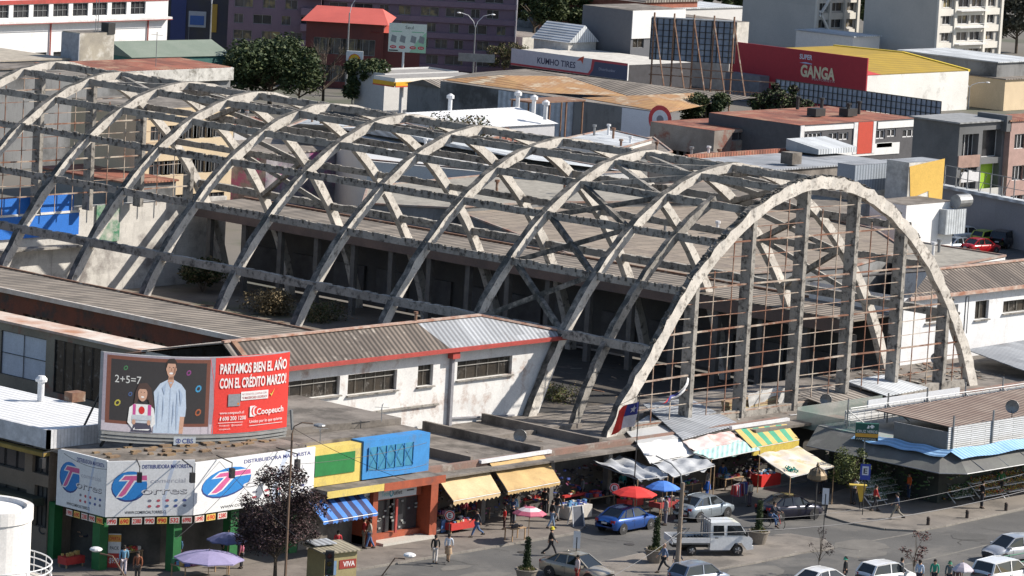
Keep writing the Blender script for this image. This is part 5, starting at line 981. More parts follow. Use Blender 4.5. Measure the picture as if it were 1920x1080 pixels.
# grey wall and railing above the car park
a, b = G(1770, 352, 4.4), G(1990, 396, 4.4); t = thing('car_park_wall', 'tall smooth grey wall with ribbed capping behind the parked cars', 'wall', (a+b)/2)
d = (b-a).normalized(); MB().bar(a-d*6-V3(0, 0, 2.2), b+d*8-V3(0, 0, 2.2), .3, 4.4).build('wall_body', mat('cool_grey_wall', (.3, .31, .34), .85, col2=(.26, .27, .3), scale=.2, tiles=(3, .5, .9, .01, (R(90), 0, R(90)))), t)
MB().bar(a-d*6+V3(0, 0, .15), b+d*8+V3(0, 0, .15), 1.0, .3).build('capping', GALVP, t); mb = MB(); n_ = 10
for i in range(n_): p = a.lerp(b, i/n_); mb.bar(p+V3(0, 0, 0), p+V3(0, 0, 2.2), .09); mb.bar(p, a.lerp(b, min(1, (i+.6)/n_))+V3(0, 0, 2.0), .05) if i % 2 else None
mb.bar(a+V3(0, 0, 2.2), b+V3(0, 0, 2.2), .07); mb.bar(a+V3(0, 0, 1.2), b+V3(0, 0, 1.2), .05); mb.build('railing', STEEL, t)
setting(MB().poly(GG([(1780, 440), (1790, 415), (2000, 440), (2000, 500), (1870, 480)], .0)), 'car_park_ground', ASPH)
# yellow walled house beside the hall
t, fp = ab('yellow_wall_house', 'stepped house with ochre yellow, cement and tin walls beside the great arch', 'house', (1705, 305), 10.2, (1771, 296), 2.5, mat('whitewashed_block', (.62, .61, .58), .9, stain=(.3, .29, .27), stain_amt=.3), GALV)
a, b = V3(*fp[0], 0), V3(*fp[1], 0); d = (b-a).normalized(); F = lambda x, y, o=.05: (lambda q: a+d*q[0]+V3(0, -o, q[1]))(onplane(x, y, a, b))
MB().poly([F(1706, 372), F(1740, 358), F(1741, 388), F(1765, 380), F(1771, 297), F(1705, 312)]).build('yellow_patch', mat('ochre_render', (.62, .4, .09), .85, amt=.15), t)
t, fp = ab('tin_walled_shed', 'shed with blue grey tin wall beside the ochre yellow wall', 'shed', (1604, 310), 9.6, (1703, 304), 2.0, mat('mixed_tin_and_cement', (.3, .34, .4), .7, col2=(.26, .3, .35), scale=.6, corr=0, corr_w=.4), GALV)
a, b = V3(*fp[0], 0), V3(*fp[1], 0); d = (b-a).normalized(); MB().poly([F(1670, 345), F(1702, 350), F(1702, 322), F(1688, 310), F(1670, 318)]).build('cement_patch', mat('cement_patch', (.17, .165, .16), .9), t)
MB().poly([F(1600, 460), F(1702, 440), F(1702, 350), F(1600, 362)]).build('block_wall', mat('whitewashed_block', (.62, .61, .58), .9), t)
t, fp = ab('skylight_roof_house', 'house with blue grey sheet roof, raised skylight and rust red edges', 'house', (1425, 322), 7.0, (1660, 306), 9, SLAB, GALV, over=.4)
p = G(1540, 283, 7.4); MB().hexa([p+V3(-3, -2, 0), p+V3(3, -2, 0), p+V3(3, 2, 0), p+V3(-3, 2, 0), p+V3(-3, -2, .5), p+V3(3, -2, .5), p+V3(3, 2, 1.1), p+V3(-3, 2, 1.1)]).build('skylight', GALVP, t); MB().bar(V3(*fp[3], 7.3), V3(*fp[2], 7.3), .4, .5).build('parapet', RUSTR, t)
p = G(1483, 305, 7.4); MB().box(p.x-.7, p.x+.7, p.y-.7, p.y+.7, 7.3, 8.4).build('chimney', SLAB, t)
t, fp = ab('white_block_house', 'whitewashed wall with corrugated tin box, right of the great arch', 'house', (1700, 385), 7.2, (1790, 375), 4, mat('bright_white_render', (.78, .78, .78), .8), SLAB)
a, b = V3(*fp[0], 0), V3(*fp[1], 0); MB().bar(F(1760, 415, .4), F(1797, 412, .4), .8, 2.2).build('tin_box', mat('ribbed_light_tin', (.5, .54, .58), .5, corr=0, corr_w=.35), t); q = F(1780, 380, .6); mb = MB(); mb.lathe([(.02, -.9), (.6, -.9), (.6, .9), (.02, .9)], (0, 0, 0), 14)
for v in mb.v: v.x, v.z = v.z, v.x; v += q+V3(1.0, 0, .2)
mb.build('water_tank', STEEL, t)
# roofs and sheds seen through the ribs
def lowroof(lab, P, z, Rr, Ll, rm, wm=None, cat='building', **k): return ab('low_roof_building', lab, cat, P, z, Rr, Ll, wm or GREYW, rm, over=.3, **k)
def pxroof(lab, px, z, rm, wm=None, ridge=None, name='low_roof_building'):
    q = GG(px, z); c = sum(q, V3(0, 0, 0))/len(q); t = thing(name, lab, 'building', (c.x, c.y, 0))
    MB().prism([(p.x, p.y) for p in q], 0, z-.1).build('wall', wm or GREYW, t); rm_ = MB()
    if ridge: a, b = [G(x, y, ridge[2]) for x, y in ridge[:2]]; rm_.poly([q[0], q[1], b, a]).poly([q[2], q[3], a, b]).poly([q[1], q[2], b]).poly([q[3], q[0], a])
    else: rm_.slab(q, .09)
    rm_.build('roof', rm, t); rq = random.Random(len(lab)*7)
    for k in range(3): w_ = [rq.random() for _ in q]; pv = sum((q[i]*w_[i] for i in range(len(q))), V3(0, 0, 0))/sum(w_); MB().lathe([(.12, 0), (.12, .9), (.22, .9), (.22, 1.1)], V3(pv.x, pv.y, z), 8).build('vent_pipe', rq.choice([WMET, RUSTB, STEEL]), t)
    e = MB(); [e.bar(q[i]+V3(0, 0, .04), q[(i+1) % len(q)]+V3(0, 0, .04), .2, .14) for i in range(len(q))]; e.build('eave', mat('roof_edge_grey', (.34, .31, .28), .8, col2=(.26, .12, .08), scale=.6), t); return t
ROWS = mat('rowed_sheet_roof', (.3, .25, .2), .9, col2=(.24, .2, .16), scale=.5, tiles=(2.4, 1.5, .4, .06), stain=(.17, .14, .12), stain_amt=.3); PFLAT = mat('pale_flat_roof', (.33, .31, .27), .9, stain=(.2, .19, .17), stain_amt=.35)
pxroof('wide building with brown tiled sheet roof in rows, right behind the far wing', [(850, 394), (1010, 384), (1420, 380), (1640, 430), (1700, 470), (1600, 500), (1300, 520), (1070, 478)], 6.2, ROWS)
pxroof('flat pale grey roofed building behind the middle ribs', [(690, 350), (900, 330), (1150, 342), (1400, 372), (1400, 378), (1010, 380), (840, 390), (680, 382)], 6.6, PFLAT)
pxroof('white sheet roofed building under the crowns of the middle arches', [(620, 240), (760, 232), (1000, 290), (1180, 322), (1010, 330), (690, 300)], 7.0, GALVP, paint(.6, .6, .6), ((700, 240), (1000, 300), 7.9))
pxroof('red tiled low house seen through the left ribs', [(418, 222), (480, 220), (520, 236), (440, 238)], 6.6, RUSTR, paint(.66, .66, .66))
pxroof('pale grey roofed shed seen between the fourth and fifth ribs from the left', [(535, 240), (580, 222), (660, 236), (630, 250)], 6.4, GALVP, paint(.6, .6, .6), ((560, 232), (640, 236), 7.6))
lowroof('long white walled shed with graffiti, seen through the left middle ribs', (500, 290), 5.4, (900, 285), 9, CORG2, wm=mat('graffiti_wall', (.36, .34, .36), .85, col2=(.1, .09, .12), scale=.8, stain=(.4, .1, .25), stain_amt=.35, stain_scale=.5))
lowroof('low rust roofed strip at the far end above the blue boards', (240, 345), 4.5, (330, 342), 12, RUSTR)
pxroof('pale sheet roofed building right of the great arch, before the car park', [(1655, 462), (1705, 452), (1885, 480), (1750, 506), (1690, 500)], 6.0, PFLAT, WHITE)
pxroof('small white flat roof in front of the grey warehouse wall', [(1050, 262), (1140, 243), (1222, 262), (1150, 282)], 5.4, GALVP, paint(.62, .62, .6))
pxroof('rust red lean-to roof behind the crown of the second arch', [(1215, 305), (1330, 286), (1450, 300), (1330, 322)], 6.2, RUSTR, mat('patched_side_wall', (.2, .17, .15), .9))
pxroof('narrow rust roof with pale wall below the veranda house', [(1450, 292), (1520, 282), (1560, 292), (1490, 303)], 6.6, RUSTR, paint(.6, .58, .54))
pxroof('dark flat garage roof left of the veranda house', [(1130, 268), (1225, 258), (1260, 285), (1190, 296)], 5.0, SLAB, GREYW)
pxroof('rusty shed roof beyond the ribs left of centre', [(900, 262), (960, 254), (1030, 268), (960, 278)], 6.6, RUSTR, GREYW)
pxroof('rust brown roof strip between the terrace and the blackened flats', [(1740, 300), (1760, 262), (1800, 262), (1800, 300)], 3.0, RUSTR, GREYW)
pxroof('grey roofed building with ragged edge behind the right ribs', [(1200, 352), (1420, 330), (1600, 370), (1600, 420), (1420, 376)], 6.4, CORG, RUSTB)
t, fp = ab('white_ribbed_roof_hall', 'white ribbed roof hall with vent pipes in front of the warehouse', 'building', (836, 243), 6.4, (1040, 238), 11, paint(.5, .5, .52), None); hip(t, fp, 6.4, 1.1, WROOF, .4)
for i, (x, y) in enumerate(((843, 212), (970, 206), (1000, 214), (1022, 224))): p = G(x, y, 6.9); MB().lathe([(.22, 0), (.22, 1.5), (.4, 1.5), (.4, 1.8), (.1, 2.0)], p, 10).build('vent_pipe', WMET, t)
a = G(997, 246, 4.5); t = thing('steel_canopy_frame', 'open rusty steel frame with flat top beside the white ribbed roof', 'frame', a); b_ = G(1100, 240, 7.5); mb = MB(); a = V3(a.x, a.y, 0)
for i in range(4): p = a+V3(i*2.6, 0, 0); mb.bar(p, p+V3(0, 0, 7.4), .14); mb.bar(p+V3(0, 3, 0), p+V3(0, 3, 7.4), .12)
mb.box(a.x-.2, a.x+8, a.y-.2, a.y+3.2, 7.4, 7.55); mb.build('frame', RUSTB, t)
# top left roofs
t, fp = ab('stair_tower', 'stained concrete stair tower with grey side, rising over the rust red roof', 'tower', (150, 62), 10.5, (215, 58), (117, 56), mat('peeling_stair_tower', (.42, .38, .31), .9, col2=(.25, .23, .2), scale=.35, stain=(.62, .6, .56), stain_amt=.4, stain_scale=.3), SLAB)
a, b, d_ = V3(*fp[0], 0), V3(*fp[1], 0), V3(*fp[3], 0); MB().bar(d_+V3(-.05, 0, 5.2), a+V3(-.05, 0, 5.2), .1, 10.3).build('grey_side', mat('blue_grey_sheet', (.36, .38, .43), .7), t); MB().bar(a.lerp(b, .8)+V3(0, .5, 10.9), b+V3(0, .5, 10.9), 1.2, 1.2).build('water_tank', DARK, t)
MB().box(a.x+.6, a.x+1.7, a.y-.06, a.y-.01, 4.5, 6.6).build('door', WMET, t)
for x in (.55, .62): MB().tube([a.lerp(b, x)+V3(0, .6, 10.5), a.lerp(b, x)+V3(0, .6, 14)], .05).build('antenna', STEEL, t)
t, fp = ab('rust_roof_block', 'block with rust red sheet roof and deep white concrete eave, left of the trees', 'building', (160, 152), 8.2, (433, 130), 8, GREYW, None)
q = [V3(*p, 8.2) for p in fp]; MB().slab([q[0]+V3(0, 0, .9), q[1]+V3(0, 0, .9), q[2]+V3(0, 0, 1.1), q[3]+V3(0, 0, 1.1)], .1).build('roof', RUSTR, t); MB().bar(q[0]+V3(0, -.3, .2), q[1]+V3(0, -.3, .2), .3, 1.3).bar(q[1]+V3(.1, 0, .2), q[2]+V3(.1, 0, .2), .3, 1.3).build('eave', mat('flaking_white_eave', (.6, .59, .56), .85, stain=(.2, .19, .17), stain_amt=.3, stain_scale=1), t)
t, fp = ab('green_roof_house', 'small house with pale green pitched roof behind the rust red roof', 'house', (250, 108), 6, (430, 124), 8, mat('teal_wall', (.05, .16, .15), .8), None, ang=-R(5)); hip(t, fp, 6, 1.5, mat('green_sheet_roof', (.15, .19, .155), .8, col2=(.19, .225, .19), scale=.4), .4, e=.0)
lowroof('tan flat roofed building at the upper left edge', (-60, 118), 7.5, (128, 92), 14, mat('tan_flat_roof', (.4, .36, .3), .9), wm=mat('bluish_wall', (.3, .32, .36), .8))
lowroof('dark parapet roof behind the far left rib crowns', (-20, 132), 7.2, (118, 108), 6, SLAB)
# far background rows
t, fp = ab('brick_hall', 'far red brick gabled hall at the top edge', 'building', (1206, 5), 7, (1308, 3), 20, mat('far_red_brick', (.33, .12, .08), .9), None); hip(t, fp, 7, 3, CORG2, .3, axis=1)
lowroof('far pale corrugated roof left of the towers at the top', (1245, 18), 6, (1395, 14), 16, GALVP, wm=paint(.6, .6, .6))
lowroof('far grey roofed hall beyond the trees at the top', (1120, -8), 6, (1230, -14), 16, CORG2)
lowroof('far white strip roof beyond the trees', (1000, -22), 5, (1300, -30), 12, GALVP, wm=paint(.6, .6, .6))
lowroof('pale roofed hall between the two towers', (1600, 70), 6, (1650, 66), 10, GALVP, wm=paint(.62, .62, .62))
lowroof('pale grey roof beyond the right tower', (1870, 118), 6, (1960, 112), 16, GALVP)
lowroof('cream walled yard building at the right edge', (1885, 150), 4, (1960, 146), 12, CORG2, wm=BEIGE)
# ---------------- vehicles ----------------
TYRE = mat('tyre_rubber', (.02, .02, .02), .85); RIM = mat('alloy_rim', (.5, .5, .52), .3, metal=.7); CGL = mat('car_glass', (.015, .018, .02), .05, spec=.8, amt=.1)
def cpaint(n, c, metal=.3): return mat('car_paint_'+n, c, .3, metal=metal, amt=.05, coat=.8)
HEADL = mat('headlight_glass', (.6, .62, .65), .1); TAILL = mat('tail_light', (.35, .02, .02), .2); PLATE = paint(.6, .6, .6)
def loft(mb, st, m=0):   # st: list of rings of equal length
    n = len(st[0]); b0 = len(mb.v)
    for r_ in st: mb.v += [Vector(p) for p in r_]
    for i in range(len(st)-1):
        for k in range(n-1): mb.f.append([b0+i*n+k, b0+i*n+k+1, b0+(i+1)*n+k+1, b0+(i+1)*n+k]); mb.m.append(m)
    mb.f.append([b0+k for k in range(n)]); mb.f.append([b0+(len(st)-1)*n+k for k in range(n)][::-1]); mb.m += [m, m]
def ring(x, w, zl, zt, crown=.03, tuck=.9): return [(x, -w*tuck, zl), (x, -w, zl+(zt-zl)*.3), (x, -w, zl+(zt-zl)*.72), (x, -w*.93, zt-.02), (x, -w*.5, zt+crown), (x, 0, zt+crown*1.3), (x, w*.5, zt+crown), (x, w*.93, zt-.02), (x, w, zl+(zt-zl)*.72), (x, w, zl+(zt-zl)*.3), (x, w*tuck, zl)]
CARK = {
 'sedan': dict(L=4.35, w=.84, prof=[(-2.17, .62, .42, .72), (-2.1, .76, .3, .92), (-1.6, .83, .24, .98), (-.5, .84, .2, .95), (.9, .84, .2, .93), (1.6, .82, .22, .84), (2.05, .74, .28, .7), (2.17, .6, .36, .58)],
    cab=[(-1.75, .68, .94), (-1.0, .58, 1.38), (-.3, .58, 1.45), (.35, .57, 1.42), (1.2, .68, .92)], wb=(-1.32, 1.32), wr=.31),
 'hatch': dict(L=3.7, w=.8, prof=[(-1.85, .68, .4, .8), (-1.8, .77, .28, .98), (-1.2, .8, .22, .98), (.6, .8, .2, .95), (1.3, .78, .24, .88), (1.75, .7, .28, .72), (1.85, .58, .36, .6)],
    cab=[(-1.8, .66, .98), (-1.45, .58, 1.44), (-.4, .58, 1.5), (.3, .57, 1.46), (1.05, .66, .94)], wb=(-1.15, 1.2), wr=.3),
 'suv': dict(L=4.3, w=.88, prof=[(-2.15, .74, .42, .95), (-2.1, .84, .3, 1.1), (-1.4, .88, .26, 1.08), (.8, .88, .24, 1.04), (1.5, .86, .26, .98), (2.0, .78, .3, .84), (2.13, .62, .4, .68)],
    cab=[(-2.08, .74, 1.08), (-1.8, .66, 1.6), (-.4, .66, 1.68), (.35, .64, 1.62), (1.15, .74, 1.03)], wb=(-1.3, 1.3), wr=.35)}
def wheel(root, x, y, r, side):
    n = 18; mb = MB(); mb.lathe([(r*.62, -.1), (r*.97, -.1), (r, -.05), (r, .05), (r*.97, .1), (r*.62, .1)], (0, 0, 0), n)
    for v in mb.v: v.y, v.z = v.z, v.y+r; v.x += x; v.y += y
    w = mb.build('wheel', TYRE, root); mb = MB(); mb.lathe([(.02, .02), (r*.25, .05), (r*.62, .02), (r*.64, -.03)], (0, 0, 0), n)
    for v in mb.v: v.y, v.z = v.z*side+side*.075, v.y+r; v.x += x; v.y += y
    for k in range(5):
        a = k*2*math.pi/5; c, s = math.cos(a), math.sin(a); mb.bar((x+c*r*.12, y+side*.125, r+s*r*.12), (x+c*r*.6, y+side*.1, r+s*r*.6), r*.16, .02, 1, upv=(0, 1, 0))
    mb.build('rim', [mat('rim_shadow', (.08, .08, .085), .5), RIM], w)
def car(kind, label, pm, p, rz, group=None, cat='car', name='parked_car', plate=True):
    K = CARK[kind]; t = lthing(name, label, cat, p, rz, group); mb = MB()
    loft(mb, [ring(*q) for q in K['prof']]); body = mb.build('body', pm, t, smooth=True)
    cb = K['cab']; mb = MB(); rg = lambda x, w, z, zb: [(x, -w*1.0, zb), (x, -w, z-.05), (x, -w*.8, z), (x, 0, z+.02), (x, w*.8, z), (x, w, z-.05), (x, w, zb)]
    zb = .9 if kind != 'suv' else 1.02; w0 = K['w']*.9
    # greenhouse as glass, roof and pillars in paint
    b0 = [(-w0, zb)]
    A, B_, C_, D_, E_ = cb; S = lambda x, w, z: [(x, -w, z), (x, -w*.5, z+.02), (x, w*.5, z+.02), (x, w, z)]
    top = [S(B_[0], B_[1], B_[2]), S(C_[0], C_[1], C_[2]), S(D_[0], D_[1], D_[2])]
    g = MB(); bl = lambda x: [V3(x, -w0, zb), V3(x, w0, zb)]
    f0, f1 = V3(A[0], -w0*.95, A[2]-.02), V3(A[0], w0*.95, A[2]-.02); h0, h1 = V3(E_[0], -w0*.95, E_[2]-.02), V3(E_[0], w0*.95, E_[2]-.02)
    tb_, tc, td = [[Vector(q[0]), Vector(q[3])] for q in top]
    for s_ in (0, 1):
        fa, ha = (f0, h0) if s_ == 0 else (f1, h1); mid = [V3(C_[0], (-w0, w0)[s_], zb)]
        q = [fa, mid[0], ha, td[s_], tc[s_], tb_[s_]]; g.poly(q if s_ == 0 else q[::-1])
    g.poly([h0, h1, td[1], td[0]]); g.poly([f1, f0, tb_[0], tb_[1]]); g.build('window_glass', CGL, t)
    mb = MB(); k = .015
    mb.v += [Vector(p_)+V3(0, 0, k) for r_ in top for p_ in r_]+[Vector(p_)-V3(0, 0, .05) for r_ in top for p_ in r_]
    for i in range(2):
        for j in range(3): mb.f.append([i*4+j, i*4+4+j, i*4+5+j, i*4+j+1]); mb.m.append(0)
    for a, b in (((0, 4)), ((4, 8))): mb.f.append([a, b, b+12, a+12]); mb.f.append([a+3, a+15, b+15, b+3]); mb.m += [0, 0]
    mb.f.append([0, 12, 15, 3]); mb.f.append([8, 11, 23, 20]); mb.m += [0, 0]
    for s_ in (0, 1):
        fa, ha = (f0, h0) if s_ == 0 else (f1, h1); pw = .07
        mb.bar(fa, tb_[s_], pw*1.8, .05); mb.bar(ha, td[s_], pw, .05); mb.bar(V3(C_[0]+.05, (-w0, w0)[s_], zb), tc[s_]+V3(.05, 0, 0), pw, .04); mb.bar(tb_[s_], tc[s_], .05); mb.bar(tc[s_], td[s_], .05)
        if kind != 'hatch': mb.bar(V3(A[0]*.62, (-w0, w0)[s_]*1.0, zb), tb_[s_]+V3(.15, 0, 0), pw, .04)
    mb.build('roof', pm, t)
    for x in K['wb']:
        for s_ in (-1, 1):
            wheel(t, x, s_*(K['w']-.11), K['wr'], s_)
            m_ = MB(); m_.lathe([(.05, -.01), (K['wr']*1.2, -.01), (K['wr']*1.2, .01), (.05, .01)], (0, 0, 0), 18)
            for v in m_.v: v.y, v.z = v.z+s_*(K['w']-.0), v.y+K['wr']; v.x += x
            m_.build('wheel_arch', DARK, t)
    L2 = K['L']/2; zf = K['prof'][-2][3]-.1; zr = K['prof'][1][3]-.14; w_ = K['w']
    for s_ in (-1, 1):
        MB().bar((L2-.14, s_*w_*.5, zf), (L2-.22, s_*w_*.84, zf+.03), .12, .14).build('headlight', HEADL, t)
        MB().bar((-L2+.05, s_*w_*.58, zr), (-L2+.12, s_*w_*.88, zr), .12, .2).build('tail_light', TAILL, t)
        MB().hexa([(.75, s_*(w_-.06), zb-.02), (.95, s_*(w_-.06), zb-.02), (.9, s_*(w_+.14), zb-.02), (.78, s_*(w_+.14), zb-.02), (.75, s_*(w_-.06), zb+.12), (.95, s_*(w_-.06), zb+.12), (.9, s_*(w_+.14), zb+.12), (.78, s_*(w_+.14), zb+.12)]).build('mirror', pm, t)
    MB().bar((L2-.01, -w_*.55, .42), (L2-.01, w_*.55, .42), .08, .14).build('grille', DARK, t)
    MB().box(-L2-.02, -L2+.03, -.2, .2, .62, .73).build('number_plate', PLATE, t); MB().box(L2-.03, L2+.02, -.2, .2, .34, .45).build('number_plate', PLATE, t)
    mb = MB()
    for s_ in (-1, 1):
        for x in (C_[0]+.02, C_[0]-.95, C_[0]+.98): mb.bar((x, s_*(w_+.002), .36), (x, s_*(w_+.002), zb-.1), .012, .012)
        mb.bar((C_[0]-.2, s_*(w_+.01), zb-.16), (C_[0]-.08, s_*(w_+.01), zb-.16), .03)
    mb.build('door_seams', DARK, t)
    return t
def place(kind, label, pm, rear, front, near, **k):
    """rear and front wheel contact pixels of the near side ('R' right side faces the viewer or 'L')"""
    a, b = G(*rear, .0), G(*front, .0); d = (b-a); d.z = 0; d.normalize(); n = V3(-d.y, d.x, 0); s_ = 1 if near == 'R' else -1
    c = (a+b)/2+n*s_*(CARK[kind]['w']-.1); c.z = k.pop('z', 0.004); return car(kind, label, pm, c, math.atan2(d.y, d.x), **k)
place('sedan', 'metallic blue sedan parked by the market stalls under the red umbrella', cpaint('blue', (.01, .07, .3)), (1166, 1002), (1218, 992), 'R')
place('sedan', 'silver grey sedan parked nose away behind the white truck', cpaint('silver', (.4, .46, .52), .6), (1310, 979), (1362, 970), 'R')
place('sedan', 'very dark blue sedan parked in shade beside the patched beige canopy', cpaint('night', (.008, .01, .03)), (1462, 978), (1523, 973), 'R')
place('sedan', 'champagne beige sedan at the bottom edge behind the small conifer', cpaint('beige', (.42, .38, .31), .5), (1013, 1078), (1122, 1100), 'R')
place('hatch', 'white hatchback with black rear window at the bottom right', cpaint('white', (.76, .77, .78), 0), (1655, 1108), (1700, 1102), 'R')
place('suv', 'white van half out of frame in the bottom right corner', cpaint('white', (.76, .77, .78), 0), (1868, 1110), (1935, 1098), 'R', cat='van', name='parked_van')
place('hatch', 'pale grey car turning in at the right edge by the green railing', cpaint('grey', (.46, .48, .52), .4), (1940, 1052), (1880, 1058), 'L')
place('hatch', 'silver roofed car cut by the bottom edge below the truck', cpaint('silver2', (.3, .33, .4), .6), (1290, 1112), (1362, 1102), 'R')
place('sedan', 'white car roof just entering at the bottom edge left of the white hatchback', cpaint('white', (.76, .77, .78), 0), (1530, 1122), (1590, 1112), 'R')
g_ = 'cars in the car park by the grey wall'
place('hatch', 'white hatchback parked by the grey wall, left of the lime green car', cpaint('white', (.76, .77, .78), 0), (1808, 455), (1832, 455), 'R', group=g_)
place('hatch', 'lime green hatchback parked by the grey wall', cpaint('lime', (.4, .5, .03), 0), (1852, 463), (1872, 461), 'R', group=g_)
place('suv', 'black estate car parked right of the lime green hatchback', cpaint('black', (.02, .022, .03), .2), (1885, 468), (1915, 462), 'R', group=g_)
place('sedan', 'red saloon in front of the lime green hatchback', cpaint('red', (.42, .01, .015), .1), (1835, 478), (1862, 476), 'R', group=g_)
place('sedan', 'silver grey saloon left of the red saloon in the car park', cpaint('silver', (.4, .46, .52), .6), (1795, 476), (1822, 474), 'R', group=g_)
place('sedan', 'dark red car under the fuel station canopy', cpaint('maroon', (.12, .015, .02), .2), (738, 178), (762, 177), 'R')
# crew cab flatbed truck
def truck():
    a, b = G(1290, 1046), G(1378, 1046); d = (b-a).normalized(); n = V3(-d.y, d.x, 0); c = (a+b)/2+n*.72; c.z = .13
    t = lthing('flatbed_truck', 'white crew cab truck with empty flat bed parked on the traffic island', 'truck', c, math.atan2(d.y, d.x)); pm = cpaint('white', (.74, .75, .76), 0)
    ps = [(-.15, .35), (-.15, 1.95), (1.25, 2.0), (1.6, 1.93), (2.15, 1.2), (2.38, 1.05), (2.42, .4), (2.1, .35), (1.75, .78), (1.35, .78), (1.05, .35)]
    mb = MB(); w = .82; n_ = len(ps); tw = lambda z: w*(1-.1*max(0, z-1.15)); L_ = [V3(x, -tw(z), z) for x, z in ps]; R_ = [V3(x, tw(z), z) for x, z in ps]
    mb.poly(L_[::-1]); mb.poly(R_)
    for i in range(n_): j = (i+1) % n_; mb.poly([L_[i], L_[j], R_[j], R_[i]])
    mb.build('cab', pm, t)
    MB().hexa([(1.63, -.72, 1.88), (1.63, .72, 1.88), (2.13, .78, 1.24), (2.13, -.78, 1.24), (1.66, -.72, 1.9), (1.66, .72, 1.9), (2.17, .78, 1.24), (2.17, -.78, 1.24)]).build('windscreen', CGL, t)
    for s_ in (-1, 1):
        for x0, x1, x2 in ((.0, .68, .0), (.85, 1.72, .28)):
            MB().hexa([(x0, s_*.815, 1.22), (x1+x2, s_*.815, 1.22), (x1+x2, s_*.8, 1.22), (x0, s_*.8, 1.22), (x0, s_*.775, 1.8), (x1-.05, s_*.775, 1.8), (x1-.05, s_*.74, 1.8), (x0, s_*.74, 1.8)]).build('side_window', CGL, t)
        MB().box(1.95, 2.05, s_*.84, s_*1.02, 1.2, 1.45).build('mirror', DARK, t); MB().box(.1, .3, s_*.822, s_*.84, 1.05, 1.1).build('door_handle', DARK, t)
        MB().box(2.36, 2.44, s_*.5, s_*.76, .75, .95).build('headlight', HEADL, t)
        for x, r_ in ((1.55, .33), (-1.25, .3)): wheel(t, x, s_*.7, r_, s_)
        MB().box(-2.45, -.2, s_*.85, s_*.8, .78, 1.08).build('side_board', WMET, t)
    MB().box(-2.45, -.2, -.8, .8, .68, .78).build('bed', mat('truck_bed', (.2, .2, .2), .8, amt=.5), t); MB().box(-2.5, -2.45, -.85, .85, .7, 1.08).build('tailgate', WMET, t)
    mb = MB(); [mb.bar((-.25, y, .8), (-.25, y, 2.15), .06) for y in (-.8, -.4, 0, .4, .8)]; mb.bar((-.25, -.83, 2.15), (-.25, .83, 2.15), .07); mb.build('headboard', STEEL, t)
    MB().box(-2.3, 1.3, -.35, .35, .42, .66).build('chassis', DARK, t); MB().box(2.38, 2.5, -.8, .8, .4, .6).build('bumper', WMET, t)
    mb = MB()
    for i in range(10): x = -.4-i*.19; mb.box(x, x+.1, -.5+random.random()*.3, .5, .79, .85+random.random()*.15)
    mb.build('load', DARK, t)['kind'] = 'stuff'
truck()
# ---------------- people ----------------
def skin(nodes, edges, lev=1):
    me = bpy.data.meshes.new('s'); me.from_pydata([n[0] for n in nodes], edges, []); o = bpy.data.objects.new('s', me); COL.objects.link(o)
    md = o.modifiers.new('s', 'SKIN'); md.use_smooth_shade = True
    for i, n in enumerate(nodes): me.skin_vertices[0].data[i].radius = (n[1], n[2] if len(n) > 2 else n[1]); me.skin_vertices[0].data[i].use_root = (i == 0)
    o.modifiers.new('b', 'SUBSURF').levels = lev
    dg = bpy.context.evaluated_depsgraph_get(); dg.update(); r_ = bpy.data.meshes.new_from_object(o.evaluated_get(dg)); bpy.data.objects.remove(o); return r_
def jmesh(name, parts):
    bm = bmesh.new()
    for p in parts:
        if isinstance(p, MB): q = bpy.data.meshes.new('q'); q.from_pydata([tuple(v) for v in p.v], [], p.f); bm.from_mesh(q)
        else: bm.from_mesh(p)
    me = bpy.data.meshes.new(name); bm.to_mesh(me); bm.free()
    for p in me.polygons: p.use_smooth = True
    me.materials.append(None); return me
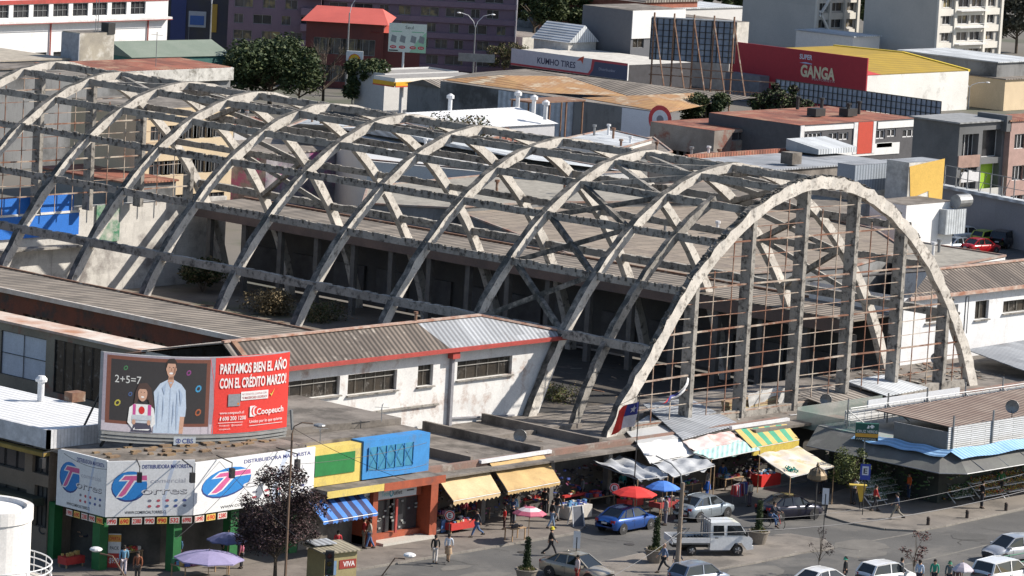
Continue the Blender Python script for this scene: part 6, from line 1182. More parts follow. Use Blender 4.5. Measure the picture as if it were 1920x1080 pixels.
def pose(kind):
    st = dict(stand=(0, 0, .1, -.1, 12), walk=(28, -22, -24, 26, 16), stroll=(16, -14, -12, 16, 14), reach=(4, -4, 45, 60, 50), sit=(75, 60, 40, 45, 35))[kind]
    hz = .93 if kind != 'sit' else .9
    def leg(s, ang, bend):
        a = R(ang); h = V3(0, s*.09, hz-.03); k = h+V3(math.sin(a)*.43, 0, -math.cos(a)*.43); a2 = a-R(bend); f = k+V3(math.sin(a2)*.42, 0, -math.cos(a2)*.42); return h, k, f, f+V3(.17, s*.02, -.03)
    def arm(s, ang, bend):
        a = R(ang); h = V3(0, s*.19, hz+.5); e = h+V3(math.sin(a)*.28, s*.05, -math.cos(a)*.28); a2 = a+R(bend); w = e+V3(math.sin(a2)*.25, -s*.02, -math.cos(a2)*.25); return h, e, w, w+V3(math.sin(a2)*.09, 0, -math.cos(a2)*.09)
    lb = dict(stand=(0, 0), walk=(8, 30), stroll=(4, 14), reach=(2, 2), sit=(85, 50))[kind]
    lean = .0 if kind != 'sit' else .18
    LL, RL = leg(1, st[0], lb[0]), leg(-1, st[1], lb[1]); LA, RA = arm(1, st[2], st[4]), arm(-1, st[3], st[4])
    sh = V3(lean, 0, hz+.5); LA = [p+V3(lean, 0, 0) for p in LA]; RA = [p+V3(lean, 0, 0) for p in RA]
    if kind != 'sit':
        low = min(LL[2].z, RL[2].z)-.07; dz = V3(0, 0, -low)
    else: dz = V3(0, 0, 0)
    mv = lambda L_: [p+dz for p in L_]
    LL, RL, LA, RA = mv(LL), mv(RL), mv(LA), mv(RA); pel = V3(0, 0, hz)+dz; che = V3(lean*.6, 0, hz+.3)+dz; sh = sh+dz; nk = sh+V3(.01, 0, .08); hd = sh+V3(.03, 0, .2); tp = hd+V3(0, 0, .06)
    N = [(pel, .12, .09), (che, .14, .1), (sh, .1, .08), (nk, .055), (hd-V3(0, 0, .03), .075, .09), (tp, .08, .09)]
    E = [(0, 1), (1, 2), (2, 3), (3, 4), (4, 5)]
    def ch(root, pts, rs):
        nonlocal N, E
        pr = root
        for p, r_ in zip(pts, rs): N.append((p, r_)); E.append((pr, len(N)-1)); pr = len(N)-1
        return pr
    for L_ in (LL, RL): ch(0, L_, (.085, .058, .04, .035))
    hands = MB()
    for A_, s in ((LA, 1), (RA, -1)):
        ch(2, A_, (.055, .042, .028, .03)); d = (A_[3]-A_[2]).normalized(); sd_ = V3(0, s, 0); fw3 = sd_.cross(d).normalized()
        for i in range(4):   # fingers of different length, slightly curled
            b = A_[3]+fw3*(.027-.018*i)+d*.005; l_ = (.07, .078, .073, .058)[i]; hands.tube([b, b+d*l_*.5, b+d*l_*.95-sd_*.018], [.009, .0085, .006], 5)
        b = A_[2]+d*.03+fw3*.025; hands.tube([b, b+fw3*.03+d*.03, b+fw3*.035+d*.06], [.011, .01, .007], 5)
    face = MB(); face.ball(hd+V3(.1, 0, -.01), .016, 6, sz=1.5); face.ball(hd+V3(-.0, .083, -.01), .02, 6, sz=1.4); face.ball(hd+V3(-.0, -.083, -.01), .02, 6, sz=1.4)
    body = jmesh('body', [skin(N, E, 1), hands, face])
    k = 1.18
    S = [(pel+V3(0, 0, .02), .135, .11), (che, .155, .12), (sh, .115, .1)]; SE = [(0, 1), (1, 2)]
    for A_ in (LA, RA): S += [(A_[0], .068), (A_[1], .053), (A_[1].lerp(A_[2], .85), .043)]; j = len(S)-3; SE += [(2, j), (j, j+1), (j+1, j+2)]
    T = [(pel, .135, .11)]; TE = []
    for L_ in (LL, RL): T += [(L_[0], .1), (L_[1], .075), (L_[2]+V3(0, 0, .03), .06)]; j = len(T)-3; TE += [(0, j), (j, j+1), (j+1, j+2)]
    hr = MB(); hr.ball(hd+V3(-.025, 0, .045), .105, 10, sz=.95); hr.ball(hd+V3(-.06, 0, -.03), .08, 8)
    fe = [MB(), MB()]
    for ff, L_ in zip(fe, (LL, RL)): c = L_[2]; ff.hexa([c+V3(-.07, -.05, -.07), c+V3(.2, -.045, -.07), c+V3(.2, .045, -.07), c+V3(-.07, .05, -.07), c+V3(-.06, -.045, .03), c+V3(.1, -.04, .03), c+V3(.1, .04, .03), c+V3(-.06, .045, .03)])
    ft = MB(); ft.ball(hd+V3(.09, .03, .02), .011, 6); ft.ball(hd+V3(.09, -.03, .02), .011, 6); ft.bar(hd+V3(.095, -.025, -.055), hd+V3(.095, .025, -.055), .012)
    return dict(body=body, shirt=jmesh('shirt', [skin(S, SE)]), trousers=jmesh('trousers', [skin(T, TE)]), hair=jmesh('hair', [hr]), shoe=jmesh('shoe', [fe[0]]), shoe2=jmesh('shoe', [fe[1]]), features=jmesh('eyes_and_mouth', [ft]))
_ps = {}
SKN = mat('skin_tone', (.42, .25, .17), .6, amt=.1)
def cloth(c): return mat('cloth_%02x%02x%02x' % tuple(int(x*255) for x in c), c, .85, amt=.3, scale=5)
def person(kind, label, p, face, shirt, tr, hair=(.02, .015, .012), h=1.7, hat=None, group=None, bag=None, skirt=None):
    if kind not in _ps: _ps[kind] = pose(kind)
    P_ = _ps[kind]; p = G(p[0], p[1], p[2] if len(p) > 2 else .13) if not isinstance(p, Vector) else p
    # face: degrees, 0 = to the photo's right, 90 = away from the viewer
    rz = R(face)-YAW; s = h/1.72
    o = bpy.data.objects.new('person', P_['body']); COL.objects.link(o); o.location = p; o.rotation_euler = (0, 0, rz); o.scale = (s, s, s); ORG[o.name] = V3(0, 0, 0)
    tag(o, label, 'person', group); o.material_slots[0].link = 'OBJECT'; o.material_slots[0].material = SKN
    for n_, m_ in (('shirt', shirt), ('trousers', tr), ('hair', hair), ('shoe', (.03, .025, .02)), ('shoe2', (.03, .025, .02)), ('features', (.05, .02, .02))):
        c = bpy.data.objects.new({'features': 'eyes_and_mouth', 'shoe2': 'shoe'}.get(n_, n_), P_[n_]); COL.objects.link(c); c.parent = o; c.material_slots[0].link = 'OBJECT'; c.material_slots[0].material = cloth(m_)
    if hat: MB().lathe([(.16, 1.6), (.11, 1.62), (.1, 1.72), (.03, 1.76)], (0.03, 0, 0), 12).build('hat', cloth(hat), o)
    if skirt: MB().lathe([(.24, .5), (.2, .8), (.15, .98)], (0, 0, 0), 12).build('skirt', cloth(skirt), o)
    if bag: MB().box(-.12, .16, -.36, -.26, .5, .78).tube([(0, -.31, .78), (.02, -.3, .86), (.04, -.31, .78)], .012, 5).build('carried_bag', cloth(bag), o)
    return o
PP = [('stroll', 'woman in black jacket with pale trousers about to step off the kerb', (815, 1056, .13), 90, (.02, .02, .022), (.55, .52, .5), dict(h=1.62)),
 ('stroll', 'woman in white sleeves and tan skirt beside the woman in black', (840, 1053, .13), 80, (.6, .66, .75), (.3, .2, .13), dict(h=1.6, skirt=(.4, .28, .18))),
 ('walk', 'man in dark jacket and blue jeans striding left below the ochre awning', (893, 1007), 200, (.02, .025, .04), (.08, .15, .3), {}),
 ('stroll', 'man in grey jumper and jeans leaving the orange shop', (692, 1029), 190, (.4, .38, .33), (.08, .15, .32), {}),
 ('stand', 'man in red shirt beside the man in the grey jumper', (681, 1027), 0, (.3, .02, .02), (.2, .18, .15), {}),
 ('stand', 'person in red top under the blue striped awning', (632, 1045), 100, (.5, .03, .04), (.03, .03, .04), dict(h=1.5)),
 ('stand', 'shopper in dark coat right of the pink parasol, nearest the ochre awning', (1020, 968), 60, (.02, .02, .02), (.03, .03, .04), {}),
 ('stroll', 'shopper in black top and light jeans right of the pink parasol', (1034, 991), 20, (.02, .02, .022), (.2, .28, .4), {}),
 ('stroll', 'shopper in black coat and grey trousers beside the red edged stall', (1044, 978), 45, (.015, .015, .02), (.3, .3, .3), {}),
 ('walk', 'person in yellow cap and black jacket crossing behind the beige car', (1032, 1042, 0), 0, (.02, .02, .022), (.03, .03, .035), dict(hat=(.7, .6, .05))),
 ('stand', 'person in red and white at the bottom edge before the beige car', (1081, 1098, 0), 200, (.6, .5, .5), (.3, .03, .03), {}),
 ('walk', 'bald man in blue shirt and dark trousers walking left of the pole', (1243, 1073), 200, (.12, .17, .28), (.025, .03, .04), dict(hair=(.38, .24, .17))),
 ('walk', 'man in dark clothes half hidden by the pole at the island', (1268, 1079), 20, (.03, .04, .07), (.05, .08, .16), {}),
 ('stand', 'person in grey top holding blue cloth behind the silver car', (1325, 931, 0), 150, (.25, .22, .2), (.03, .12, .5), dict(skirt=(.03, .15, .6))),
 ('stand', 'man in checked shirt beside the lamp pole and silver car', (1247, 985, 0), 200, (.35, .33, .33), (.25, .24, .28), {}),
 ('walk', 'man in dark jacket carrying a black bag across the pavement', (1680, 974), 170, (.02, .04, .09), (.3, .27, .22), dict(bag=(.02, .02, .02))),
 ('stand', 'seller in orange top and blue trousers at the flower stalls', (1703, 937), 200, (.62, .12, .03), (.03, .05, .1), {}),
 ('stand', 'person in black by the flower shelves at the right', (1840, 953), 20, (.015, .015, .02), (.03, .03, .04), {}),
 ('stand', 'person in green cap and black coat at the bottom edge', (1583, 1100, 0), 180, (.015, .015, .018), (.03, .03, .04), dict(hat=(.03, .3, .2))),
 ('stand', 'person in striped top standing over the white hatchback', (1688, 1102, 0), 20, (.2, .2, .2), (.03, .03, .03), {}),
 ('stand', 'man in pale blue shirt at the bottom edge', (1722, 1106, 0), 60, (.4, .5, .65), (.05, .05, .08), {}),
 ('stand', 'woman in green top at the bottom edge', (1750, 1105, 0), 250, (.03, .3, .2), (.03, .03, .04), {}),
 ('stand', 'person with green cap beside the pale parasol', (1778, 1108, 0), 250, (.12, .15, .16), (.03, .03, .04), dict(hat=(.05, .25, .15))),
 ('stand', 'dark haired child beside the pale parasol', (1793, 1110, 0), 250, (.1, .05, .04), (.03, .03, .04), dict(h=1.4)),
 ('stroll', 'woman in light blue top and white trousers before the corner shop', (231, 1080), 100, (.2, .42, .6), (.62, .55, .6), {}),
 ('stand', 'person in rust brown jacket at the bottom left', (257, 1093), 260, (.3, .1, .05), (.1, .08, .07), {}),
 ('stand', 'woman in magenta coat with a white bag before the corner shop', (195, 1062), 90, (.35, .04, .16), (.04, .03, .05), dict(bag=(.6, .6, .62))),
 ('reach', 'vendor in dark clothes at the stall under the corner awning', (165, 1045), 200, (.03, .03, .05), (.03, .03, .04), {}),
 ('stand', 'person in blue shirt by the green pillar', (333, 1062), 120, (.12, .25, .45), (.1, .13, .2), {}),
 ('reach', 'vendor in dark blue behind the blue luggage stall', (960, 985), 250, (.03, .05, .12), (.02, .02, .03), {}),
 ('stand', 'person in red waistcoat sitting height by the pink parasol', (945, 993), 200, (.55, .02, .02), (.05, .02, .02), dict(h=1.3)),
 ('stand', 'shopper in blue jeans jacket behind the pink parasol stand', (962, 980), 60, (.15, .3, .45), (.2, .22, .25), {}),
 ('reach', 'vendor in dark red at the stall with red cloth', (1402, 925, 0), 0, (.12, .01, .02), (.02, .02, .03), {}),
 ('stand', 'vendor in dark blue under the turquoise sheet', (1353, 918, 0), 270, (.03, .1, .3), (.02, .02, .03), {}),
 ('stand', 'person in black under the ochre awning shade', (930, 965), 270, (.02, .02, .02), (.03, .03, .03), {}),
 ('stand', 'shopper in grey jacket deep in the awning shade', (908, 968), 30, (.2, .19, .18), (.05, .05, .06), {}),
 ('stand', 'shopper in maroon top deep under the left ochre awning', (868, 985), 60, (.25, .03, .05), (.04, .04, .05), {}),
 ('stroll', 'child in yellow top beside the goods under the right ochre awning', (985, 958), 0, (.5, .4, .08), (.05, .07, .15), dict(h=1.2)),
 ('stand', 'shopper in grey hoodie behind the blue goods stall', (1090, 945), 200, (.25, .25, .26), (.03, .03, .04), {}),
 ('stand', 'vendor in teal top behind the red parasol', (1165, 935), 300, (.05, .25, .27), (.03, .03, .04), {}),
 ('stand', 'woman in cream cardigan by the clothes rail', (1405, 950, 0), 140, (.5, .45, .36), (.1, .08, .1), dict(h=1.6)),
 ('stand', 'man in white shirt in the alley shade', (1540, 925, 0), 250, (.5, .5, .5), (.04, .04, .05), {}),
 ('stroll', 'shopper in red coat before the potted plants', (1640, 958), 10, (.4, .03, .03), (.03, .03, .04), dict(h=1.62)),
 ('stand', 'seller in green apron at the right flower shelves', (1875, 930), 250, (.05, .2, .08), (.05, .05, .06), {}),
 ('stand', 'person in dark blue coat behind the lilac parasol', (418, 1052), 200, (.04, .06, .15), (.03, .03, .04), {}),
 ('stand', 'woman in pink top right of the lilac parasol', (452, 1066), 160, (.5, .15, .22), (.03, .03, .04), dict(h=1.6)),
 ('stand', 'seller in white apron among the flower buckets', (1600, 945), 240, (.5, .5, .5), (.06, .06, .07), {}),
]
for k, lab, p, f_, s_, tr, kw in PP: person(k, lab, p, f_, s_, tr, **kw)
# cyclist
a, b = G(1438, 988, 0), G(1462, 992, 0); a, b = G(1437, 988), G(1462, 993); d = (b-a).normalized(); ctr = (a+b)/2
t = lthing('bicycle', 'black bicycle with red fork ridden across the parking bay', 'bicycle', ctr, math.atan2(d.y, d.x))
for x in (-.52, .52):
    mb = MB(); mb.tube([V3(x+.33*math.cos(i*math.pi/10), 0, .34+.33*math.sin(i*math.pi/10)) for i in range(21)], .02, 6); w = mb.build('wheel', TYRE, t)
    mb = MB(); [mb.tube([(x, 0, .34), (x+.32*math.cos(i*math.pi/5), 0, .34+.32*math.sin(i*math.pi/5))], .004, 3) for i in range(10)]; mb.build('spokes', STEEL, w)
MB().tube([(-.52, 0, .34), (-.1, 0, .3), (-.2, 0, .85)], .018).tube([(-.1, 0, .3), (.36, 0, .78), (-.18, 0, .78), (-.52, 0, .34)], .018).build('frame', DARK, t)
MB().tube([(.34, 0, .9), (.52, 0, .34)], .02).build('fork', paint(.5, .02, .02), t); MB().tube([(.34, 0, .88), (.34, 0, 1.0), (.4, -.25, 1.02)], .015).tube([(.34, 0, 1.0), (.4, .25, 1.02)], .015).build('handlebar', DARK, t); MB().box(-.33, -.08, -.06, .06, .84, .9).build('saddle', DARK, t)
q = ctr-d*.18; person('sit', 'rider in dark jacket and jeans on the black bicycle', V3(q.x, q.y, -.05), math.degrees(math.atan2(d.y, d.x)+YAW), (.03, .035, .05), (.06, .12, .25))
# ---------------- trees and plants ----------------
def leafm(n, c, c2): return mat('leaves_'+n, c, .7, col2=c2, scale=1.6, spec=.3)
LG = leafm('dark_green', (.045, .07, .025), (.02, .035, .014)); LG2 = leafm('olive_green', (.09, .11, .04), (.04, .055, .02)); LPU = leafm('purple_brown', (.055, .035, .034), (.028, .018, .019)); LDRY = leafm('dry_scrub', (.2, .15, .08), (.1, .085, .05)); LYG = leafm('yellow_green', (.16, .18, .05), (.07, .09, .03))
BARK = mat('bark', (.13, .1, .075), .95, col2=(.08, .065, .05), scale=3)
def leaves(mb, blobs, n, s, rnd, m=1):
    vol = [b[1]**1.8 for b in blobs]; T = sum(vol)
    for (c, r_), v in zip(blobs, vol):
        c = Vector(c)
        for _ in range(int(n*v/T)):
            d = V3(rnd.gauss(0, 1), rnd.gauss(0, 1), rnd.gauss(0, 1)).normalized(); q = c+V3(d.x, d.y, d.z*.85)*r_*(rnd.random()**.35)*rnd.uniform(.85, 1.12)
            a = V3(rnd.uniform(-1, 1), rnd.uniform(-1, 1), rnd.uniform(-.6, .6)).normalized(); b = a.cross(V3(rnd.uniform(-1, 1), rnd.uniform(-1, 1), rnd.uniform(-1, 1))).normalized(); k = s*rnd.uniform(.6, 1.3)
            mb.poly([q-a*k, q-b*k*.5, q+a*k, q+b*k*.5], rnd.randrange(m))
def tree(name, label, P, h, rad, mats, n=5000, leaf=.2, nb=14, trunk=.3, z0=0, squash=1, lean=0, bare=0, cat='tree', seed=1, group=None):
    rnd = random.Random(seed*77+int(h*10)); p = P if isinstance(P, Vector) else G(P[0], P[1], z0); t = thing(name, label, cat, tuple(p), 0, group); mb = MB(); blobs = []
    mb.tube([p, p+V3(.05, .1, h*.3), p+V3(lean*.5, -.1, h*.6), p+V3(lean, 0, h*.85)], [trunk*.5, trunk*.4, trunk*.28, trunk*.1], 8)
    nb = int(nb*1.6) if not bare else nb
    for i in range(nb):
        a = i*2.4+rnd.random(); zz = h*rnd.uniform(.36, .94); k = rad*math.sqrt(max(.05, 1-((zz/h-.58)/.42)**2))*rnd.uniform(.4, 1.0); c = p+V3(math.cos(a)*k+lean*zz/h, math.sin(a)*k, zz)
        s0 = p+V3(lean*.3, 0, zz*.55+.1); mb.tube([s0, s0.lerp(c, .5)+V3(0, 0, .15), c], [trunk*.2, trunk*.13, trunk*.04], 5); blobs.append((c, rad*rnd.choice([.14, .2, .26, .34, .42])*squash))
        if bare:
            for _ in range(bare): d = V3(rnd.uniform(-1, 1), rnd.uniform(-1, 1), rnd.uniform(-.1, 1.2)); m1 = c+d*rad*.2; mb.tube([s0.lerp(c, rnd.uniform(.5, 1)), m1, m1+V3(rnd.uniform(-1, 1), rnd.uniform(-1, 1), rnd.uniform(0, 1))*rad*.2], [trunk*.06, trunk*.035, trunk*.015], 4)
    mb.build('trunk', BARK, t)
    if n: cr = MB(); leaves(cr, blobs, n, leaf, rnd, len(mats)); cr.build('crown', mats, t)
    return t
p = G(515, 1100, .13); tree('purple_leaved_tree', 'dense purple leaved street tree before the corner shop', p, 6.7, 2.35, [LPU, LPU, leafm('purple_black', (.03, .02, .02), (.015, .012, .012)), leafm('pinkish_leaf', (.16, .09, .1), (.06, .04, .04))], 14000, .08, 30, .3, squash=.95)
tree('evergreen_tree', 'large round dark green tree with bright tips left of the bare tree', (505, 205), 8, 5.2, [LG, LG, LG2], 16000, .26, 24, .6, seed=2)
tree('bare_tree', 'leafless grey branching tree between the two evergreens', (605, 205), 8.2, 3.4, [], 0, .1, 14, .4, bare=9, seed=3)
tree('bare_tree', 'leafless twiggy shrub tree close to the right of the large round evergreen', (560, 205), 6.2, 2.6, [LDRY], 700, .1, 12, .3, bare=8, seed=4)
tree('evergreen_tree', 'compact dark green tree right of the bare tree', (685, 212), 6.2, 3.2, [LG, LG2], 9000, .24, 16, .5, seed=5)
tree('evergreen_tree', 'bright leaved bushy tree beside the painted white wall, left one', (1316, 318), 8.6, 2.7, [LG2, LG], 9000, .18, 14, .4, seed=6)
tree('evergreen_tree', 'broad reddish tipped bushy tree in front of the hoarding', (1462, 262), 6.6, 3.2, [LG2, LG, LPU], 9000, .2, 16, .4, seed=7, squash=.8)
for i, (x, y, h, r_, lab) in enumerate(((1000, 85, 11, 4.5, 'tall dark green tree right against the purple apartments'), (1050, 80, 10, 4.5, 'tall dark green tree, middle of the clump at the top'), (1095, 60, 9, 4.2, 'tall dark green tree, right of the clump at the top'), (1360, 52, 8, 3.2, 'dark tree with gaps above the billboard frame, left one'), (1402, 52, 8, 3, 'dark tree with gaps above the billboard frame, by the tower'), (1630, 85, 9, 2.5, 'dark tree in the gap between the two towers'), (1905, 100, 9, 5, 'dull grey green tree at the top right corner'))):
    tree('background_tree', lab, (x, y), h, r_, [LG, LG2] if i != 6 else [leafm('grey_green', (.07, .075, .05), (.05, .045, .035))], 7000, .3, 16, .5, seed=20+i, group='trees beyond the shops')
tree('willow_like_tree', 'soft olive rounded tree left of the tyre shop sign', (945, 145), 4.6, 2.6, [LG2, LDRY], 5000, .13, 12, .3, seed=31)
tree('scrubby_tree', 'grey brown scrubby tree behind the tyre shop sign', (1075, 138), 5.4, 3.6, [LDRY, LG2], 2600, .12, 14, .3, bare=6, seed=32)
tree('brown_tree', 'small brown leaved tree under the price billboard', (737, 160), 4.2, 1.7, [LDRY, LPU], 1600, .14, 10, .2, bare=3, seed=33)
tree('clipped_tree', 'dark green hedge tree at the right edge beyond the garden wall', (1905, 170), 3.4, 3, [LG], 5000, .2, 12, .3, seed=34)
tree('young_tree', 'thin young tree with few reddish leaves before the white hatchback', G(1712, 1092, 0), 3.3, 1.0, [LPU, leafm('red_leaf', (.16, .05, .04), (.08, .03, .03))], 420, .07, 9, .09, bare=2, seed=35)
tree('young_tree', 'thin young tree with sparse dark twigs left of the street crossing', G(1535, 1080, 0), 3.0, .7, [LPU], 220, .06, 8, .08, bare=2, seed=36)
tree('yellow_shrub_tree', 'airy yellow green tree beside the blue letter sign', (1595, 945), 3.6, 1.3, [LYG, LG2], 2200, .09, 12, .12, z0=.13, seed=37)
tree('garden_shrub', 'scrubby plants on the garden wall above the flats', (1850, 195), 3.0, 3.0, [LG2, LDRY], 3000, .15, 10, .2, seed=38)
def shrub(label, p, r_, h, mats, n, s=.1, name='shrub', stuff=False):
    rnd = random.Random(n); t = thing(name, label, 'shrub', tuple(p)); mb = MB(); bl = [(p+V3(rnd.uniform(-.6, .6)*r_, rnd.uniform(-.6, .6)*r_, h*rnd.uniform(.3, .8)), r_*.55) for _ in range(7)]; leaves(mb, bl, n, s, rnd, len(mats)); mb.build('foliage', mats, t)
    st = MB(); [st.tube([p, b[0]], [.04, .015], 4) for b in bl]; st.build('stem', BARK, t); return t
fz = .25
shrub('wild green and dry brown bush growing on the hall floor between two arches', G(380, 548, fz+.0), 2.0, 3.0, [LG2, LG, LDRY], 5000, .14)
shrub('dry straw coloured brambles on the hall floor', G(500, 588, fz), 2.4, 1.5, [LDRY], 3000, .12); shrub('low dry weeds near the foot of the sixth arch', G(600, 600, fz), 2.2, 1.0, [LDRY, LG2], 2500, .1)
shrub('green weeds on debris beyond the third arch leg', G(1050, 752, fz), 1.6, .9, [LYG, LDRY], 1800, .08); shrub('rusty vine on the roof beyond the middle arches', G(870, 262, 6.3), 3.2, 1.6, [LDRY, LG], 2600, .16)
# planters with slim conifers
def planter(P, label, z=.12):
    p = G(*P, z); t = lthing('planter', label, 'planter', p, 0, 'round planters with slim conifers'); MB().lathe([(.42, 0), (.62, .68), (.68, .72), (.68, .78), (.58, .78), (.55, .7), (.05, .7)], (0, 0, 0), 20).build('tub', mat('planter_concrete', (.24, .21, .175), .9), t)
    mb = MB(); rnd = random.Random(P[0]); leaves(mb, [(V3(0, 0, .95+i*.22), .26-.012*i) for i in range(8)], 2600, .05, rnd, 1); mb.build('conifer', LG, t)
    mb = MB(); leaves(mb, [(V3(.35*math.cos(a), .35*math.sin(a), .82), .16) for a in (0, 1, 2, 3, 4, 5)], 700, .05, rnd, 2); mb.build('bedding_plants', [LYG, LDRY], t); return t
planter((1228, 1054), 'round planter with slim conifer and yellow flowers left of the truck'); planter((1421, 1019), 'round planter with slim conifer right of the truck'); planter((986, 1092), 'round planter with slim conifer at the bottom before the beige car', 0)
# bollards
for i, (x, y, lab) in enumerate(((1740, 984, 'dark bollard nearest the corner of the right pavement'), (1813, 971, 'dark bollard in the middle of the right pavement edge'), (1886, 957, 'dark bollard farthest right on the pavement edge'))):
    t = lthing('bollard', lab, 'bollard', G(x, y, .13), 0, 'bollards along the right kerb'); MB().lathe([(.11, 0), (.1, .4), (.12, .44), (.09, .48), (.03, .52)], (0, 0, 0), 12).build('post', mat('bollard_brown', (.05, .035, .03), .7), t); MB().lathe([(.125, .3), (.125, .34)], (0, 0, 0), 12).build('ring', DARK, t)
# parasols
def parasol(P, z, r_, label, cols, n=8, hh=.42, val=.08, z0=.13):
    p = G(P[0], P[1], z); t = lthing('parasol', label, 'parasol', (p.x, p.y, z0), 0); mb = MB(); rz = z-z0
    rings = [(0.02, hh), (r_*.35, hh*.82), (r_*.7, hh*.45), (r_, 0)]
    for i in range(len(rings)-1):
        for k in range(n):
            a0, a1 = k*2*math.pi/n, (k+1)*2*math.pi/n; (ra, za), (rb, zb) = rings[i], rings[i+1]; q = lambda r__, zz, a: V3(r__*math.cos(a), r__*math.sin(a), rz+zz); mm = (i % len(cols)) if len(cols) == 3 else (k % len(cols))
            am = (a0+a1)/2; dp = .93
            mb.poly([q(ra, za, a0), q(rb, zb, a0), q(rb*dp, zb+.0, am), q(ra*dp, za, am)], mm); mb.poly([q(ra*dp, za, am), q(rb*dp, zb, am), q(rb, zb, a1), q(ra, za, a1)], mm)
            if i == 2: mb.poly([q(rb, 0, a0), q(rb, -val, a0), q(rb*dp, -val*.5, am), q(rb*dp, 0, am)], mm); mb.poly([q(rb*dp, 0, am), q(rb*dp, -val*.5, am), q(rb, -val, a1), q(rb, 0, a1)], mm)
    mb.build('canopy', cols, t); MB().tube([(0, 0, 0), (0, 0, rz+hh+.1)], .025).build('pole', WOOD, t); rb = MB()
    for k in range(n): a = k*2*math.pi/n; rb.bar((0, 0, rz+hh-.05), (r_*.97*math.cos(a), r_*.97*math.sin(a), rz-.02), .012)
    rb.build('ribs', STEEL, t); MB().lathe([(.2, 0), (.2, .06), (.04, .1)], (0, 0, 0), 12).build('base', DARK, t); return t
RD = mat('red_parasol_cloth', (.6, .03, .025), .7, amt=.1)
parasol((1190, 925), 2.2, 1.35, 'red parasol over a cart beside the blue parasol', [RD], z0=0); parasol((1243, 914), 2.25, 1.05, 'blue parasol beside the red parasol', [mat('blue_parasol_cloth', (.06, .2, .62), .7, amt=.1)], z0=0)
parasol((993, 962), 1.9, 1.0, 'small pink and white striped parasol on the pavement', [paint(.5, .12, .18), paint(.66, .58, .6), paint(.5, .12, .18)])
LIL = mat('lilac_parasol_cloth', (.3, .27, .45), .7, amt=.15); parasol((392, 1046), 2.2, 1.9, 'large faded lilac parasol at the bottom left of the purple tree', [LIL]); parasol((428, 1012), 2.2, 1.2, 'smaller dusk blue parasol behind the lilac one', [mat('dusk_blue_cloth', (.12, .14, .3), .7)])
parasol((1805, 1068), 2.0, .62, 'pale grey hand parasol at the bottom edge', [paint(.4, .36, .42), paint(.5, .47, .52)], z0=0)
# ---------------- stalls ----------------
GOODS = [paint(.5, .04, .04), paint(.05, .08, .3), paint(.6, .58, .55), paint(.45, .3, .1), paint(.04, .2, .1), paint(.3, .1, .2), paint(.03, .03, .04), paint(.1, .25, .45)]
def stall(px, ln, wd, label, cl, goods=GOODS, h=.85, rz=0, z0=.13, n=26, name='market_stall', big=1, skirt=.4):
    p = G(px[0], px[1], z0); t = lthing(name, label, 'stall', p, rz); rnd = random.Random(px[0]); MB().box(-ln/2, ln/2, -wd/2, wd/2, h-.05, h).build('table_top', WOOD, t)
    for x in (-ln/2+.06, ln/2-.06):
        for y in (-wd/2+.06, wd/2-.06): MB().box(x-.03, x+.03, y-.03, y+.03, 0, h-.05).build('leg', WOOD, t)
    if cl: MB().box(-ln/2-.02, ln/2+.02, -wd/2-.03, -wd/2-.005, h-skirt, h+.012).box(-ln/2-.03, -ln/2-.005, -wd/2, wd/2, h-skirt, h+.012).box(-ln/2, ln/2, -wd/2, wd/2, h+.001, h+.014).build('cloth', cl, t)
    mb = MB()
    for i in range(n): x = rnd.uniform(-ln/2+.12, ln/2-.12); y = rnd.uniform(-wd/2+.1, wd/2-.1); s = rnd.uniform(.05, .13)*big; mb.box(x-s, x+s, y-s*.7, y+s*.7, h+.015, h+.015+s*rnd.uniform(.6, 2), rnd.randrange(len(goods)))
    mb.build('goods', goods, t)['kind'] = 'stuff'; return t
rc_ = paint(.5, .04, .035)
stall((858, 995), 2.2, 1.0, 'low table with red cloth and piled goods by the suitcases', rc_, rz=0, h=.6, n=30); stall((1075, 970), 2.0, 1.1, 'white boxed stall edged red and heaped with blue goods', paint(.55, .52, .48), [GOODS[1], GOODS[7], GOODS[2]], h=.8, skirt=.75, n=40)
stall((1075, 955), 2.0, .2, 'narrow red rail behind the stall heaped with blue goods', rc_, h=.95, n=6, skirt=.12)
stall((965, 1012), 1.2, .7, 'small dark topped folding table on pale box under the pink parasol', None, [GOODS[6]], h=.75, n=10); stall((1245, 965), 1.9, .9, 'wooden cart with dusty red side board under the blue parasol', paint(.4, .06, .06), z0=0, n=30, skirt=.3)
stall((1180, 960), 1.5, .8, 'cart with goods in the shade of the red parasol', rc_, z0=0, n=20); stall((1433, 912), 1.9, 1.0, 'table with bright red cloth and white and blue goods before the alley', paint(.62, .03, .025), [GOODS[2], GOODS[7], GOODS[6]], z0=0, skirt=.75, n=36)
stall((1365, 918), 1.8, 1.0, 'dark table of folded clothes behind the clothes rail', None, z0=0, n=40); stall((1290, 930), 1.8, .9, 'table of piled clothes beside the silver car roof', None, z0=0, n=40)
stall((112, 1036), 1.8, 1.0, 'dark red table of blue grey goods outside the tan building', paint(.3, .02, .025), n=26); stall((133, 1062), 1.3, .7, 'low red topped stand with yellow crates beneath', rc_, [GOODS[3]], h=.6, n=12)
stall((375, 1082), 3.4, 1.2, 'crowded toy and balloon stall under the lilac parasol', None, n=120, big=1.5); stall((245, 1060), 1.3, .6, 'produce rack at the corner shop door', None, [paint(.5, .45, .1), GOODS[0], GOODS[2]], n=30)
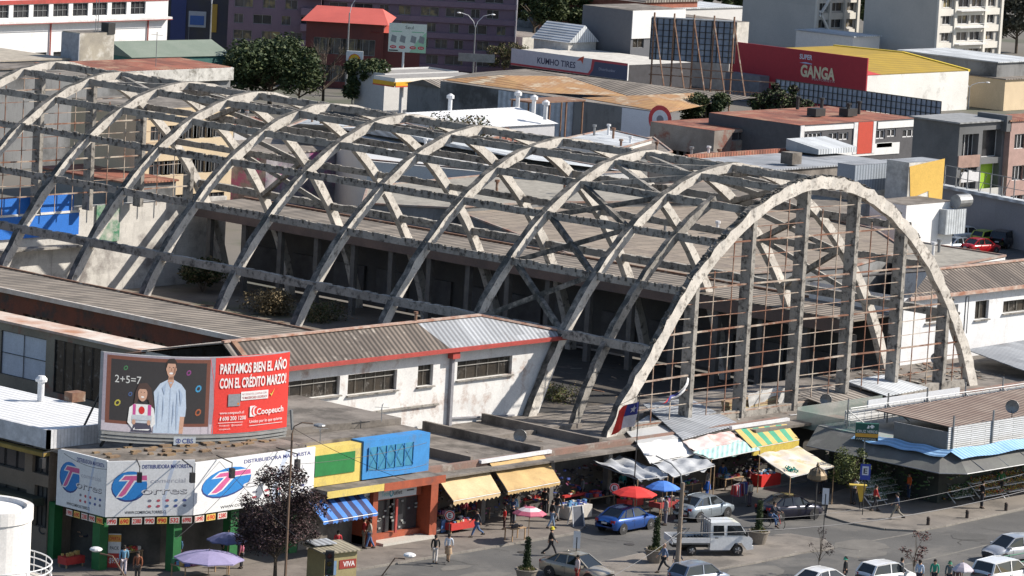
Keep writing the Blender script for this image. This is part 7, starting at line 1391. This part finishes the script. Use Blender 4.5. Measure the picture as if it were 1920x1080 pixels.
for i, (x, y, n_) in enumerate(((840, 982, 1), (885, 975, 2), (1000, 955, 3), (1120, 950, 4), (1180, 940, 5))): stall((x, y), 2.4, .8, ['dark goods heaped against the shop front left of the walking man', 'dark bags heaped under the left ochre awning', 'dark goods heaped under the right ochre awning', 'dark goods heaped behind the blue sedan', 'dark goods heaped behind the red parasol'][i], None, [GOODS[6], GOODS[1], GOODS[0], GOODS[6], GOODS[5]], n=45, big=1.4, h=.7)
# clothes rails
def rail(px, ln, label, cols, rz=0, z0=0, h=1.45):
    p = G(px[0], px[1], z0); t = lthing('clothes_rail', label, 'clothes rail', p, rz); mb = MB(); mb.tube([(-ln/2, 0, 0), (-ln/2, 0, h), (ln/2, 0, h), (ln/2, 0, 0)], .02)
    for x in (-ln/2, ln/2): mb.tube([(x, -.3, .03), (x, .3, .03)], .02)
    mb.build('rail', STEEL, t); rnd = random.Random(px[0]); n = int(ln/.11)
    for i in range(n):
        x = -ln/2+.08+i*.11; l_ = rnd.uniform(.6, .85); w = .22; m_ = cols[rnd.randrange(len(cols))]
        MB().hexa([(x-.03, -w, h-l_), (x+.03, -w, h-l_), (x+.03, w, h-l_), (x-.03, w, h-l_), (x-.02, -w*.7, h-.06), (x+.02, -w*.7, h-.06), (x+.02, w*.7, h-.06), (x-.02, w*.7, h-.06)]).build('garment', m_, t)
rail((1385, 948), 1.9, 'rail of dark, purple and red clothes on the asphalt', [GOODS[6], GOODS[0], GOODS[5], GOODS[1], GOODS[2], GOODS[1]], R(15)); rail((1320, 912), 2.4, 'rail of dark clothes under the pointed tarpaulin', [GOODS[6], GOODS[6], GOODS[2], GOODS[0]], 0, h=1.9); rail((1358, 895), 1.4, 'rail of bright blue and green clothes hung high in the stall', [GOODS[7], GOODS[4], GOODS[1]], 0, h=2.4)
# flowers
FL = [paint(.62, .36, .04), paint(.6, .08, .04), paint(.65, .62, .55), paint(.03, .1, .03), paint(.6, .5, .05), paint(.05, .12, .04)]
for i, (x, y, z, ln, lab) in enumerate(((1850, 935, .13, 2.4, 'yellow and red flower buckets at the left of the flower display'), (1900, 925, .13, 2.6, 'white shelf of red and yellow flowers at the right edge'), (1795, 938, .13, 2.0, 'low white shelf with green bouquets'), (1660, 930, .13, 2.2, 'dark potted plants beside the seller in orange'), (1635, 945, .13, 1.6, 'mixed pots and white buckets by the yellow tree'))):
    p = G(x, y, z); t = lthing('flower_stand', lab, 'flower stand', p, 0, 'flower stands along the market')
    for k in range(3): MB().box(-ln/2, ln/2, -.6+k*.45, -.2+k*.45, .3+k*.35, .34+k*.35).build('shelf', WMET, t)
    for xx in (-ln/2, ln/2-.05): MB().bar((xx, -.6, 0), (xx, .7, 1.1), .05).build('side_rail', WMET, t)
    mb = MB(); rnd = random.Random(i); col = FL if i < 2 else FL[2:4]+FL[5:]; leaves(mb, [(V3(-ln/2+.2+j*(ln-.3)/6, -.4+k*.45, .5+k*.35), .24) for j in range(7) for k in range(3)], 1600, .05, rnd, len(col)); mb.build('flowers', col, t)
scatter('shop_goods', '', '', lambda r: V3(r.uniform(-19.5, 13), r.uniform(-3.1, -2.5), r.uniform(.3, 2.6)), 700, [GOODS[6], GOODS[6], GOODS[1], GOODS[6], paint(.2, .03, .03), paint(.1, .1, .12), GOODS[5], paint(.25, .24, .23)], .1, .32, flat=.9, seed=9, longf=1.5)
scatter('shop_goods', '', '', lambda r: V3(r.uniform(15.5, 40), r.uniform(-15.3, -14.9), r.uniform(.3, 2.3)), 420, [FL[3], FL[5], GOODS[6], FL[5], paint(.25, .24, .23), paint(.25, .13, .02)], .08, .3, flat=.8, seed=10, longf=1.5)
scatter('shop_goods', '', '', lambda r: V3(r.uniform(14.6, 15.1), r.uniform(-14.5, -6), r.uniform(.3, 2.3)), 240, [FL[3], FL[5], GOODS[6], paint(.2, .2, .18)], .08, .3, flat=.8, seed=11, longf=1.5)
# suitcases
for i, (x, y, c, lab) in enumerate(((803, 1003, (.03, .03, .035), 'black suitcase with pale trim, leftmost by the shop door'), (818, 1001, (.02, .02, .03), 'plain black suitcase between the trimmed and the blue one'), (828, 999, (.06, .16, .38), 'blue suitcase right of the black ones'), (838, 997, (.04, .04, .05), 'small dark suitcase next to the red clothed table'))):
    t = lthing('suitcase', lab, 'suitcase', G(x, y, .13), R(10), 'suitcases by the shop door'); MB().box(-.24, .24, -.13, .13, .06, .78).build('shell', mat('suitcase_%d' % i, c, .5), t); MB().tube([(-.12, 0, .78), (-.12, 0, .95), (.12, 0, .95), (.12, 0, .78)], .015).build('handle', STEEL, t); MB().box(-.2, .2, -.145, -.131, .2 if i else .15, .26 if i else .6).build('trim', STEEL, t)
    for s_ in (-.18, .18): MB().box(s_-.03, s_+.03, -.1, .1, 0, .06).build('wheel', DARK, t)
t = lthing('garden_lantern', 'old domed metal lantern standing at the patched beige canopy', 'lantern', G(1527, 975, .05)); MB().tube([(0, 0, 0), (0, 0, 2.5)], .06).build('post', DARK, t); MB().lathe([(.3, 2.45), (.62, 2.6), (.58, 2.85), (.42, 3.1), (.2, 3.25), (.08, 3.3), (.12, 3.4), (.03, 3.6)], (0, 0, 0), 12).build('dome', mat('lantern_brass', (.2, .15, .09), .5, metal=.4), t)
lb = MB(); [lb.tube([(.6*math.cos(a_), .6*math.sin(a_), 2.62), (.44*math.cos(a_), .44*math.sin(a_), 3.12), (.1*math.cos(a_), .1*math.sin(a_), 3.3)], .018, 4) for a_ in [k*math.pi/6 for k in range(12)]]; lb.build('ribs', DARK, t)
t = lthing('offer_board', 'tall orange and white offer board at the corner shop door', 'sign board', G(213, 1064, .13), -YAW+R(8)); MB().box(-.35, .35, 0, .06, 0, 1.9).build('panel', WMET, t); bb = Board.flat((-.35, -.01, 0), (1, 0, 0), (0, 0, 1), .7, 1.9); bb.rect(0, 1.45, .7, 1.85, paint(.7, .35, .06)); bb.text('OFERTA', .05, 1.53, .2, paint(.55, .03, .02), .6, .02); bb.rect(0, 0, .7, .8, paint(.5, .04, .03)); bb.text('$990', .08, .25, .3, WP, .54, .02); bb.text('PACK', .1, 1.0, .2, BK, .5); bb.build(t)
t = lthing('green_netting', 'crumpled turquoise netting draped on the patched beige canopy', 'netting', G(1484, 882, 2.65)); nb_ = MB(); rz_ = random.Random(8)
for k in range(26): c_ = V3(rz_.gauss(0, .17), rz_.gauss(0, .17), rz_.gauss(0, .12)); nb_.tube([c_+V3(rz_.uniform(-.22, .22), rz_.uniform(-.22, .22), rz_.uniform(-.3, .15)) for _ in range(4)], .03, 4)
nb_.build('net', mat('turquoise_net', (.03, .32, .27), .7), t)
# ---------------- poles, lamps, signs, wires ----------------
def lamp2(P, h, label, span=2.2, two=True):
    p = G(*P, 0); t = lthing('street_lamp', label, 'street lamp', p, -YAW); MB().tube([(0, 0, 0), (0, 0, h*.8)], [.14, .08], 8).build('pole', STEEL, t)
    for s in ((-1, 1) if two else (1,)):
        MB().tube([(0, 0, h*.78), (s*span*.12, 0, h*.88), (s*span*.45, 0, h*.97), (s*span*.85, 0, h)], .05).build('arm', WMET, t); MB().ball((s*span, 0, h), .3, 8, sz=.35).build('lamp_head', WMET, t)
lamp2((886, 150), 8.6, 'grey double armed street lamp before the purple apartments', 2.2); lamp2((648, 175), 12.4, 'tall single armed street lamp beside the red roof', 2.0, False); lamp2((1566, 190), 5.2, 'white double armed street lamp before the red store wall', 1.9); lamp2((1815, 205), 3.6, 'grey double armed street lamp by the garden wall, right', 2.3)
lamp2((392, 120), 9.8, 'thin pole with small crossbar before the dark store', .8)
def pole(px0, px1, z1, r_, label, m, cat='pole', name='utility_pole', z0=.0):
    a = G(*px0, z0); b = G(*px1, z1); t = thing(name, label, cat, tuple(a)); MB().tube([a, V3(a.x, a.y, z1)], [r_, r_*.7], 10).build('shaft', m, t); return t, a
WPOL = mat('brown_pole', (.2, .13, .09), .85, amt=.4)
def on_up(a, px): # height above a whose projection has pixel row px
    lo, hi = 0, 40
    for _ in range(40):
        md = (lo+hi)/2; q = V3(a.x, a.y, md)-CAM; y = 540-FPX*q.dot(up)/q.dot(fw)
        if y > px: lo = md
        else: hi = md
    return lo
a = G(533, 1120, .13); h = on_up(a, 800); t = thing('street_lamp', 'brown pole with hooded lamp curving over the corner shop roof', 'street lamp', tuple(a)); MB().tube([a, a+V3(0, 0, h-.5)], [.09, .06]).build('pole', WPOL, t); T = a+V3(0, 0, h-.5)
MB().tube([T, T+r0*.1+V3(0, 0, .4), T+r0*.5+V3(0, 0, .62), T+r0*1.1+V3(0, 0, .6)], .035).build('arm', WPOL, t); MB().ball(T+r0*1.45+V3(0, 0, .52), .34, 10, sz=.3).build('lamp_head', STEEL, t); MB().bar(T+V3(0, 0, .2), T+V3(-.15, 0, 1.3), .12).build('bracket', STEEL, t)
a = G(1268, 1100, .0); h = on_up(a, 905); t = thing('utility_pole', 'cable laden utility pole with curved lamp arm beside the truck bed', 'utility pole', tuple(a)); MB().tube([a, a+V3(0, 0, h)], [.16, .12], 10).build('pole', mat('pale_brown_pole', (.28, .22, .17), .8, amt=.4, scale=.8), t); T = a+V3(0, 0, h)
MB().tube([T-V3(0, 0, .3), T-r0*.15+V3(0, 0, .5), T-r0*.7+V3(0, 0, 1.05), T-r0*1.6+V3(0, 0, 1.45)], .05).build('arm', STEEL, t); MB().ball(T-r0*1.95+V3(0, 0, 1.5), .34, 10, sz=.3).build('lamp_head', WMET, t)
mb = MB(); rnd = random.Random(4)
for i in range(26): z = h-.3-rnd.random()*3.2; s = rnd.choice([-1, 1]); mb.tube([a+V3(0, 0, z), a+r0*s*rnd.uniform(.2, .6)+V3(0, 0, z+rnd.uniform(-.25, .3)), a+V3(0, 0, z-rnd.uniform(.2, .7))], .018, 4)
mb.build('cable_loops', DARK, t)['kind'] = 'stuff'; mb = MB()
for i in range(7): z = h-.5-i*.42; mb.bar(a+r0*-.35+V3(0, 0, z), a+r0*.35+V3(0, 0, z), .06, .1)
mb.build('crossarms', STEEL, t)
def lampN(px, pb, zl, label):
    p = G(*px, zl); b_ = G(*pb, zl-1.3); t = thing('street_lamp', label, 'street lamp', (b_.x, b_.y, 0)); MB().tube([(b_.x, b_.y, 0), (b_.x, b_.y, zl-2.2), b_+V3(0, 0, 0), b_.lerp(p, .5)+V3(0, 0, .45), p-(p-b_).normalized()*.3], .04).build('pole', WPOL, t); MB().ball(p, .32, 10, sz=.4).build('lamp_head', WMET, t)
lampN((768, 1041), (712, 1085), 7, 'street lamp head on a curved brown arm above the pavement, bottom left of centre'); lampN((180, 1030), (240, 1090), 7, 'street lamp head on a curved brown arm at the bottom left corner shop')
# flags
a = G(1190, 893, 2.7); h = on_up(a, 735); t = thing('flag_pole', 'thin dark flag pole rising from the tarpaulins', 'flag pole', (a.x, a.y, 0)); MB().tube([(a.x, a.y, 0), (a.x, a.y, h)], [.05, .03]).build('shaft', DARK, t); zt = on_up(a, 752); MB().ball((a.x, a.y, h), .05).build('finial', DARK, t)
t = thing('flag', 'red, white and blue flag with one star hanging from the thin pole', 'flag', (a.x, a.y, zt)); L_ = -r0; fl = lambda x, y, o=0: V3(a.x, a.y, zt)+L_*(x+.35*y)*.85+V3(0, 0, -y*1.55-x*.25-.12*x*x)+V3(0, -1, 0)*(o+.12*math.sin(x*5+y*2))
n = 14; mb = MB(); mb.grid(lambda u, v: fl(u*1.5, v), n, 12, lambda i, j: (1 if i < 5 else 2) if j >= 6 and False else 0)
mb = MB(); b0 = 0
for i in range(14):
    for j in range(12): m_ = (2 if j < 6 and i < 7 else (1 if i < 7 else 0)); mb.poly([fl(i*1.5/14, j/12), fl(i*1.5/14, (j+1)/12), fl((i+1)*1.5/14, (j+1)/12), fl((i+1)*1.5/14, j/12)], m_)
mb.build('cloth', [mat('flag_red', (.65, .04, .025), .8), mat('flag_white', (.66, .66, .68), .8), mat('flag_blue', (.03, .04, .22), .8)], t)
mb = MB(); pts = [(.38+.17*(1 if k % 2 == 0 else .4)*math.sin(k*math.pi/5), .25-.17*(1 if k % 2 == 0 else .4)*math.cos(k*math.pi/5)) for k in range(10)]
for k in range(10): mb.poly([fl(.38, .25, .03), fl(*pts[k], .03), fl(*pts[(k+1) % 10], .03)])
mb.build('star', mat('flag_white', (.66, .66, .68), .8), t)
p = PV(1290, 690, -.4); t = thing('flag', 'tattered red, white and blue flag blown against the gable bars', 'flag', tuple(p)); mb = MB(); mb.grid(lambda u, v: p+V3(-2.3*u+.2*math.sin(v*6), -.15*math.sin(u*9), -.6-1.4*u**.5+.0-v*.5*(1-u)+.1*math.sin(u*11)), 14, 6, lambda i, j: 1 if i < 5 else (2 if j < 3 else (0 if i > 9 else 1)))
mb.build('cloth', [mat('flag_red', (.65, .04, .025), .8), mat('flag_white', (.66, .66, .68), .8), mat('flag_blue', (.03, .04, .22), .8)], t)
# road signs
def rsign(px, hz, label, kind, z0=.13):
    p = G(px[0], px[1], z0); t = lthing('road_sign', label, 'sign', p, -YAW+R(-12 if kind == 'blank' else 0)); MB().tube([(0, 0, 0), (0, 0, hz)], .03).build('post', DARK, t)
    b = Board.flat((0, -.05, hz), (1, 0, 0), (0, 0, 1), 1, 1)
    if kind == 'disc': b.ell(0, 0, .3, .3, paint(.6, .6, .6)); b.ell(0, 0, .28, .28, rc_); b.ell(0, 0, .2, .2, paint(.62, .62, .62)); b.text('E', -.09, -.12, .25, BK, .18, .03); pl = MB().lathe([(.3, -.01), (.3, .01)], (0, 0, 0), 16)
    elif kind == 'blue': b.rect(-.32, -.5, .32, .5, paint(.03, .06, .35)); b.rect(-.2, -.2, .2, .35, paint(.6, .62, .7)); b.text('E', -.12, -.1, .32, BK, .24, .03); pl = None
    else: b.rect(-.2, -.5, .2, .5, paint(.62, .64, .68)); b.rect(-.03, -.5, .03, .15, BK); pl = None
    b.build(t, 'face'); MB().box(-.2 if kind == 'blank' else -.25, .2 if kind == 'blank' else .25, -.045, -.02, hz-.25, hz+.25).build('plate', STEEL, t)
rsign((840, 1030), 2.0, 'round red ringed letter sign in front of the suitcases', 'disc'); rsign((1148, 985, ), 2.3, 'round red ringed letter sign left of the red parasol', 'disc', 0); rsign((1617, 965), 2.7, 'blue rectangular letter sign before the flower market', 'blue'); rsign((1078, 1080), 2.1, 'blank white sign seen edge on before the beige car', 'blank', 0); rsign((1543, 1010), 2.6, 'blank white sign seen from behind beside the dark sedan', 'blank', 0)
# A-board, kiosk, traffic light
t = lthing('sandwich_board', 'dark grey folding board with pale frame standing by the kerb', 'sign board', G(1080, 985, .13), R(-15)); MB().hexa([(-.4, -.3, 0), (.4, -.3, 0), (.4, -.27, 0), (-.4, -.27, 0), (-.35, 0, 1.15), (.35, 0, 1.15), (.35, .03, 1.15), (-.35, .03, 1.15)]).build('panel', mat('slate_board', (.1, .11, .14), .7), t)
for s in (-.4, .4): MB().bar((s, .35, 0), (s*.9, 0, 1.2), .05).build('leg', WMET, t); MB().bar((s, -.32, 0), (s*.9, -.02, 1.2), .05).build('frame', WMET, t)
a = G(620, 1100, .13); t = lthing('kiosk', 'yellowish newspaper kiosk with ribbed roof at the bottom beside the tree', 'kiosk', (a.x, a.y, .13), R(-8)); MB().box(-1.1, 1.1, -.8, .8, 0, 2.1).build('body', mat('kiosk_ochre', (.33, .28, .14), .7, amt=.3), t); MB().hexa([(-1.3, -1.0, 2.1), (1.3, -1.0, 2.1), (1.3, 1.0, 2.25), (-1.3, 1.0, 2.25), (-1.3, -1.0, 2.17), (1.3, -1.0, 2.17), (1.3, 1.0, 2.35), (-1.3, 1.0, 2.35)]).build('roof', mat('kiosk_roof', (.3, .27, .2), .8, corr=0, corr_w=.3), t)
MB().slab([(-1.2, 0, 2.42), (.3, 0, 2.42), (.3, 1, 2.5), (-1.2, 1, 2.5)], .05).build('roof_sheet', GALV, t); b = Board.flat((-.1, -.82, 1.15), (1, 0, 0), (0, 0, 1), 1.2, .5); b.rect(0, 0, 1.15, .5, paint(.3, .04, .03)); b.text('VIVA', .25, .12, .28, WP, .8, .02); b.rect(-.9, -.3, -.2, .5, paint(.15, .25, .4)); b.build(t, 'poster')
a = G(615, 1115, .0); t = lthing('traffic_light', 'black traffic light seen from the front at the bottom edge', 'traffic light', (a.x, a.y, 0), -YAW); hz = on_up(a, 1078); MB().tube([(0, 0, 0), (0, 0, hz+.1)], .06).build('post', DARK, t); MB().box(-.24, .24, -.15, .15, hz, hz+1.35).build('housing', mat('traffic_light_black', (.03, .03, .033), .5), t)
for k, c in enumerate(((.02, .08, .04), (.12, .08, .01), (.12, .02, .015))): mb = MB(); mb.lathe([(.11, 0), (.13, .12), (.1, .02)], (0, 0, 0), 14); [setattr(v, 'z', v.z) for v in mb.v]; mb2 = MB(); mb2.v = [V3(v.x, -.15-v.z, hz+.25+k*.42+v.y) for v in mb.v]; mb2.f = mb.f; mb2.m = mb.m; mb2.build('lens', mat('lens_%d' % k, c, .3), t)
# yellow cabinet sign, green railing
t = lthing('yellow_stand', 'bright yellow wedge shaped stand on a post before the flower market', 'stand', G(1612, 955, .13), -YAW); MB().tube([(0, 0, 0), (0, 0, 1.0)], .04).build('post', DARK, t); MB().hexa([(-.05, -.1, .5), (.1, -.1, .5), (.1, .1, .5), (-.05, .1, .5), (-.3, -.15, 1.5), (.3, -.15, 1.5), (.3, .15, 1.5), (-.3, .15, 1.5)]).build('body', paint(.65, .42, .05), t); MB().box(-.75, .35, -.25, .25, 1.5, 1.56).build('shelf', paint(.6, .45, .1), t)
t = thing('green_railing', 'green pipe railing at the bottom right corner', 'railing', tuple(G(1880, 1080, 0))); mb = MB(); q = [G(1845, 1085, 0), G(1890, 1078, 0), G(1935, 1070, 0)]
for p in q: mb.tube([p, p+V3(0, 0, 1.2)], .04)
for z in (1.15, .65): mb.tube([p+V3(0, 0, z) for p in q], .035)
mb.build('rails', mat('railing_green', (.02, .16, .1), .6), t)
# white cylindrical building at the left edge
z1 = 11; p = G(-36, 945, z1); t = thing('round_tower', 'white round tower top at the lower left edge with curving balcony rail', 'tower', (p.x, p.y, 0)); rr = 2.35
MB().lathe([(rr, 0), (rr, z1-.6), (rr*1.03, z1-.6), (rr*1.03, z1), (rr*.9, z1), (rr*.86, z1-.2), (.05, z1+.25)], (p.x, p.y, 0), 40).build('drum', mat('weathered_white_drum', (.72, .71, .7), .8, col2=(.64, .63, .62), scale=.6, stain=(.42, .36, .3), stain_amt=.22, stain_scale=.5), t)
mb = MB(); c = V3(p.x, p.y, z1-3.6)
for z in (.0, .35, .7, 1.0): mb.tube([c+V3((rr+1.0)*math.cos(a_), (rr+1.0)*math.sin(a_), z) for a_ in [i*math.pi/20-2.2 for i in range(30)]], .035, 5)
for i in range(15): a_ = i*math.pi/10-2.2; mb.tube([c+V3((rr+1.0)*math.cos(a_), (rr+1.0)*math.sin(a_), 0), c+V3((rr+1.0)*math.cos(a_), (rr+1.0)*math.sin(a_), 1.0)], .025, 4)
mb.build('balcony_rail', WMET, t); MB().lathe([(rr, z1-3.9), (rr+1.05, z1-3.9), (rr+1.05, z1-3.6), (rr, z1-3.6)], (p.x, p.y, 0), 40).build('balcony', paint(.5, .47, .42), t)
# tan building with white metal roof beside the corner shop
t = thing('tan_shop_building', 'tan brick building with white ribbed roof, dark windows and unlit shop signs, far left', 'shop', (-38, 22, 0)); mb = MB()
ho = hpx((-43, 40), (-43, 3.4), [(-20, 868, 48, 826, None, 3, 1), (60, 885, 104, 838, None, 3, 1), (62, 985, 150, 930, SHADE, 3, 1), (-20, 985, 50, 918, SHADE, 3, 1)]); ho = [tuple(h) for h in ho]
facade(mb, t, (-43, 40), (-43, 3.4), 0, 6.3, ho, depth=.3, frame=DARK); mb.poly([(-43, 3.4, 0), (-36, 3.4, 0), (-36, 3.4, 6.3), (-43, 3.4, 6.3)]); mb.build('wall', mat('tan_brick', (.27, .21, .16), .9, col2=(.2, .16, .12), scale=.5, tiles=(.5, .2, .8, .015, (R(90), 0, R(90)))), t)
MB().slab([(-43.2, 40, 7.3), (-43.2, 3.3, 7.3), (-36.2, 3.3, 7.35), (-36.2, 40, 7.35)], .1).build('roof', WROOF, t)
f_ = mat('white_slat_fascia', (.66, .67, .7), .6, tiles=(5, .25, .6, .02, (R(90), 0, R(90)))); MB().box(-43.4, -43.2, 3.1, 40, 6.35, 7.4).box(-43.4, -36.2, 3.1, 3.29, 6.35, 7.4).build('fascia', f_, t); MB().box(-43.6, -43.05, 3.3, 40, 5.9, 6.1).build('yellow_ledge', mat('mustard_ledge', (.35, .24, .06), .8), t)
MB().box(-43.9, -43.05, 3.6, 40, 3.05, 3.5).build('sign_band', mat('dark_sign_band', (.04, .045, .03), .7), t); b = Board.flat((-43.92, 10.2, 3.1), (0, -1, 0), (0, 0, 1), 6, .4); b.text('Entretención  Despeña', .1, .08, .22, paint(.35, .32, .05), 5.2, .01); b.build(t, 'lettering')
b = Board.flat((-43.03, 6.0, 1.2), (0, -1, 0), (0, 0, 1), 3, 1); b.text('P  Y  C', .1, .2, .5, BK, 2.4, .02); b.build(t, 'door_letters')
for x, y, m_, lab in ((76, 752, WMET, 0), (140, 752, SLAB, 1)):
    p = G(x, y, 7.35)
    if not lab: MB().lathe([(.2, 0), (.2, 1.1), (.34, 1.15), (.36, 1.3), (.2, 1.48), (.05, 1.5)], p, 12).build('vent_pipe', WMET, t)
    else: MB().box(p.x-.5, p.x+.5, p.y-.35, p.y+.35, 7.35, 7.9).build('roof_box', RUSTB, t)
# wires
CBL = mat('grey_cable', (.2, .2, .21), .7)
def wire(pts, label, r_=.02, m=None, sag=.3, name='cable', group=None):
    P = [G(x, y, z) for x, y, z in pts]; q = []
    for i in range(len(P)-1):
        for k in range(12): f = k/12; q.append(P[i].lerp(P[i+1], f)-V3(0, 0, sag*4*f*(1-f)))
    q.append(P[-1]); o = MB().tube(q, r_, 5).build(name, m or DARK); tag(o, label, 'cable', group)
wire([(1060, 1120, 6.5), (1275, 998, 6.9)], 'pale cable climbing from the bottom edge to the utility pole', .014, CBL); wire([(1275, 1000, 6.6), (1640, 976, 6.4), (1950, 913, 6.2)], 'thick pale cable running right from the utility pole over the pavement', .022, CBL, .15); wire([(1275, 970, 7.4), (1560, 962, 7), (1950, 880, 6.6)], 'thin cable above the thick pale cable', .01, CBL, .2)
for i, (a_, b_) in enumerate((((380, 830, 6.6), (560, 1010, 5)), ((470, 870, 6.8), (330, 1010, 5)), ((545, 800, 7.6), (760, 900, 7)), ((560, 870, 7), (800, 830, 7.2)), ((200, 880, 6.6), (120, 850, 6.7)), ((690, 880, 6.8), (800, 870, 6.6)), ((1090, 780, 6), (1200, 740, 7.5)))):
    wire([a_, b_], ['dark wire slanting across the right sign panel to the right', 'dark wire slanting across the right sign panel to the left', 'dark wire from the lamp pole over the painted fronts', 'dark wire above the green painted panel', 'short dark wire at the leftmost sign', 'short dark wire across the blue front', 'thin wire from the arch foot to the flag pole'][i], .014, DARK, .2)
for i, (x, y, z) in enumerate(((715, 790, 6.8), (600, 830, 6.5))): p = G(x, y, z); o = MB().tube([p, p+V3(0, 0, 1)], .025).bar(p+V3(-.6, 0, .9), p+V3(.6, 0, .75), .03).bar(p+V3(-.3, -.2, .7), p+V3(.3, .2, 1.0), .03).build('roof_antenna', STEEL); tag(o, ['small crooked antenna on the raised roof slab', 'low tangled antenna above the painted fronts'][i], 'antenna')
p = G(292, 125, 9.3); o = MB().tube([p, p+V3(0, 0, 3.6)], .04).bar(p+V3(-.8, 0, 3.4), p+V3(.8, 0, 3.2), .05).build('roof_antenna', STEEL); tag(o, 'tall thin antenna on the rust red roof at the upper left', 'antenna')
